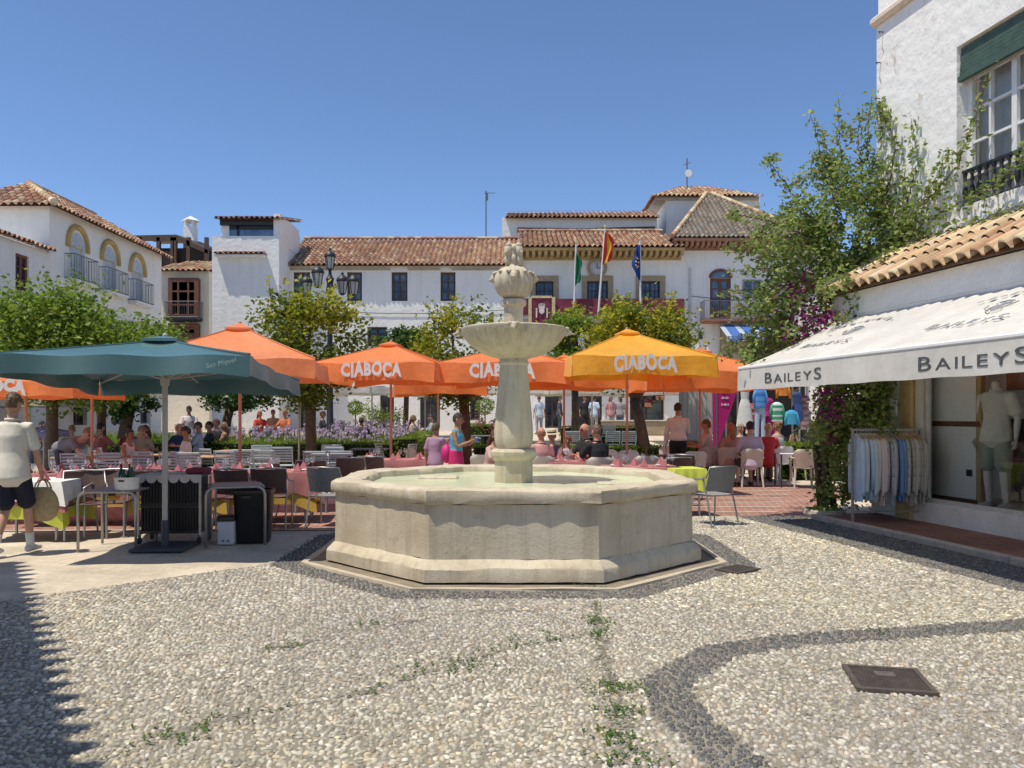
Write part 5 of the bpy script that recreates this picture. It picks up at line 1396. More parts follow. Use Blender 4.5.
# bougainvillea on the shop's end wall
def bougainvillea():
    r = random.Random(77)
    t = thing("bougainvillea", "big sprawling bougainvillea with magenta flowers climbing the corner of the shop building", "plant", tuple(SP(-.5, 1.55)))
    o0 = SP(-.5, 1.55)
    def P(px, py, Y): return W(px, py, Y) - o0
    b = MB(); bb = MB()
    GB = [(.24, .32, .08), (.29, .37, .10), (.18, .26, .065), (.35, .41, .14), (.15, .22, .06)]
    GT = [(.30, .28, .10), (.26, .32, .08), (.32, .25, .11)]
    MG = [(.33, .02, .22), (.42, .035, .30), (.27, .015, .16)]
    wood = MB()
    base = Vector((0, 0, 0))
    for k in range(4): wood.tube([base + Vector((r.uniform(-.12, .12), r.uniform(-.1, .1), 0)), Vector((r.uniform(-.25, .2), r.uniform(0, .3), 1.4)), P(845 + 14 * k, 330, 12.9), P(860 + 10 * k, 230, 12.9)], [.06, .05, .04, .02], 7)
    wood.build("trunk", BARK, t, smooth=True)
    # dense masses: (px, py, Y, spread px x, spread px y, leaves)
    masses = [(855, 430, 12.9, 26, 52, 5200), (850, 470, 12.75, 20, 24, 1800), (868, 360, 12.8, 26, 34, 2600), (862, 268, 12.7, 40, 36, 3600), (880, 215, 12.6, 34, 36, 3000), (830, 250, 12.6, 36, 34, 2200), (810, 300, 12.6, 32, 30, 1900), (850, 180, 12.6, 26, 34, 1700),
              (790, 262, 12.4, 30, 22, 1000), (776, 322, 12.5, 20, 18, 1100), (876, 430, 12.9, 14, 50, 2600), (842, 420, 12.95, 20, 55, 2200), (765, 300, 12.4, 26, 20, 700), (880, 412, 12.2, 11, 42, 2300), (866, 470, 12.5, 16, 26, 1100), (760, 235, 12.3, 22, 14, 420), (800, 225, 12.4, 24, 22, 900), (905, 250, 12.1, 18, 18, 800), (855, 292, 12.0, 26, 14, 700), (893, 180, 12.6, 16, 30, 800), (772, 340, 12.4, 16, 12, 400), (748, 352, 12.4, 12, 9, 180), (826, 215, 12.5, 24, 20, 700)]
    for (px, py, Y, sx, sy, n) in masses:
        cl = [(r.gauss(px, sx * .62), r.gauss(py, sy * .62), Y + r.gauss(0, .3)) for _ in range(max(5, n // 75))]
        for _ in range(int(n * ((.85 if px > 815 else .62) if py < 345 else 1))):
            c = r.choice(cl); k = .095 / Y * F
            p = P(c[0] + r.gauss(0, k), c[1] + r.gauss(0, k), c[2] + r.gauss(0, .12))
            leaf_quads(b, r, p, .082, GB if r.random() < .85 else GT, .0, droop=.15)
    # arching shoots: pixel polylines
    shoots = [[(850, 190, 12.6), (840, 150, 12.6), (838, 98, 12.6)], [(838, 210, 12.5), (822, 160, 12.5), (811, 112, 12.5)], [(820, 230, 12.5), (790, 190, 12.4), (767, 160, 12.4), (772, 158, 12.4)],
              [(862, 180, 12.6), (858, 140, 12.6), (862, 108, 12.6)], [(880, 190, 12.6), (884, 140, 12.5), (880, 102, 12.5)], [(895, 190, 12.4), (890, 130, 12.3), (876, 104, 12.4)], [(900, 210, 12.3), (905, 160, 12.2), (911, 118, 12.2)],
              [(905, 240, 12.0), (935, 200, 11.8), (958, 165, 11.6), (972, 128, 11.5), (988, 76, 11.4)], [(905, 245, 11.9), (945, 232, 11.4), (985, 222, 11.0), (1030, 205, 10.5)], [(900, 250, 12), (950, 205, 11.5), (1000, 185, 11), (1030, 150, 10.6)], [(900, 230, 12.1), (930, 190, 11.9), (948, 152, 11.8)],
              [(820, 240, 12.5), (770, 222, 12.3), (738, 214, 12.2), (728, 216, 12.2)], [(800, 262, 12.4), (750, 252, 12.3), (722, 246, 12.2)], [(790, 285, 12.4), (745, 290, 12.3), (717, 293, 12.2)], [(790, 300, 12.4), (750, 315, 12.3), (716, 313, 12.2)], [(800, 330, 12.4), (765, 345, 12.3), (716, 357, 12.3)], [(815, 235, 12.5), (790, 210, 12.4), (760, 232, 12.3), (735, 262, 12.2)],
              [(830, 170, 12.6), (805, 175, 12.5), (785, 190, 12.4)], [(846, 200, 12.5), (830, 175, 12.5), (822, 128, 12.5)], [(790, 265, 12.3), (760, 270, 12.2), (725, 272, 12.1)], [(770, 330, 12.4), (740, 340, 12.3), (722, 350, 12.2)], [(868, 300, 11.9), (850, 310, 11.7), (838, 325, 11.6)], [(870, 170, 12.6), (868, 130, 12.6), (872, 95, 12.6)]]
    def wy(px):
        t_ = (px - 512) / F; q = (5.95 - t_ * 11.53) / (-.194 - .981 * t_); return 11.53 - .981 * q
    for sh in ([(893, 262), (912, 215), (936, 190), (958, 165), (972, 128), (990, 72)], [(890, 262), (925, 240), (960, 230), (1000, 212), (1035, 200)], [(896, 250), (925, 222), (955, 205), (990, 188), (1022, 160), (1036, 140)], [(892, 240), (908, 200), (918, 160), (911, 118)], [(892, 250), (920, 205), (938, 175), (948, 150)], [(886, 200), (896, 150), (888, 118), (877, 104)], [(889, 230), (902, 205), (906, 170)], [(900, 262), (940, 250), (985, 240), (1020, 226)]):
        shoots.append([(px, py, min(wy(px) - .14, 12.4)) for px, py in sh])
    shoots[:] = [s for s in shoots if not (len(s[0]) == 3 and s[0][2] in (12.0, 11.9, 12, 12.1) and s[0][0] >= 900 and s[-1][2] >= 10.5 and s[-1][0] > 940 and s[0][1] in (240, 245, 250, 230) and len(s) < 6 and s[0][0] in (905, 900) and s[0][2] in (12.0, 11.9, 12, 12.1))]
    tw = MB()
    for sh in shoots:
        pts = [P(*q) for q in sh]; sm = []
        n = 14
        for i in range(len(pts) - 1):
            for k in range(n): sm.append(pts[i].lerp(pts[i + 1], k / n) + Vector((r.gauss(0, .01), r.gauss(0, .02), r.gauss(0, .01))))
        sm.append(pts[-1])
        tw.tube(sm, [.013 - .010 * i / len(sm) for i in range(len(sm))], 5, cap=False)
        for i, p in enumerate(sm):
            f = 1 - i / len(sm)
            for _ in range(2 + int(5 * f + r.random() * 2)):
                leaf_quads(b, r, p + Vector((r.gauss(0, .03 + .10 * f), r.gauss(0, .06 + .1 * f), r.gauss(0, .03 + .09 * f))), .08, GB if r.random() < .75 else GT, -.1)
    tw.build("branches", BARK, t)
    for (px, py, Y, s, n) in ((800, 288, 12.2, 12, 90), (782, 300, 12.2, 9, 50), (815, 318, 12.1, 12, 120), (808, 336, 12.1, 10, 70), (795, 322, 12.2, 10, 45), (828, 318, 12.1, 6, 70), (788, 340, 12.2, 5, 30), (826, 395, 12.5, 7, 90), (834, 418, 12.4, 7, 80), (829, 440, 12.4, 5, 40), (790, 284, 12.3, 12, 30), (842, 405, 12.4, 8, 50)):
        for _ in range(n):
            leaf_quads(bb, r, P(r.gauss(px, s), r.gauss(py, s * .7), Y + r.gauss(0, .15)), .065, MG, .1)
    b.build("foliage", LEAF, t); bb.build("flowers", LEAF, t)
    s_ = MB(); s_.lathe([(.30, -.02), (.33, .05), (.32, .10), (.27, .115), (.25, .07), (0, .07)], 18, (-.22, -.30, 0)); s_.build("planter_ring", KERB, t)
    gl = MB()
    for _ in range(160):
        a = r.uniform(0, 2 * PI); rr_ = r.uniform(0, .24)
        leaf_quads(gl, r, Vector((-.22 + rr_ * math.cos(a), -.30 + rr_ * math.sin(a), .07)), .12, GB, .8)
    gl.build("planter_weeds", LEAF, t)
bougainvillea()

# ------------------------------------------------------------------ lamp post with five lanterns
lp = thing("street_lamp", "black cast iron lamp post with five lanterns rising behind the yellow green tree", "street lamp", gp(330, 27))
LZ = lambda py: ZP(py, 27) - gz(27)
b = MB(); b.lathe([(.28, 0), (.28, .3), (.2, .5), (.12, .6), (.10, 2.5), (.085, LZ(318)), (.13, LZ(312)), (.07, LZ(305)), (.06, LZ(296)), (.14, LZ(290)), (.10, LZ(284)), (.14, LZ(279)), (.06, LZ(275)), (.05, LZ(268))], 14); b.build("lamp_post", IRON, lp, smooth=40)
LG = M("lantern_glass", (.45, .45, .42), .2, .1, 6)
def lantern(x, y, zb, k=1.0):
    b = MB(); b.lathe([(.06 * k, -.06), (.13 * k, 0)], 6, (x, y, zb))
    for i in range(6):
        a = i * PI / 3; b.tube([(x + .13 * k * math.cos(a), y + .13 * k * math.sin(a), zb), (x + .21 * k * math.cos(a), y + .21 * k * math.sin(a), zb + .5 * k)], .014, 4)
    b.lathe([(.25 * k, .5 * k), (.26 * k, .53 * k), (.22 * k, .64 * k), (.10 * k, .74 * k), (.05 * k, .78 * k), (.06 * k, .84 * k), (.0, .9 * k)], 10, (x, y, zb))
    o = b.build("lantern", IRON, lp, smooth=40)
    b = MB(); b.lathe([(.12 * k, .01), (.195 * k, .49 * k)], 6, (x, y, zb)); b.build("lantern_glass", LG, o)
lantern(0, 0, LZ(269), .8)
for (dx, dy) in ((-.82, .1), (.82, -.1), (-.22, -.8), (.25, .8)):
    lantern(dx, dy, LZ(290) if abs(dx) < .5 else LZ(295), .85)
    b = MB(); n = 16; pts = []
    for k in range(n + 1):
        f = k / n; pts.append((dx * f, dy * f, LZ(304) - .38 * math.sin(PI * f) * (1 - .3 * f) + .2 * f))
    b.tube(pts, .028, 6)
    b.tube([(dx * (.45 + .18 * math.cos(q * .6)), dy * (.45 + .18 * math.cos(q * .6)), LZ(304) - .08 + .16 * math.sin(q * .6)) for q in range(11)], .018, 5)
    b.build("scroll_arm", IRON, lp, smooth=True)
# ------------------------------------------------------------------ tables and chairs
SLATC = M("grey_blue_slat_paint", (.36, .43, .46), .45, .1, 9)
PINKC = M("pink_tablecloth", (.40, .155, .15), .85, .1, 3, .2, 30)
WHITEC = M("white_tablecloth", (.76, .74, .70), .85, .05, 3, .2, 30)
LIME = M("lime_cloth", (.52, .56, .07), .85, .08, 3, .2, 30)
YELC = M("ochre_yellow_cloth", (.55, .36, .06), .85, .08, 3, .2, 30)
WOVEN = M("grey_woven_plastic", (.23, .23, .225), .6, .15, 30, .3)
DARKWOV = M("brown_woven_plastic", (.11, .065, .055), .6, .2, 30, .3)
def slat_chair():
    t = thing("garden_chair", None, "chair")
    b = MB()
    for k in range(7): b.box((0, -.19 + k * .063, .45), (.42, .045, .018), bev=.005)
    b.build("seat", SLATC, t)
    b = MB()
    for k in range(6): b.box((0, .235 + .012 * k, .56 + k * .06), (.42, .018, .042), bev=.005)
    b.build("backrest", SLATC, t)
    for s in (-1, 1):
        b = MB(); b.tube([(s * .225, -.22, 0), (s * .225, .10, .45), (s * .225, .24, .55), (s * .225, .31, .88)], .014, 6); b.build("leg", SLATC, t)
        b = MB(); b.tube([(s * .205, .24, 0), (s * .205, -.19, .44)], .014, 6); b.build("leg", SLATC, t)
    return t
def shell_chair(mat, nm="plastic_chair"):
    t = thing(nm, None, "chair")
    b = MB()
    b.sheet(lambda u, v: (-.22 + .44 * u, -.22 + .44 * v, .45 - .02 * math.sin(PI * u) - .012 * math.sin(PI * v)), 8, 8)
    b.sheet(lambda u, v: (-.22 + .44 * u, -.22 + .44 * v, .43 - .02 * math.sin(PI * u)), 4, 4)
    b.build("seat", mat, t, smooth=True)
    b = MB()
    def bk(u, v, o=0):
        w = .235 * (1 + .06 * v) * (1 if v < .8 else math.sqrt(max(0, 1 - ((v - .8) / .2) ** 2 * .62)))
        return ((2 * u - 1) * w, .215 + .10 * v - .06 * abs(2 * u - 1) ** 2 + o, .44 + .42 * v)
    b.sheet(lambda u, v: bk(u, v), 12, 12); b.sheet(lambda u, v: bk(u, v, .018), 12, 12)
    b.build("backrest", mat, t, smooth=True)
    for sx in (-1, 1):
        b = MB(); b.tube([(sx * .20, -.19, .44), (sx * .235, -.235, 0)], [.028, .018], 7); b.build("leg", mat, t)
        b = MB(); b.tube([(sx * .20, .19, .44), (sx * .235, .27, 0)], [.028, .018], 7); b.build("leg", mat, t)
        b = MB(); b.tube([(sx * .21, -.2, .45), (sx * .255, -.17, .64), (sx * .265, .05, .665), (sx * .235, .25, .66)], [.018, .02, .022, .018], 7); b.build("armrest", mat, t)
    return t
def alu_chair(mat):
    t = thing("cafe_chair", None, "chair")
    b = MB(); b.sheet(lambda u, v: (-.23 + .46 * u, -.23 + .44 * v, .45 - .015 * math.sin(PI * u)), 6, 6); b.box((0, -.01, .435), (.44, .42, .012)); b.build("seat", mat, t, smooth=30)
    b = MB()
    f = lambda u, v, o: ((2 * u - 1) * .24, .20 + .10 * v - .05 * abs(2 * u - 1) ** 2 + o, .50 + .34 * v)
    b.sheet(lambda u, v: f(u, v, 0), 10, 6); b.sheet(lambda u, v: f(u, v, .012), 10, 6); b.build("backrest", mat, t, smooth=True)
    b = MB(); b.tube([(-.25, -.24, .64), (-.262, .04, .67), (-.25, .18, .70), (-.24, .25, .85), (0, .305, .86), (.24, .25, .85), (.25, .18, .70), (.262, .04, .67), (.25, -.24, .64)], .013, 7); b.build("armrest_frame", ALU, t, smooth=True)
    for sx in (-1, 1):
        b = MB(); b.tube([(sx * .25, -.24, .64), (sx * .24, -.22, .45), (sx * .24, -.24, 0)], .013, 7); b.build("leg", ALU, t)
        b = MB(); b.tube([(sx * .245, .10, .68), (sx * .235, .18, .43), (sx * .245, .30, 0)], .013, 7); b.build("leg", ALU, t)
    return t
SLAT0, SHW0, SHB0, ALU0, BRN0 = slat_chair(), shell_chair(WHITEP), shell_chair(SHADEDWP), alu_chair(WOVEN), alu_chair(DARKWOV)
_used = set()
def put(o, label, px, Y, rz, group, yoff=0, base=None):
    loc = base if base is not None else (XP(px, Y), Y, gz(Y))
    if o.name not in _used:
        _used.add(o.name); r = o; r.location = loc; r.rotation_euler = (0, 0, rz); r['label'] = label
    else: r = dup(o, loc, rz, label)
    r['group'] = group
    return r
# chair faces local -y; rz turns it
GS = "grey blue slatted chairs of the open air café"
slat = [(64, 16.9, 200, "grey blue slatted chair beside the bending man"), (80, 15.4, 185, "grey blue slatted chair in front of the bending man, right of the salmon pole"), (108, 18, 150, "grey blue slatted chair behind the wood topped table at far left"),
        (116, 15.6, 180, "grey blue slatted chair with its back to the pink tables, left of the seated woman"), (150, 16.1, 175, "grey blue slatted chair half hidden by the teal parasol pole"), (176, 16.0, 185, "grey blue slatted chair just right of the teal parasol pole"),
        (195, 15.7, 178, "grey blue slatted chair, largest of those between teal pole and salmon pole"), (212, 17.4, 160, "grey blue slatted chair behind the others left of the second salmon pole"), (232, 16.4, 170, "grey blue slatted chair left of the second salmon pole, turned aside"),
        (246, 16.9, 182, "grey blue slatted chair immediately right of the second salmon pole"), (260, 18.9, 10, "grey blue slatted chair facing the camera before the hedge, with a pale cloth"), (269, 16.8, 176, "grey blue slatted chair above the pink napkins in the middle table row"),
        (284, 18.3, 187, "grey blue slatted chair left of the pale pole, close to the hedge"), (319, 16.2, 178, "grey blue slatted chair just right of the thick tree trunk"), (331, 19.2, 10, "grey blue slatted chair facing the camera right of the thick tree trunk"), (343, 16.3, 183, "grey blue slatted chair second to the right of the thick tree trunk"),
        (339, 18.4, 170, "grey blue slatted chair with the tallest back right of the thick trunk"), (390, 20.2, 80, "grey blue slatted chair seen side-on by the hedge corner, left of the salmon pole"), (402, 20.0, 250, "grey blue slatted chair seen side-on by the hedge corner, right of the salmon pole")]
for (px, Y, a, lab) in slat: put(SLAT0, lab, px, Y, R(a), GS)
for (px, Y, a, lab) in ((572, 26, 180, "pale blue slatted chair beyond the hedge left of the bald man"), (583, 26.6, 0, "pale blue slatted chair beyond the hedge above the bald man"), (612, 26, 180, "pale blue slatted chair beyond the hedge behind the yellow parasol pole, left side"), (628, 26, 180, "pale blue slatted chair beyond the hedge just left of the leaning trunk"), (594, 29, 170, "dark blue grey chair far behind the bald man's table"), (607, 29.4, 190, "dark blue grey chair far behind the white pole")):
    put(SLAT0, lab, px, Y, R(a), "chairs beyond the hedge right of the fountain")
GW = "pale plastic chairs on the right terrace"
WH = [(750, 17.9, 176, SHB0, "pale plastic chair seating the man in the lilac shirt"), (803, 17.6, 172, SHB0, "empty pale plastic chair nearest the bougainvillea, behind the steel legged table"), (778, 19.2, 200, SHW0, "white plastic chair seating the blond woman in red"), (792, 19.8, 20, SHW0, "white plastic chair facing us behind the steel legged table"),
      (705, 19.0, 185, SHB0, "pale plastic chair seating the man in the white shirt by the salmon pole"), (691, 16.6, 188, SHB0, "empty pale plastic chair left of the salmon pole, nearest the fountain"), (731, 18.6, 150, SHB0, "pale plastic chair seating the red haired woman"),
      (672, 18.6, 4, SHW0, "white plastic chair right in front of the waiter, facing us"), (541, 14.7, 180, SHB0, "pale plastic chair seating the man in pink beside the column"), (600, 14.3, 176, SHB0, "pale plastic chair seating the man in black"), (620, 15.0, 110, SHB0, "pale plastic chair turned sideways left of the yellow parasol pole"),
      (644, 14.8, 183, SHB0, "pale plastic chair just right of the yellow parasol pole, with a rounded back"), (634, 16.6, 20, SHW0, "white plastic chair behind the yellow parasol pole"), (610, 17.0, 10, SHW0, "white plastic chair behind the man in black"), (487, 15.2, 160, SHB0, "pale plastic chair left of the fountain column"), (422, 18.2, 120, SHB0, "pale woven armchair by the hedge end, left of the grey pole")]
for (px, Y, a, o, lab) in WH: put(o, lab, px, Y, R(a), GW)
put(ALU0, "grey woven aluminium chair standing against the right side of the fountain", 712, 11.75, R(205), "aluminium café chairs")
put(ALU0, "aluminium chair with a woven back at the left side of the fountain", 330, 11.6, R(170), "aluminium café chairs")
for (px, Y, a, lab) in ((292, 12.2, 95, "brown woven chair at the right end of the pink tables"), (312, 13.4, 190, "brown woven chair behind the aluminium chair left of the fountain"), (110, 10.7, 10, "brown woven chair behind the small grey service table"), (85, 10.5, 30, "brown woven chair beside the white cloth end of the pink table"), (190, 10.75, 170, "brown woven chair hidden behind the black service cart"), (352, 14.2, 185, "brown woven chair behind the left corner of the basin, first of two"), (375, 14.6, 170, "brown woven chair behind the basin by the orange parasol pole"), (672, 14.2, 200, "brown woven chair behind the basin's right corner"), (686, 15.2, 150, "brown woven chair left of the empty pale chair"), (30, 12.6, 170, "brown woven chair behind the walking man"), (238, 11.25, 175, "brown woven chair with its back to us behind the black bin"), (272, 11.45, 185, "brown woven chair with its back to us right of the black bin"), (150, 11.1, 190, "brown woven chair between the bottle bucket and the black cart")):
    put(BRN0, lab, px, Y, R(a), "brown woven chairs at the laid tables")
# pink laid tables
def cloth_table(label, c, w, d, rz, over=None, under=LIME, drop=.30, h=.75, main=PINKC):
    t = thing("dining_table", label, "table", c, rz, "tables laid with cloths")
    b = MB(); b.box((0, 0, h - .03), (w - .02, d - .02, .04)); b.build("tabletop", WOOD_D, t)
    for sx in (-1, 1):
        for sy in (-1, 1):
            b = MB(); b.tube([(sx * (w / 2 - .08), sy * (d / 2 - .08), 0), (sx * (w / 2 - .08), sy * (d / 2 - .08), h - .04)], .02, 6); b.build("leg", ALU, t)
    def cl(b, w, d, z, drop, fold, seed):
        r = random.Random(seed)
        n = 40; ring = []
        P_ = [(-w / 2, -d / 2), (w / 2, -d / 2), (w / 2, d / 2), (-w / 2, d / 2)]
        for k in range(4):
            a, c_ = Vector(P_[k]), Vector(P_[(k + 1) % 4])
            for j in range(n): ring.append(a.lerp(c_, j / n))
        m = len(ring); ph = r.uniform(0, 6)
        vs = [(0, 0, z)] + [(p.x, p.y, z) for p in ring]
        for lv in range(1, 5):
            f = lv / 4
            for i, p in enumerate(ring):
                nn = Vector((p.x / (w / 2), p.y / (d / 2))); nn = Vector((math.copysign(abs(nn.x) ** 6, nn.x), math.copysign(abs(nn.y) ** 6, nn.y)))
                cor = min(abs(abs(p.x) - w / 2) + abs(abs(p.y) - d / 2), .25) / .25
                off = .015 + fold * f * (.5 + .5 * math.sin(i * .55 + ph)) + .05 * (1 - cor) * f
                vs.append((p.x + nn.x * off, p.y + nn.y * off, z - drop * f * (1 + .28 * (1 - cor))))
        fs = [(0, 1 + i, 1 + (i + 1) % m) for i in range(m)]
        for lv in range(4):
            for i in range(m): fs.append((1 + lv * m + i, 1 + lv * m + (i + 1) % m, 1 + (lv + 1) * m + (i + 1) % m, 1 + (lv + 1) * m + i))
        b.add(vs, fs)
    sd = int(abs(c[0]) * 100 + c[1] * 10)
    if under: b = MB(); cl(b, w, d, h - .004, drop + .16, .03, sd + 1); b.build("under_cloth", under, t, smooth=60)
    b = MB(); cl(b, w + .012, d + .012, h + .001, drop, .035, sd); b.build("tablecloth", main, t, smooth=60)
    if over: b = MB(); cl(b, w + .03, d + .03, h + .004, .24, .03, sd + 2); b.build("over_cloth", over, t, smooth=60)
    return t
TB = []
def tbl(label, px, Y, w, d, a, **k):
    c = (XP(px, Y), Y, 0); TB.append((c, w, d, R(a))); return cloth_table(label, c, w, d, R(a), **k)
tbl("laid table with white over cloth and lime yellow under cloth beside the walking man", 36, 10.5, .95, .8, 6, over=WHITEC)
tbl("long pink laid table behind the small grey service table", 100, 11.9, 1.8, .8, 5, under=YELC)
tbl("pink laid table behind the black service cart and the teal pole", 185, 11.9, 1.3, .8, 5, under=YELC)
tbl("pink laid table with napkins right of the cart, before the tree trunk", 268, 12.2, 1.4, .85, 7, under=YELC)
tbl("pink laid table behind the left rim of the fountain", 395, 15.4, 1.5, .8, 5, under=None)
tbl("salmon pink cloth table behind the right rim of the fountain", 640, 13.3, 1.2, .8, 3, under=None)
tbl("lime green cloth table peeping past the right end of the basin", 684, 12.9, .5, .6, 8, under=None, main=LIME)
tbl("small pink table between the seated people right of the column", 570, 14.8, .9, .8, 3, under=None)
# wooden / pedestal tables
def plain_table(label, px, Y, w, d, a, top, legm, pedestal=False, h=.74):
    t = thing("cafe_table", label, "table", gp(px, Y), R(a), "small café tables")
    b = MB(); b.box((0, 0, h - .015), (w, d, .03), bev=.008); b.build("tabletop", top, t)
    if pedestal:
        b = MB(); b.tube([(0, 0, .03), (0, 0, h - .03)], .035, 8); b.build("leg", legm, t)
        b = MB(); b.box((0, 0, .015), (.45, .08, .03)); b.box((0, 0, .017), (.08, .45, .03)); b.build("base", legm, t)
    else:
        for sx in (-1, 1):
            for sy in (-1, 1):
                b = MB(); b.tube([(sx * (w / 2 - .03), sy * (d / 2 - .03), 0), (sx * (w / 2 - .03), sy * (d / 2 - .03), h - .03)], .018, 6); b.build("leg", legm, t)
    return t
plain_table("wood topped table by the bending man at the left", 92, 16.6, 1.3, .8, 4, WOOD_P, SLATC)
plain_table("wood topped table between the seated woman in white and the man in white", 156, 17.4, 1.1, .8, 4, WOOD_P, SLATC)
plain_table("wood topped table among slatted chairs left of the second salmon pole", 205, 16.9, 1.0, .8, 4, WOOD_P, SLATC)
plain_table("orange topped table before the hedge at the second salmon pole", 238, 19.6, .9, .8, 2, M("orange_wood", (.46, .20, .09), .5, .2, 6), SLATC)
plain_table("grey pedestal table in front of the hedge left of the orange parasol's pole", 370, 20.6, .95, .7, 2, GREYIRON, ALU, True)
plain_table("grey table among slatted chairs right of the thick trunk", 330, 17.6, .9, .8, 2, SLATC, SLATC)
plain_table("white topped table with dark steel legs near the bougainvillea", 797, 17.9, .88, .7, -6, FADEW, IRON, False, .76)
plain_table("small table in front of the waiter", 678, 17.2, .8, .7, 2, DARKWOV, IRON)
plain_table("table between the group in lilac and red at the right", 748, 19.6, 1.2, .8, 5, WOOD_D, IRON)
plain_table("far dark table beyond the hedge behind the woman with the pink bag", 420, 25.8, 1.1, .8, 2, WOOD_D, IRON)
plain_table("far grey table beyond the hedge left of the fountain column", 478, 26, 1.0, .8, 2, GREYIRON, ALU)
# service tables in front
def tube_table(label, px0, Y0, w, d, rz, h):
    t = thing("service_table", label, "table", (XP(px0, Y0), Y0, 0), R(rz), "grey service tables by the cart")
    b = MB(); b.box((w / 2, d / 2, h), (w - .08, d - .06, .022), bev=.006); b.build("tabletop", M("worn_grey_top", (.30, .27, .25), .5, .15, 8), t)
    for y in (0, d):
        b = MB(); b.tube([(0, y, 0), (0, y, h - .10), (.015, y, h - .045), (.055, y, h - .012), (.10, y, h), (w - .10, y, h), (w - .055, y, h - .012), (w - .015, y, h - .045), (w, y, h - .10), (w, y, 0)], .017, 8); b.build("leg_frame", M("dull_tube", (.36, .35, .33), .4, .1, 8, metal=.5), t, smooth=True)
    return t
tube_table("small grey tube legged service table holding the white bottle bucket", 78, 9.35, .66, .62, 3, .70)
tube_table("small grey tube legged service table in front of the black bin", 206, 9.65, .68, .62, 18, .72)
# bottle bucket
bk = thing("bottle_bucket", "white oval bucket with wine bottles standing on the small service table", "bucket", (XP(127, 9.5), 9.5, .712))
b = MB(); b.lathe([(.115, 0), (.13, .01), (.145, .15), (.15, .155), (.138, .15), (.12, .02)], 20); b.build("bucket", WHITEP, bk, smooth=40)
b = MB(); b.box((0, -.142, .115), (.07, .012, .02), bev=.004); b.build("handle_slot", BLACKP, bk)
BOT = M("green_bottle_glass", (.015, .05, .02), .12, .1, 8)
for k, (x, y) in enumerate(((-.06, -.02), (.02, .03), (.07, -.03), (-.01, -.06))):
    t = thing("wine_bottle", ("dark green bottle at the left in the white bucket", "green bottle standing behind the others in the white bucket", "green bottle at the right in the white bucket", "short bottle at the front of the white bucket")[k], "bottle", (bk.location.x + x, 9.5 + y, .735), 0, "bottles in the white bucket")
    hh = 1.0 if k < 3 else .8
    b = MB(); b.lathe([(.037, 0), (.038, .17 * hh), (.015, .23 * hh), (.015, .27 * hh)], 10); b.build("bottle", BOT, t, smooth=40)
    b = MB(); b.lathe([(.0165, .25 * hh), (.0165, .285 * hh)], 8); b.build("cap", (BURG, IRON, GOLD, IRON)[k], t)
# black service cart with casters
ct = thing("service_cart", "black slatted service cart on casters with scalloped white cloth, under the teal parasol", "cart", (XP(171, 9.95), 9.95, 0), R(3))
b = MB(); b.box((0, .14, .48), (.70, .36, .70)); b.build("cart_body", BLACKP, ct)
RIB = M("ribbed_black", (.02, .02, .022), .35, .15, 14)
for z in (.31, .65):
    b = MB()
    for k in range(19): b.box((-.33 + k * .0365, -.055, z), (.014, .022, .28), bev=.004)
    b.box((0, -.05, z + .155), (.70, .03, .025)); b.box((0, -.05, z - .155), (.70, .03, .025)); b.build("ribbed_panel", RIB, ct)
for sx in (-1, 1):
    for y in (-.06, .34):
        b = MB(); b.box((sx * .375, y, .46), (.028, .028, .72), bev=.004); b.build("post", M("cart_post", (.48, .47, .45), .4, metal=.4), ct)
        b = MB(); b.box((sx * .36, y, .09), (.02, .05, .06)); fk = b.build("caster", GREYIRON, ct)
        b = MB(); b.M = Matrix.Translation((sx * .36, y, .045)) @ Matrix.Rotation(PI / 2, 4, 'Y'); b.lathe([(.018, -.016), (.044, -.014), (.044, .014), (.018, .016)], 14); b.build("wheel", BLACKP, fk)
b = MB(); b.box((0, .14, .845), (.78, .46, .02))
b.build("cart_top", GREYIRON, ct)
b = MB()
for k in range(6):
    x = -.335 + k * .134
    b.add([(x + .067 * math.cos(PI + PI * j / 10), -.10, .86 + (.07 * math.sin(PI + PI * j / 10)) - .03) for j in range(11)] + [(x + .067, -.10, .862), (x - .067, -.10, .862)], [tuple(range(13))])
b.quad((-.40, -.10, .862), (.40, -.10, .862), (.40, .36, .862), (-.40, .36, .862)); b.build("scalloped_cloth", M("cart_cloth", (.50, .46, .45), .85, .1, 9), ct)
b = MB(); b.box((.30, .12, .90), (.24, .3, .07), bev=.02); b.build("folded_napkin_stack", BURG, ct)
# black bin and white box
bi = thing("waste_bin", "tall black plastic bin behind the small service table", "bin", (XP(254, 10.15), 10.15, 0), R(8))
b = MB()
vs = []
for (z, w, d) in ((0, .19, .18), (.02, .2, .19), (.60, .235, .225), (.62, .25, .24), (.66, .25, .24), (.66, .22, .21), (.3, .2, .19)):
    for k in range(20):
        a = 2 * PI * k / 20; f = lambda q: math.copysign(abs(q) ** .45, q)
        vs.append((w * f(math.cos(a)), d * f(math.sin(a)), z))
b.add(vs, [(i * 20 + k, i * 20 + (k + 1) % 20, i * 20 + 20 + (k + 1) % 20, i * 20 + 20 + k) for i in range(6) for k in range(20)] + [tuple(range(19, -1, -1)), tuple(range(120, 140))]); b.build("bin_body", BLACKP, bi, smooth=40)
b = MB(); b.box((-.05, -.225, .58), (.13, .03, .05), bev=.01); b.build("handle", BLACKP, bi)
wb = thing("storage_box", "small white plastic box with dark lid standing between the cart and the black bin", "box", (XP(227.5, 9.95), 9.95, 0), R(6))
b = MB(); b.box((0, 0, .145), (.20, .2, .29), bev=.012); b.build("box_body", M("box_white", (.52, .53, .56), .5, .08, 8), wb)
b = MB(); b.box((0, 0, .32), (.215, .215, .07), bev=.015); b.build("lid", BLACKP, wb)
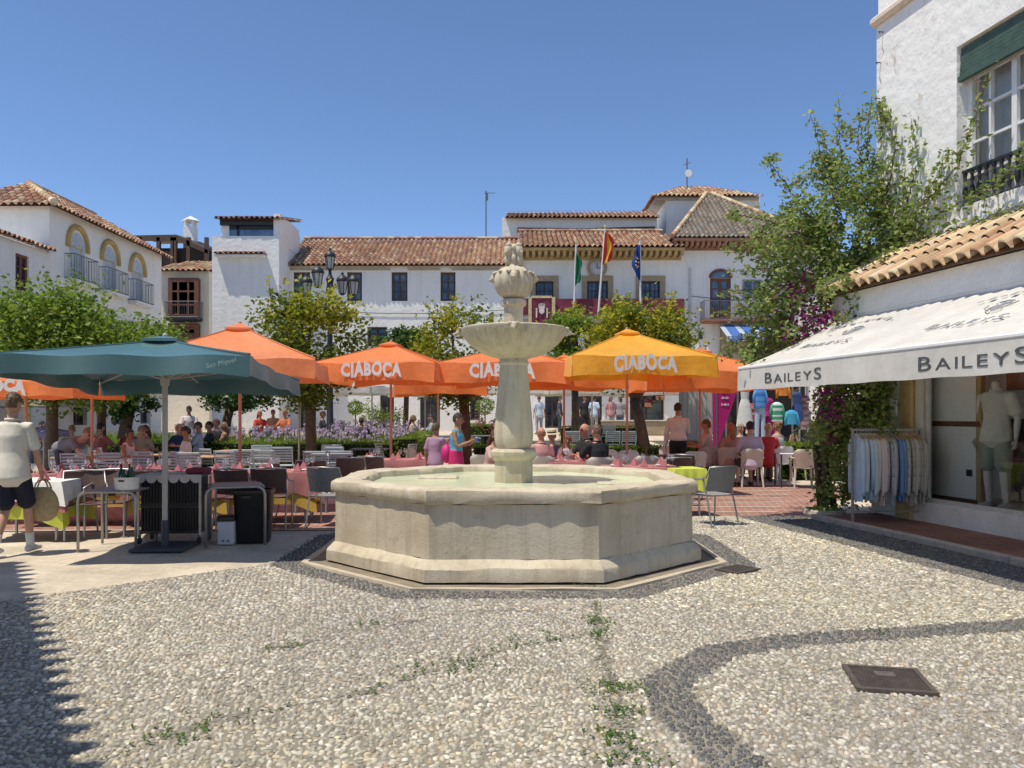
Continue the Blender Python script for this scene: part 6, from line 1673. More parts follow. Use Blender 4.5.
b = MB(); b.box((-.03, -.1025, .05), (.03, .004, .022)); b.box((.03, -.1025, .05), (.03, .004, .022)); b.build("printed_mark", M("ink_mark", (.10, .12, .22), .6), wb)

# glasses, napkins on the laid tables
GLS = M("wine_glass", (.75, .76, .78), .05, .02, 4)
_g = NT("drinking_glass"); _gm = _g[0]
nt = _g[1]; tr = nt.nodes.new("ShaderNodeBsdfTransparent"); gl_ = nt.nodes.new("ShaderNodeBsdfGlossy"); gl_.inputs['Roughness'].default_value = .05
mx = nt.nodes.new("ShaderNodeMixShader"); mx.inputs[0].default_value = .32; L(nt, tr.outputs[0], mx.inputs[1]); L(nt, gl_.outputs[0], mx.inputs[2]); L(nt, mx.outputs[0], nt.nodes["Material Output"].inputs[0])
g0 = thing("wine_glass", None, "wine glass")
b = MB(); b.lathe([(.032, 0), (.032, .003), (.004, .008), (.004, .09)], 10); b.build("stem", _gm, g0, smooth=40)
b = MB(); b.lathe([(.004, .09), (.03, .105), (.038, .135), (.034, .175), (.030, .19)], 12); b.build("glass_bowl", _gm, g0, smooth=True)
n0 = thing("napkin", None, "napkin"); b = MB()
b.add([(-.06, -.06, 0), (.06, -.06, 0), (.06, .06, 0), (-.06, .06, 0), (0, 0, .13)], [(0, 1, 4), (1, 2, 4), (2, 3, 4), (3, 0, 4)]); b.build("folded_cloth", M("rose_napkin", (.40, .13, .14), .8, .1, 9), n0)
p0_ = thing("plate", None, "plate"); b = MB(); b.lathe([(.06, 0), (.11, .014), (.115, .016), (.06, .006), (0, .006)], 16); b.build("dish", WHITEP, p0_, smooth=40)
first = {"g": True, "n": True, "p": True}; rr = random.Random(9)
wherel = ["on the white cloth table beside the walking man", "on the long pink table behind the bottle bucket", "on the pink table behind the black cart", "on the pink table right of the cart", "on the pink table behind the fountain's left rim", "on the salmon table behind the fountain's right rim", None, "on the table of the group right of the column"]
for ti, (c, w, d, rz) in enumerate(TB):
    if wherel[ti] is None: continue
    n = max(1, round(w / .45)); ca, sa = math.cos(rz), math.sin(rz)
    for k in range(n):
        for s in (-1, 1):
            x, y = -w / 2 + w * (k + .5) / n + rr.uniform(-.05, .05), s * d * .25 + rr.uniform(-.04, .04)
            pos = lambda dx, dy: (c[0] + (x + dx) * ca - (y + dy) * sa, c[1] + (x + dx) * sa + (y + dy) * ca, .757)
            for (key, o, dx, dy, lab, gr) in (("g", g0, .14, 0, "clear wine glasses standing ", "wine glasses "), ("n", n0, 0, s * .02, "rose napkins folded upright ", "folded napkins "), ("p", p0_, -.0, s * -.10, "small white plates ", "white plates ")):
                if key == "p" and k % 2: continue
                l_ = pos(dx, dy); label = lab.replace("glasses", "glass").replace("napkins", "napkin").replace("plates", "plate") + wherel[ti]
                if first[key]: first[key] = False; r = o; r.location = l_; r['label'] = label
                else: r = dup(o, l_, rr.uniform(0, 1.5), label)
                r['group'] = gr + wherel[ti]

# ------------------------------------------------------------------ clothes rail with shirts
rk = thing("clothes_rail", "grey steel clothes rail full of shirts standing on the kerb by the ochre pillar", "clothes rail", (4.93, 11.58, .0), R(4))
RKM = M("rail_steel", (.33, .29, .26), .4, .1, 8, metal=.4)
for x in (0, 1.02):
    b = MB(); b.box((x, 0, .70), (.032, .032, 1.36)); b.build("upright", RKM, rk); b = MB(); b.box((x, 0, .02), (.035, .5, .035)); b.build("foot", RKM, rk)
b = MB(); b.box((.51, 0, 1.385), (1.06, .03, .03)); b.build("top_rail", RKM, rk)
b = MB(); b.box((.51, 0, .20), (1.0, .02, .02)); b.build("lower_rail", RKM, rk)
shc = [("pale blue", (.42, .52, .64)), ("light grey", (.50, .53, .57)), ("pale blue", (.38, .48, .60)), ("ice blue", (.48, .56, .62)), ("grey green", (.44, .48, .47)), ("off white", (.62, .60, .56)), ("pale rose", (.58, .47, .45)), ("blush", (.60, .50, .46)), ("grey patterned", (.36, .35, .37)), ("pale pink", (.56, .46, .46)), ("flecked grey", (.34, .33, .36)), ("slate blue", (.27, .33, .42)),
       ("denim blue", (.13, .22, .42)), ("mid blue", (.16, .27, .50)), ("denim", (.12, .19, .36)), ("floral beige", (.40, .36, .31)), ("patterned taupe", (.33, .29, .26)), ("floral grey", (.42, .39, .36)), ("stone", (.46, .42, .37)), ("patterned brown", (.30, .26, .22)), ("sand", (.44, .39, .33)), ("khaki grey", (.36, .33, .28))]
r = random.Random(31); ca, sa = math.cos(R(4)), math.sin(R(4))
ordw = ["at the left end of the rail", "next to the left end", "third from the left end", "fourth from the left end", "between pale shirts near the left end", "left of the rose shirts", "left of the blush shirt", "beside the rose shirt", "left of the pale pink shirt", "between two patterned shirts", "right of the pale pink shirt", "left of the denim shirts", "left of the mid blue one", "brightest blue of the rail", "right of the mid blue one", "right of the denim shirts", "right of the floral beige shirt", "in the middle of the right half", "among the beige shirts at right", "third from the right end", "next to the right end", "at the right end of the rail"]
for k, (nm, c) in enumerate(shc):
    x = .07 + k * .0425 + r.uniform(-.006, .006); tw_ = r.uniform(-.16, .16)
    pos = (4.93 + x * ca, 11.58 + x * sa, 1.40)
    t = thing("shirt", f"{nm} long sleeved shirt hanging {ordw[k]}", "shirt", pos, R(4) + tw_, "shirts on the clothes rail")
    pat = "pattern" in nm or "floral" in nm or "fleck" in nm
    m = M("shirt_" + nm.replace(" ", "_"), c, .85, .45 if pat else .06, 34 if pat else 5, .2, 18)
    b = MB(); L_ = r.uniform(1.0, 1.10)
    secs = [(-.09, .05, .03), (-.12, .10, .03), (-.155, .20, .032), (-.20, .225, .034), (-.40, .225, .040), (-.62, .23, .044), (-L_ * .9, .235, .046), (-L_, .23, .04)]
    vs = []
    n = 22
    for (z, hw, th_) in secs:
        for j in range(n):
            a = 2 * PI * j / n; f = .012 * math.sin(a * 6 + k) * (1 if z < -.3 else 0)
            vs.append(((th_ / 2 + f) * math.sin(a) , hw * math.cos(a), z))
    b.add(vs, [(i * n + j, i * n + (j + 1) % n, (i + 1) * n + (j + 1) % n, (i + 1) * n + j) for i in range(len(secs) - 1) for j in range(n)] + [tuple(range(n))])
    b.build("shirt_body", m, t, smooth=True)
    for s in (-1, 1):
        b = MB(); b.tube([(0, s * .19, -.16), (.0, s * .235, -.24), (.005, s * .255, -.55), (.0, s * .25, -.86), (0, s * .248, -.95 + .05 * (k % 3))], [.032, .040, .036, .030, .028], 9); b.build("sleeve", m, t, smooth=True)
    b = MB(); b.tube([(-.02, .05, -.10), (-.022, 0, -.075), (-.02, -.05, -.10), (.02, -.045, -.115), (.024, 0, -.10), (.02, .045, -.115), (-.02, .05, -.10)], .016, 6); b.build("collar", m, t, smooth=True)
    b = MB(); b.tube([(0, -.21, -.15), (0, 0, -.07), (0, .21, -.15)], .012, 6); b.build("hanger", WOOD_P, t)
    b = MB(); b.tube([(0, 0, -.07), (0, 0, -.03), (0, .022, -.01), (0, .018, .018), (0, -.004, .022)], .004, 5); b.build("hanger_hook", ALU, t)

# ------------------------------------------------------------------ souvenir stall in the gap
st = thing("market_stall", "open souvenir stall frame with orange awning edge behind the seated group at right", "stall", gp(772, 24.5))
b = MB()
for (x, y) in ((-1.05, 0), (.62, 0), (.80, -.1), (1.3, .6), (-1.05, 1.3), (1.3, 1.3)):
    b = MB(); b.tube([(x, y, 0), (x, y, 2.7)], .03, 6); b.build("stall_post", ALU, st)
b = MB()
b.tube([(.62, -.03, .1), (.62, -.03, 2.6)], .008, 4)
for k in range(10):
    b.tube([(.62, 0, .25 + k * .24), (.80, -.1, .37 + k * .24)], .012, 5)
b.build("lattice_brace", ALU, st)
b = MB(); b.sheet(lambda u, v: (-1.3 + 2.9 * u, -.4 + 2.0 * v, 2.62 + .25 * v + .02 * math.sin(u * 20)), 10, 4, (.75, .20, .03)); b.sheet(lambda u, v: (-1.3 + 2.9 * u, -.41, 2.62 - .16 * v), 10, 2, (.75, .20, .03)); b.build("stall_awning", ORANGE, st)
b = MB(); b.box((.1, .5, .4), (2.6, .7, .8)); b.build("stall_counter", M("stall_dark", (.07, .07, .08), .8), st)
b = MB(); b.box((.1, 1.5, 1.3), (2.9, .05, 2.6)); b.build("stall_back", M("stall_back_cloth", (.035, .05, .05), .9, .4, 3), st)
def garment(label, px, Y, ztop, L_, w, col, kind, stripes=None):
    z0 = ztop
    t = thing("hanging_garment", label, "garment", (XP(px, Y), Y, z0), 0, "clothes shown on the souvenir stall")
    b = MB(); n = 16
    if kind == "dress": secs = [(0, .06), (-.04, .13), (-.10, .17), (-.18, .15), (-.40, .13), (-.60, .20), (-L_, w)]
    elif kind == "shirt": secs = [(0, .06), (-.05, .16), (-.12, .21), (-.3, .2), (-L_, .2)]
    else: secs = [(0, .17), (-.2, .19), (-.25, .19)]
    for i in range(len(secs) - 1):
        nsub = 6
        for q in range(nsub):
            za = secs[i][0] + (secs[i + 1][0] - secs[i][0]) * q / nsub; zb = secs[i][0] + (secs[i + 1][0] - secs[i][0]) * (q + 1) / nsub
            ra = secs[i][1] + (secs[i + 1][1] - secs[i][1]) * q / nsub; rb = secs[i][1] + (secs[i + 1][1] - secs[i][1]) * (q + 1) / nsub
            c = col
            if stripes and int(-za / .09) % 2: c = stripes
            vs = [(r_ * math.cos(2 * PI * j / n) * (1 + .05 * math.sin(j * 4)), .5 * r_ * math.sin(2 * PI * j / n), z) for (r_, z) in ((ra, za), (rb, zb)) for j in range(n)]
            b.add(vs, [(j, (j + 1) % n, n + (j + 1) % n, n + j) for j in range(n)], c)
    if kind == "trousers":
        for s in (-1, 1): b.tube([(s * .09, 0, -.22), (s * .10, 0, -.5), (s * .11, 0, -L_)], [.095, .08, .075], 10, col)
    b.build("cloth", m_attr("garment_attr", .85, .12, 12, .2), t, smooth=50)
    t.scale = (.86, .86, .95)
    if kind == "shirt":
        for s in (-1, 1):
            b = MB(); b.tube([(s * .14, 0, -.07), (s * .21, -.02, -.25), (s * .23, -.03, -.48)], [.055, .048, .042], 9, stripes or col); b.build("sleeve", m_attr("garment_attr", .85, .12, 12, .2), t, smooth=True)
garment("long white lace dress displayed at the left of the souvenir stall", 745, 23.6, 2.45, 1.25, .30, (.60, .62, .60), "dress")
garment("red and white striped dress on the souvenir stall", 752.5, 23.9, 1.95, .95, .24, (.50, .03, .05), "dress", (.60, .56, .55))
garment("bright blue jacket shown above the pale jeans on the stall", 760, 23.5, 2.40, .62, .2, (.04, .18, .50), "shirt", (.10, .28, .60))
garment("pale blue jeans hanging under the blue jacket on the stall", 760, 23.55, 1.85, 1.0, .2, (.38, .46, .60), "trousers")
garment("magenta dress hanging right of the pale jeans on the stall", 769, 23.8, 2.1, 1.2, .26, (.36, .02, .16), "dress")
garment("green and white striped top hanging by the stall's metal lattice", 777, 23.5, 1.98, .6, .2, (.62, .66, .66), "shirt", (.04, .30, .16))
garment("navy blue dress hanging at the right of the stall", 797, 23.9, 2.3, .9, .22, (.03, .06, .18), "dress")
garment("turquoise bag shaped cloth hanging low at the right of the stall", 791.5, 23.7, 1.75, .45, .2, (.05, .32, .50), "shirt")
garment("orange scarf cloth hanging high on the stall", 783, 23.8, 2.55, .4, .2, (.65, .22, .03), "shirt")
for (px, c, k_, lab) in ((132, (.60, .60, .62), "dress", "white blouse dress on the far clothes stall at left"), (141, (.44, .50, .62), "shirt", "pale blue shirt on the far clothes stall at left"), (149, (.64, .60, .56), "dress", "cream dress on the far clothes stall, nearest the teal pole"), (160, (.60, .62, .66), "shirt", "white shirt on the far clothes stall, right at the teal pole")):
    garment(lab, px, 30, 2.75, 1.1, .28, c, k_)
garment("dark patterned dress at the right end of the stall", 805, 24.4, 2.2, 1.1, .24, (.16, .10, .14), "dress", (.3, .2, .2))
es = thing("easel", "wooden display easel standing in front of the souvenir stall", "easel", gp(794, 22.8))
for (a, c) in (((-.28, 0, 0), (-.08, 0, 1.0)), ((.28, 0, 0), (.06, 0, 1.0)), ((0, .4, 0), (0, .05, 1.0))):
    b = MB(); b.tube([a, c], .025, 6); b.build("leg", WOOD_P, es)
b = MB(); b.box((0, -.03, .55), (.42, .03, .03)); b.build("shelf", WOOD_P, es)
bp = thing("beach_flag", "magenta feather shaped advertising banner with pale lines of writing", "banner", gp(717, 21.5))
b = MB(); b.tube([(0, 0, 0), (0, 0, 2.75)], .02, 6); b.build("mast", GREYIRON, bp)
MAGC = M("magenta_cloth", (.50, .015, .19), .8, .06, 4, .1, trans=.25)
b = MB(); b.add([(.03, 0, .75), (.62, .02, 2.45), (.60, .02, 2.6), (.03, 0, 2.6), (-.02, 0, 2.6), (-.13, 0, 2.45), (-.11, 0, .45), (-.04, 0, .4)], [(0, 1, 2, 3), (4, 5, 6, 7)]); b.add([(.03, .012, .75), (.62, .032, 2.45), (.60, .032, 2.6), (.03, .012, 2.6)], [(0, 1, 2, 3)]); bc_ = b.build("banner_cloth", MAGC, bp)
b = MB()
for k in range(3):
    for j in range(6): b.box((.13 + j * .034, -.008, 2.24 - k * .18), (.02, .006, .045 + .02 * ((j * 7 + k) % 3 - 1)))
b.build("banner_writing", FADEW, bp)
pb = thing("kiosk", "plain pale grey kiosk panel standing behind the waiter", "kiosk", gp(697, 23.5))
b = MB(); b.box((0, .2, 1.22), (.92, .4, 2.44), bev=.03); b.build("kiosk_body", M("kiosk_grey", (.40, .40, .35), .7, .06, 3), pb); b = MB()
for x in (-.28, 0, .28): b.box((x, -.003, 1.25), (.012, .01, 2.3))
b.box((-.462, .0, 1.25), (.06, .3, 2.46)); b.build("panel_joint", M("kiosk_joint", (.30, .30, .26), .7), pb)
fw = thing("low_wall", "low stone planter wall in front of the town hall, right of the leaning trunk", "wall", (XP(660, 36), 36, gz(36)))
b = MB(); b.box((0, 0, .3), (5.2, .35, .6), bev=.03); b.build("wall_body", TAN, fw); b = MB(); b.box((0, 0, .64), (5.3, .45, .07), bev=.02); b.build("coping", KERB, fw)
for (px, py, lab) in ((649, 394, "upper terracotta window box of pink flowers on the dark doorway"), (649, 405, "lower terracotta window box of pink flowers on the dark doorway"), (660, 398, "right terracotta window box of red flowers on the dark doorway")):
    Y = 41.6; t = thing("flower_box", lab, "flower box", W(px, py, Y), 0, "flower boxes on the town hall doorway"); b = MB(); b.box((0, 0, 0), (.42, .3, .2), bev=.02); b.build("box", M("terracotta", (.33, .14, .08), .8), t); b = MB(); q = random.Random(px + py)
    for _ in range(160): leaf_quads(b, q, Vector((q.uniform(-.22, .22), q.uniform(-.15, .12), .1 + q.uniform(0, .2))), .08, [(.45, .04, .12), (.05, .11, .02)], .3)
    b.build("flowers", LEAF, t)
# ------------------------------------------------------------------ people
SKINS = {"fair": (.50, .29, .20), "tan": (.36, .19, .115), "red": (.52, .235, .155), "dark": (.17, .085, .05)}
def skin_mat(k): return M("skin_" + k, SKINS[k], .55, .08, 9, .05, spec=.3)
def cloth_mat(c): return M("garment_%.2f_%.2f_%.2f" % c, c, .85, .10, 7, .6, 5, bdist=.02)
EYE = M("eye_dark", (.03, .02, .018), .3)
LIP = M("lip", (.30, .11, .09), .5)
PEND = []
def loft(b, pts, rads, n=12, ref=(1, 0, 0)):
    pts = [Vector(p) for p in pts]; ref = Vector(ref); vs = []; fs = []
    P_, R_ = [], []
    t0 = (pts[1] - pts[0]).normalized(); t1 = (pts[-1] - pts[-2]).normalized()
    P_.append(pts[0] - t0 * min(rads[0]) * .55); R_.append(tuple(q * .55 for q in rads[0]))
    P_ += pts; R_ += rads
    P_.append(pts[-1] + t1 * min(rads[-1]) * .55); R_.append(tuple(q * .55 for q in rads[-1]))
    m = len(P_)
    for i, p in enumerate(P_):
        t = (P_[min(i + 1, m - 1)] - P_[max(i - 1, 0)]).normalized()
        u = (ref - t * ref.dot(t))
        if u.length < .2: u = Vector((0, 1, 0)) - t * t.y
        u.normalize(); w = t.cross(u)
        for k in range(n):
            a = 2 * PI * k / n; vs.append(p + u * R_[i][0] * math.cos(a) + w * R_[i][1] * math.sin(a))
    for i in range(m - 1):
        for k in range(n): fs.append((i * n + k, i * n + (k + 1) % n, (i + 1) * n + (k + 1) % n, (i + 1) * n + k))
    fs.append(tuple(range(n - 1, -1, -1))); fs.append(tuple((m - 1) * n + k for k in range(n)))
    b.add(vs, fs)
def hand(b, wr, d, side, fwd, curl=.5):
    """palm and five separate fingers; d = forearm direction, fwd = where the thumb side looks"""
    d = d.normalized(); th = (fwd - d * fwd.dot(d)).normalized(); pn = d.cross(th) * side
    pal = wr + d * .05
    loft(b, [wr - d * .01, wr + d * .03, wr + d * .085], [(.024, .016), (.036, .015), (.038, .013)], 8, th)
    for k, (o, l) in enumerate(((.028, .070), (.010, .080), (-.009, .075), (-.027, .058))):
        p = wr + d * .082 + th * o; q = p + d * l * .45 + pn * l * .25 * curl; e = q + d * l * .35 * (1 - curl * .6) + pn * l * .5 * curl
        b.tube([p - d * .015, p, q, e], [.0095, .0092, .0085, .0065], 6)
    p = wr + d * .03 + th * .028; q = p + th * .028 + d * .028; e = q + d * .032 + th * .006 + pn * .012 * curl
    b.tube([p, q, e], [.012, .0105, .008], 6)
def person(label, loc, rz, pose, H=1.75, skin="fair", hair=(.06, .04, .025), style="short", top=(.6, .6, .6), sleeve="short", bottom=(.05, .06, .10), bott="trousers", shoes=(.06, .05, .05), arms=("down", "down"), lean=0.0, vox=.02, head_turn=0.0, group="people in the square", female=False, hat=None, seat=.45, socks=None, glasses=False):
    t = thing("person", label, "person", loc, rz, group); t.scale = (H / 1.75,) * 3
    V = Vector
    pz = {"stand": .95, "walk": .94, "sit": seat + .10, "bend": .93}[pose]
    tl = {"bend": R(72)}.get(pose, lean)
    tv = V((0, -math.sin(tl), math.cos(tl)))
    pel = V((0, .02 if pose != "bend" else .08, pz)); waist = pel + tv * .18; chest = pel + tv * .36; shl = pel + tv * .49; neck = pel + tv * .555
    hv = V((0, -math.sin(tl * .55 + .10), math.cos(tl * .55 + .10))); head = neck + hv * .155
    wS = .175 if female else .19
    side = V((1, 0, 0))
    J = {}
    for s in (-1, 1):
        sh = shl + side * s * wS - tv * .03
        a = arms[0 if s < 0 else 1]
        if a == "down": el = sh + V((s * .06, .03, -.28)); wr = el + V((s * .01, -.05, -.25))
        elif a == "walkb": el = sh + V((s * .06, .09, -.27)); wr = el + V((s * .02, -.02, -.25))
        elif a == "walkf": el = sh + V((s * .06, -.04, -.28)); wr = el + V((-s * .01, -.13, -.21))
        elif a == "table": el = sh + V((s * .07, -.14, -.22)); wr = el + V((-s * .08, -.22, .02))
        elif a == "hold": el = sh + V((s * .04, -.09, -.26)); wr = el + V((-s * .09, -.22, .10))
        elif a == "lap": el = sh + V((s * .07, -.02, -.27)); wr = el + V((-s * .10, -.20, -.06))
        elif a == "reach": el = sh + V((s * .03, -.20, -.18)); wr = el + V((-s * .02, -.17, -.18))
        elif a == "chin": el = sh + V((s * .02, -.20, -.20)); wr = el + V((-s * .10, -.02, .24))
        hp = pel + V((s * .092, 0, -.03))
        if pose in ("stand", "bend"): kn = V((s * .105, 0 if pose == "stand" else .05, .50)); an = V((s * .11, .04, .085))
        elif pose == "walk":
            if s < 0: kn = V((s * .10, -.14, .51)); an = V((s * .10, -.20, .09))
            else: kn = V((s * .10, -.03, .49)); an = V((s * .105, .20, .11))
        else: kn = V((s * .13, -.42, pz - .03)); an = V((s * .14, -.36, .085))
        J[s] = (sh, el, wr, hp, kn, an)
    # body: one continuous surface
    b = MB()
    f = .93 if female else 1
    loft(b, [pel - tv * .07, pel, waist, chest, shl, neck - tv * .01, neck + hv * .07], [(.13, .105), (.165, .115), (.135 * f, .098), (.165 * f, .112), (.145 * f, .085), (.06, .062), (.055, .06)], 14)
    for s in (-1, 1):
        sh, el, wr, hp, kn, an = J[s]
        loft(b, [shl + side * s * .08 - tv * .035, sh - tv * .004, sh.lerp(el, .5), el, el.lerp(wr, .35), wr], [(.045, .055), (.052 * f, .054), (.048 * f, .05), (.041, .041), (.040, .042), (.027, .024)], 10, (0, 1, 0))
        loft(b, [hp, hp.lerp(kn, .5), kn, kn.lerp(an, .32), an], [(.092, .10), (.076, .08), (.055, .06), (.053, .06), (.036, .038)], 10)
        fd = V((s * .12, -1, 0)).normalized()
        loft(b, [an + V((0, .05, -.045)), an + V((0, 0, -.035)), an + fd * .09 + V((0, 0, -.05)), an + fd * .16 + V((0, 0, -.06))], [(.035, .035), (.038, .045), (.042, .028), (.034, .018)], 8)
    bo = b.build("body", [skin_mat(skin), EYE, LIP], t, smooth=True)
    # head and hands joined to the body after the skin has been merged
    b = MB()
    b.ball((0, 0, 0), (.076, .096, .118), 18, 14)
    vs = []
    for (x, y, z) in b.v:
        k = max(0, -z / .118)
        x *= 1 - .30 * k ** 1.5; y = y * (1 - .16 * k) - (.016 * k if y < 0 else -.006 * k)
        if z > .03 and y > 0: y *= 1.03
        vs.append((x, y, z))
    b.v = vs
    b.tube([(0, -.088, .028), (0, -.108, -.012), (0, -.113, -.028), (0, -.094, -.036)], [.009, .013, .017, .010], 7)
    for s in (-1, 1):
        b.ball((s * .077, .012, -.005), (.012, .022, .034), 8, 6)
        b.ball((s * .033, -.083, .012), (.017, .012, .010), 8, 5, None, 1)
        b.tube([(s * .014, -.094, .032), (s * .036, -.090, .037), (s * .055, -.076, .030)], [.006, .007, .005], 5, None, 1)
    b.ball((0, -.092, -.062), (.024, .010, .007), 8, 5, None, 2)
    if glasses:
        for s in (-1, 1): b.box((s * .034, -.099, .012), (.05, .012, .034), None, 1)
    hm = Matrix.Translation(head) @ Matrix.Rotation(head_turn, 4, 'Z') @ Matrix.Rotation(tl * .45 + .08, 4, 'X')
    b.v = [tuple(hm @ V(p)) for p in b.v]
    for s in (-1, 1):
        sh, el, wr, hp, kn, an = J[s]
        hand(b, wr, wr - el, s, V((0, -1, .15)) if arms[0 if s < 0 else 1] in ("down", "walkb", "walkf") else V((0, 0, 1)), .55)
    PEND.append((bo, vox, b))
    # hair
    hb = MB(); hb.ball((0, .006, .008), (.086, .106, .126), 20, 14)
    keep = []
    for q in hb.f:
        c = sum((V(hb.v[i]) for i in q), V()) / len(q); z, y = c.z / .126, c.y / .106
        lim = {"short": z > .52 - .0 * y if y < -.25 else z > -.35 + (.55 if y < .25 else 0), "bald": z > -.4 and z < .35 and y > .2, "long": z > .42 if y < -.35 else z > -.75, "bun": z > .42 if y < -.30 else z > -.4, "none": False}[style]
        if lim: keep.append(q)
    hb.f = keep; hb.c = [None] * len(keep); hb.m = [0] * len(keep)
    if style == "long":
        loft(hb, [(0, .05, .06), (0, .085, -.05), (0, .10, -.16), (0, .095, -.27)], [(.07, .04), (.085, .045), (.085, .04), (.05, .025)], 10)
    if style == "bun": hb.ball((0, .115, .06), (.045, .045, .045), 10, 8)
    if style == "short":
        r = random.Random(int(abs(loc[0]) * 50)); 
        for _ in range(70):
            d = V((r.gauss(0, 1), r.gauss(0, 1) - .2, abs(r.gauss(0, 1)) + .5)).normalized(); hb.ball((d.x * .080, d.y * .100 + .006, d.z * .120 + .006), (.016, .020, .015), 5, 4)
    if keep:
        hb.v = [tuple(hm @ V(p)) for p in hb.v]; hb.build("hair", M("hair_%.2f_%.2f" % (hair[0], hair[1]), hair, .6, .3, 30, .5, 60), t, smooth=True)
    if hat:
        k = MB(hm); k.lathe([(.175, .045), (.17, .055), (.098, .065), (.096, .10), (.085, .135), (.04, .15), (0, .15)], 18); ho = k.build("hat", M("straw", (.55, .45, .27), .8, .15, 20, .4), t, smooth=40)
        k = MB(hm); k.lathe([(.100, .066), (.099, .095)], 18); k.build("hat_band", IRON, ho)
    # shirt
    def clothes(name, c, segs, v=None, mod=None):
        b = MB()
        for (p, rr_, n_, ref) in segs: loft(b, p, rr_, n_, ref)
        o = b.build(name, cloth_mat(c), t, smooth=True); PEND.append((o, v or vox, None)); return o
    e = .016
    segs = [([pel + tv * (-.10 if sleeve == 'short' else .05), pel + tv * (.02 if sleeve == 'short' else .09), waist, chest, shl, neck - tv * .035], [(.206, .168), (.192, .150), (.158 * f, .116), (.174 * f, .124), (.152 * f, .094), (.078, .076)], 24, (1, 0, 0))]
    if sleeve == "strap": segs = [([pel + tv * -.02, waist, chest, chest + tv * .07], [(.18, .134), (.152 * f, .116), (.18 * f, .127), (.165 * f, .11)], 16, (1, 0, 0))] + [([chest + tv * .05 + side * s * .09, shl + side * s * .10 + tv * .035], [(.035, .11), (.03, .06)], 8, (1, 0, 0)) for s in (-1, 1)]
    for s in (-1, 1):
        sh, el, wr, hp, kn, an = J[s]
        if sleeve == "short": segs.append(([shl + side * s * .08 - tv * .035, sh - tv * .004, sh.lerp(el, .42), sh.lerp(el, .80)], [(.055, .07), (.062, .068), (.062, .066), (.066, .072)], 12, (0, 1, 0)))
        elif sleeve == "long": segs.append(([shl + side * s * .08 - tv * .035, sh - tv * .004, sh.lerp(el, .5), el, el.lerp(wr, .5), wr - (wr - el) * .04], [(.055, .07), (.063, .068), (.060, .062), (.054, .054), (.050, .052), (.040, .038)], 12, (0, 1, 0)))
    clothes("shirt", top, segs)
    if sleeve in ('short', 'long') and vox < .0165:
        b = MB(); b.tube([neck + V((.072 * math.cos(q * PI / 8), .070 * math.sin(q * PI / 8), .0)) - tv * (.012 + (.035 if 10 < q < 14 else 0)) for q in range(17)], .016, 6, cap=False); b.build('collar', cloth_mat(top), t, smooth=True)
    segs = [([pel - tv * .085, pel - tv * .02, pel + tv * .05, pel + tv * .12], [(.155, .13), (.180, .132), (.174, .130), (.166, .124)], 16, (1, 0, 0))]
    if bott == "skirt":
        k0 = (J[-1][4] + J[1][4]) / 2
        segs.append(([pel, pel.lerp(k0, .5), k0], [(.18, .135), (.205, .16), (.215, .15)], 16, (1, 0, 0)))
    else:
        for s in (-1, 1):
            sh, el, wr, hp, kn, an = J[s]
            if bott == "shorts":
                pts = [hp, hp.lerp(kn, .5), hp.lerp(kn, .96)] if pose != "walk" else [hp, hp.lerp(kn, .5), hp.lerp(kn, .88)]
                segs.append((pts, [(.105, .118), (.100, .108), (.098, .104)], 12, (1, 0, 0)))
            else: segs.append(([hp, hp.lerp(kn, .5), kn, kn.lerp(an, .4), an - (an - kn) * .03], [(.105, .116), (.092, .097), (.074, .078), (.070, .076), (.062, .066)], 12, (1, 0, 0)))
    clothes("skirt" if bott == "skirt" else bott, bottom, segs)
    for s in (-1, 1):
        an = J[s][5]; kn = J[s][4]; fd = V((s * .12, -1, 0)).normalized()
        b = MB(); loft(b, [an + V((0, .058, -.045)), an + V((0, 0, -.038)), an + fd * .10 + V((0, 0, -.048)), an + fd * .175 + V((0, 0, -.058))], [(.042, .04), (.047, .046), (.050, .035), (.040, .024)], 12)
        for i, p in enumerate(b.v):
            if p[2] < an.z - .082: b.v[i] = (p[0], p[1], an.z - .083)
        b.build("shoe", cloth_mat(shoes), t, smooth=True)
        if socks: b = MB(); loft(b, [an + V((0, .0, -.02)), an + (kn - an) * .10, an + (kn - an) * .30], [(.047, .05), (.044, .047), (.048, .054)], 12); b.build("sock", cloth_mat(socks), t, smooth=True)
    return t, J
def at(px, Y): return (XP(px, Y), Y, gz(Y))
# the walking man in front, back to us
MAN_Y = 9.15; mx = XP(13, MAN_Y)
mt, mJ = person("man in a cream shirt and navy shorts walking away at left with a straw bag", (mx, MAN_Y, 0), PI + R(6), "walk", 1.83, "fair", (.13, .075, .04), "short", (.70, .67, .58), "short", (.012, .013, .03), "shorts", (.62, .60, .56), ("walkf", "walkb"), .02, .010, R(-12), None, socks=(.66, .65, .62))
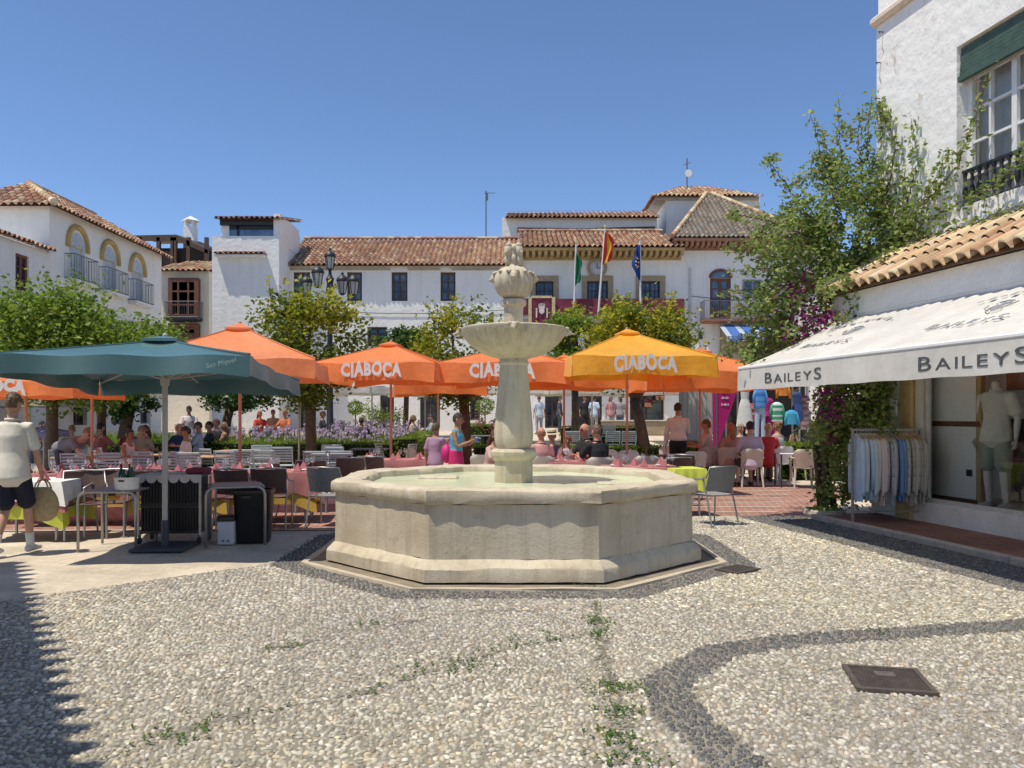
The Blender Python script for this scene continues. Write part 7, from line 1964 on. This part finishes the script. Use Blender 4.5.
# man's right hand in world: local side -1 (x<0) becomes +x when turned round
k = 1.83 / 1.75; mt.scale = (k * .91, k * .95, k); mm = Matrix.Translation((mx, MAN_Y, 0)) @ Matrix.Rotation(PI + R(6), 4, 'Z') @ Matrix.Diagonal((k * .91, k * .95, k, 1))
el_, wr_ = mm @ mJ[-1][1], mm @ mJ[-1][2]; hd = wr_ + (wr_ - el_).normalized() * .115
bg_ = thing("straw_bag", "round woven straw bag with two handles held in the walking man's hand", "bag", (hd.x, hd.y, hd.z))
STRAW = M("straw_weave", (.42, .32, .17), .85, .22, 16, .7, 60)
b = MB(); n = 22
for (yy) in (0,): pass
vs, fs = [], []
for i, (z, hw, th_) in enumerate(((-.50, .05, .02), (-.49, .10, .035), (-.45, .15, .05), (-.38, .185, .06), (-.30, .195, .062), (-.22, .175, .055), (-.16, .14, .045), (-.115, .10, .035), (-.10, .085, .03))):
    for j in range(n): vs.append((hw * math.cos(2 * PI * j / n), th_ * math.sin(2 * PI * j / n), z))
for i in range(8):
    for j in range(n): fs.append((i * n + j, i * n + (j + 1) % n, (i + 1) * n + (j + 1) % n, (i + 1) * n + j))
fs.append(tuple(range(n - 1, -1, -1))); b.add(vs, fs); b.build("bag_body", STRAW, bg_, smooth=True)
for s in (-1, 1):
    b = MB(); b.tube([(-.085, s * .03, -.12), (-.06, s * .028, -.05), (-.02, s * .012, -.008), (.02, s * .012, -.008), (.06, s * .028, -.05), (.085, s * .03, -.12)], .010, 6); b.build("handle", STRAW, bg_, smooth=True)

person("man in a grey shirt and navy trousers bending over a table at the left", at(67, 16), R(68), "bend", 1.78, "fair", (.22, .14, .08), "short", (.16, .165, .185), "short", (.015, .018, .035), "trousers", arms=("reach", "reach"), vox=.018)
person("seated woman with dark hair in a white sleeveless top at the wood topped table", at(127, 16.7), R(75), "sit", 1.66, "tan", (.02, .016, .014), "bun", (.66, .62, .58), "strap", (.55, .52, .5), "trousers", arms=("table", "table"), lean=.12, vox=.018, female=True)
person("dark haired man in a white shirt seated facing left at the wood topped table", at(184, 16.9), R(-72), "sit", 1.72, "tan", (.025, .02, .018), "short", (.68, .62, .56), "long", (.12, .11, .09), "trousers", arms=("table", "lap"), lean=-.05, vox=.018)
person("man with sunburnt bald head seated beyond the wood topped table, right of the teal pole", at(179, 21), R(-20), "sit", 1.75, "red", (.35, .20, .10), "bald", (.03, .04, .08), "short", (.05, .05, .06), arms=("table", "table"), vox=.022)
person("waiter in white shirt standing among the far diners, right of the teal pole", at(189, 24.5), R(20), "stand", 1.72, "tan", (.03, .02, .015), "short", (.66, .60, .58), "short", (.02, .02, .025), arms=("hold", "hold"), vox=.022)
person("diner in a pale blue shirt facing left, right of the far waiter", at(198, 22), R(-70), "sit", 1.78, "tan", (.05, .035, .025), "short", (.30, .38, .48), "long", (.08, .08, .10), arms=("table", "table"), vox=.022)
person("dark haired diner in black, left of the man with the reddish face", at(209, 22.5), R(-60), "sit", 1.76, "tan", (.015, .012, .01), "short", (.015, .015, .018), "short", arms=("table", "table"), vox=.022)
person("diner with a reddish face in a black top, right of the dark haired one", at(216, 23.2), R(-40), "sit", 1.8, "red", (.10, .05, .03), "short", (.02, .018, .02), "short", arms=("table", "lap"), vox=.022)
person("diner in a brown patterned top next to the second salmon pole", at(224, 23), R(-70), "sit", 1.7, "tan", (.20, .12, .07), "long", (.30, .17, .10), "short", arms=("table", "table"), vox=.022, female=True)
person("woman with dark red hair sitting behind the seated woman in white", at(145, 20.5), R(-40), "sit", 1.7, "red", (.05, .02, .015), "long", (.36, .17, .13), "strap", arms=("table", "chin"), vox=.022, female=True)
person("diner in a red top left of the woman with dark red hair", at(129, 21.5), R(50), "sit", 1.68, "tan", (.03, .02, .02), "short", (.34, .05, .04), "short", arms=("table", "table"), vox=.022)
person("man in a tan cap and khaki shirt leaning between the two seated women", at(137, 19), R(60), "sit", 1.74, "tan", (.17, .13, .08), "short", (.26, .22, .16), "short", arms=("table", "table"), lean=.3, vox=.022)
person("diner in a red shirt sitting at the left beside the salmon pole", at(101, 20.8), R(160), "sit", 1.76, "fair", (.03, .02, .02), "short", (.38, .12, .10), "short", arms=("table", "lap"), vox=.022)
person("diner in an ochre shirt behind the bending man", at(72, 20), R(30), "sit", 1.7, "fair", (.28, .18, .08), "short", (.32, .26, .12), "short", arms=("table", "table"), vox=.022)
person("diner in dark clothes sitting under the far trees at the left edge", at(42, 23), R(10), "sit", 1.74, "tan", (.012, .01, .01), "short", (.03, .03, .05), "short", arms=("table", "table"), vox=.022)
person("person in a bright red top beyond the lilac flowers, left one", at(260, 29.5), R(40), "sit", 1.75, "red", (.30, .05, .03), "long", (.50, .05, .03), "short", arms=("table", "table"), vox=.024, female=True)
person("person in an orange red top beyond the lilac flowers, left of the pale pole", at(285, 29.2), R(-20), "sit", 1.8, "red", (.42, .12, .04), "short", (.55, .16, .06), "short", arms=("table", "table"), vox=.024)
person("person with brown hair beyond the lilac flowers, between the two red clothed ones", at(273, 30.4), R(0), "sit", 1.75, "tan", (.20, .08, .04), "short", (.45, .20, .12), "short", arms=("lap", "table"), vox=.024)
person("dark haired person in black beyond the lilac flowers, just right of the thick trunk", at(323, 29), R(100), "sit", 1.76, "tan", (.05, .025, .015), "short", (.03, .03, .04), "short", arms=("table", "table"), vox=.024)
person("person with dark brown hair seen from behind amid the lilac flowers", at(361.5, 26), R(175), "sit", 1.66, "tan", (.035, .02, .015), "short", (.05, .05, .06), "short", arms=("table", "table"), vox=.024)
person("woman with long brown hair seated beyond the hedge, right of the orange parasol's pole", at(413.5, 26.4), R(70), "sit", 1.75, "fair", (.17, .09, .04), "long", (.55, .45, .42), "strap", arms=("table", "table"), vox=.024, female=True)
person("man in a grey shirt seated beyond the hedge facing the long haired woman", at(431, 26.6), R(-75), "sit", 1.76, "fair", (.04, .03, .02), "short", (.26, .30, .33), "short", arms=("table", "table"), vox=.024)
wt, wJ = person("standing woman in a bright blue tank top and pink skirt, left of the fountain column", at(457, 14.0), R(72), "stand", 1.60, "tan", (.035, .018, .018), "short", (.10, .38, .50), "strap", (.50, .02, .12), "skirt", arms=("hold", "hold"), lean=.05, vox=.016, female=True, head_turn=R(10))
wr2 = (Matrix.Translation(at(457, 14.0)) @ Matrix.Rotation(R(72), 4, 'Z') @ Matrix.Scale(1.6 / 1.75, 4)) @ ((wJ[-1][2] + wJ[1][2]) / 2)
cmr = thing("camera", "small blue camera held up by the woman in the tank top", "camera", (wr2.x + .09, wr2.y, wr2.z + .03), R(72)); b = MB(); b.box((0, 0, 0), (.13, .06, .09), bev=.01); b.build("camera_body", M("blue_plastic", (.08, .24, .60), .4), cmr); b = MB(); b.M = Matrix.Translation((0, -.04, 0)) @ Matrix.Rotation(PI / 2, 4, 'X'); b.lathe([(.03, -.02), (.028, .03), (.0, .03)], 12); b.build("lens", BLACKP, cmr)
bpk = thing("shoulder_bag", "bright pink bag hanging at the back of the woman in the blue tank top", "bag", (XP(446.5, 14.05), 14.05, .92)); b = MB(); b.ball((0, 0, 0), (.10, .13, .17), 12, 9); b.build("bag_body", M("hot_pink", (.55, .015, .17), .6, .1, 6), bpk, smooth=True); b = MB(); b.tube([(0, 0, .15), (.08, .0, .35), (.17, .0, .43)], .012, 5); b.build("strap", M("hot_pink", (.55, .015, .17), .6), bpk)
person("child in a lilac top and teal shorts standing at the grey pole", at(436, 14.8), R(150), "stand", 1.42, "tan", (.10, .06, .03), "short", (.36, .22, .32), "short", (.08, .26, .30), "shorts", arms=("reach", "down"), vox=.018)
person("woman with brown hair in a pale pink top seated just left of the fountain column", at(489, 15.0), R(60), "sit", 1.7, "tan", (.09, .04, .025), "long", (.55, .36, .32), "short", (.4, .35, .3), arms=("table", "table"), lean=.25, vox=.018, female=True)
person("man in a pink shirt seated right of the fountain column, back to us", at(541, 14.9), R(200), "sit", 1.74, "red", (.30, .12, .07), "bald", (.58, .30, .28), "short", (.3, .28, .25), "shorts", arms=("table", "table"), vox=.016)
person("woman in a straw hat with a dark band at the table right of the column", at(553, 15.7), R(-25), "sit", 1.66, "fair", (.30, .18, .09), "bun", (.20, .12, .14), "short", arms=("table", "table"), vox=.018, female=True, hat=True, lean=.1)
person("small seated person with reddish hair behind the salmon pole at the column's table", at(568, 16.2), R(-10), "sit", 1.5, "tan", (.16, .06, .03), "short", (.45, .38, .42), "short", arms=("table", "table"), vox=.018)
person("bald man in sunglasses facing left at the table right of the column", at(586, 15.4), R(-62), "sit", 1.82, "red", (.35, .2, .12), "none", (.02, .02, .022), "short", arms=("table", "table"), vox=.016, glasses=True, lean=.05)
person("stout man in a black shirt seated with his back to us right of the column", at(598, 14.6), R(208), "sit", 1.80, "red", (.14, .07, .05), "short", (.012, .012, .014), "short", (.12, .1, .1), arms=("table", "table"), vox=.016, lean=.1)
person("waiter in a white shirt and black trousers standing with his back to us at right", at(678, 18.3), R(172), "stand", 1.84, "tan", (.03, .02, .014), "short", (.66, .60, .59), "long", (.012, .012, .014), "trousers", arms=("hold", "down"), vox=.016, lean=.08)
person("man in a pale shirt seated by the salmon pole below the kiosk", at(706, 18.9), R(-110), "sit", 1.88, "red", (.12, .06, .03), "short", (.55, .46, .43), "short", (.05, .05, .06), arms=("hold", "table"), vox=.018)
person("woman with long copper hair seated left of the man in lilac", at(732, 18.5), R(195), "sit", 1.80, "red", (.34, .13, .05), "long", (.42, .22, .17), "short", (.46, .26, .2), "shorts", arms=("lap", "lap"), vox=.018, female=True, lean=.1)
person("dark haired man in a lilac shirt seated with his back to us at right", at(750, 17.8), R(182), "sit", 1.84, "fair", (.014, .012, .014), "short", (.48, .40, .50), "short", (.05, .05, .07), "shorts", arms=("lap", "lap"), vox=.016)
person("blond woman in a red top seated right of the man in lilac", at(768, 18.9), R(175), "sit", 1.78, "fair", (.44, .29, .14), "bun", (.50, .035, .04), "short", (.2, .1, .1), arms=("table", "table"), vox=.018, female=True)
person("woman with a brown ponytail beside the blond woman in red", at(777, 19.4), R(215), "sit", 1.84, "fair", (.16, .09, .045), "bun", (.35, .42, .38), "strap", (.2, .2, .2), arms=("table", "table"), vox=.018, female=True)
person("grey haired person half hidden between the copper haired woman and the man in lilac", at(741, 20.6), R(10), "sit", 1.74, "fair", (.30, .25, .20), "short", (.3, .3, .28), "short", arms=("table", "table"), vox=.02)
for (px, Y, rz, top, bot, hair, st_, lab, fem) in ((594.5, 37, 150, (.46, .56, .68), (.40, .38, .34), (.03, .02, .02), "short", "far man in a light blue shirt at the town hall door, left of white pole", False), (585, 37.4, 20, (.02, .02, .025), (.02, .02, .02), (.02, .02, .02), "short", "far man all in black at the town hall door", False), (611, 36.5, 10, (.45, .22, .2), (.62, .6, .58), (.1, .05, .03), "long", "far woman in white shorts walking before the town hall", True), (620, 36.8, -20, (.30, .28, .30), (.14, .22, .36), (.03, .02, .02), "long", "far woman in blue jeans walking before the town hall", True), (539, 36.5, 200, (.48, .55, .64), (.3, .3, .34), (.12, .05, .03), "short", "far person in a pale blue shirt right of the fountain column", False), (560, 37, 90, (.05, .06, .09), (.05, .05, .06), (.02, .02, .02), "short", "far person in dark clothes left of the salmon pole", False)):
    person(lab, at(px, Y), R(rz), "stand", 1.72, "tan", hair, st_, top, "short", bot, "trousers", vox=.028, female=fem, group="people walking far off by the town hall")

# mannequins
MANW = M("mannequin_white", (.66, .64, .60), .35, .04, 5)
def mannequin(name, label, loc, rz, s, top, bottom, bott, head=False, z0=0):
    t, J = person(label, loc, rz, "stand", 1.75 * s, "fair", (0, 0, 0), "none", top, "short", bottom, bott, (.66, .64, .60), vox=.012, group=None, arms=("down", "down"))
    t.name = name; t['category'] = "mannequin"
    if 'group' in t: del t['group']
    for c in t.children:
        if c.name.startswith("body"): c.data.materials[0] = MANW
        if c.name.startswith("shoe"):
            c.data.materials[0] = MANW; c.name = "foot"
    return t
mn = SP(.36, -.90, .345)
m1 = mannequin("mannequin", "headless white mannequin in a white shirt and sage shorts in the shop window", tuple(mn), R(-66), 1.07, (.70, .67, .60), (.30, .34, .29), "shorts")
m2p = SP(-.42, -2.52, .06)
m2 = mannequin("mannequin", "white mannequin with burgundy top and white trousers cut by the right edge of the picture", tuple(m2p), R(-75), .80, (.26, .02, .06), (.66, .63, .58), "trousers")

# merge every figure's overlapping limbs into one skin, then join head and hands
for (o, vx, _) in PEND:
    m = o.modifiers.new("merge", 'REMESH'); m.mode = 'VOXEL'; m.voxel_size = vx; m.use_smooth_shade = True
    m = o.modifiers.new("soft", 'SMOOTH'); m.factor = .5; m.iterations = 7
bpy.context.view_layer.update()
dg = bpy.context.evaluated_depsgraph_get()
done = []
for (o, vx, hb) in PEND:
    done.append((o, hb, bpy.data.meshes.new_from_object(o.evaluated_get(dg))))
HEADLESS = {m1.name, m2.name}
for (o, hb, me) in done:
    o.modifiers.clear(); mats = [m for m in o.data.materials]
    if hb is not None:
        nv = len(me.vertices)
        v = [tuple(q.co) for q in me.vertices]; f_ = [tuple(p.vertices) for p in me.polygons]; mi = [0] * len(f_)
        drop = 0
        if o.parent and o.parent.name in HEADLESS: drop = 1
        if drop:
            zc = max(q[2] for q in v) - .0
            keep = [i for i, q in enumerate(hb.f) if max(hb.v[j][2] for j in q) < 1.35]
        else: keep = range(len(hb.f))
        v += hb.v
        for i in keep: f_.append(tuple(nv + j for j in hb.f[i])); mi.append(hb.m[i])
        me2 = bpy.data.meshes.new(o.name); me2.from_pydata(v, [], f_)
        for m in mats: me2.materials.append(m)
        me2.polygons.foreach_set("material_index", mi); me2.polygons.foreach_set("use_smooth", [True] * len(f_)); me2.update()
        o.data = me2
    else:
        me.materials.clear()
        for m in mats: me.materials.append(m)
        o.data = me

# names: a repeat keeps Blender's own suffix; drop stray names
for o in bpy.data.objects:
    if o.type == 'EMPTY' and 'category' in o and not o.get('label'): o['label'] = o.name.replace("_", " ")
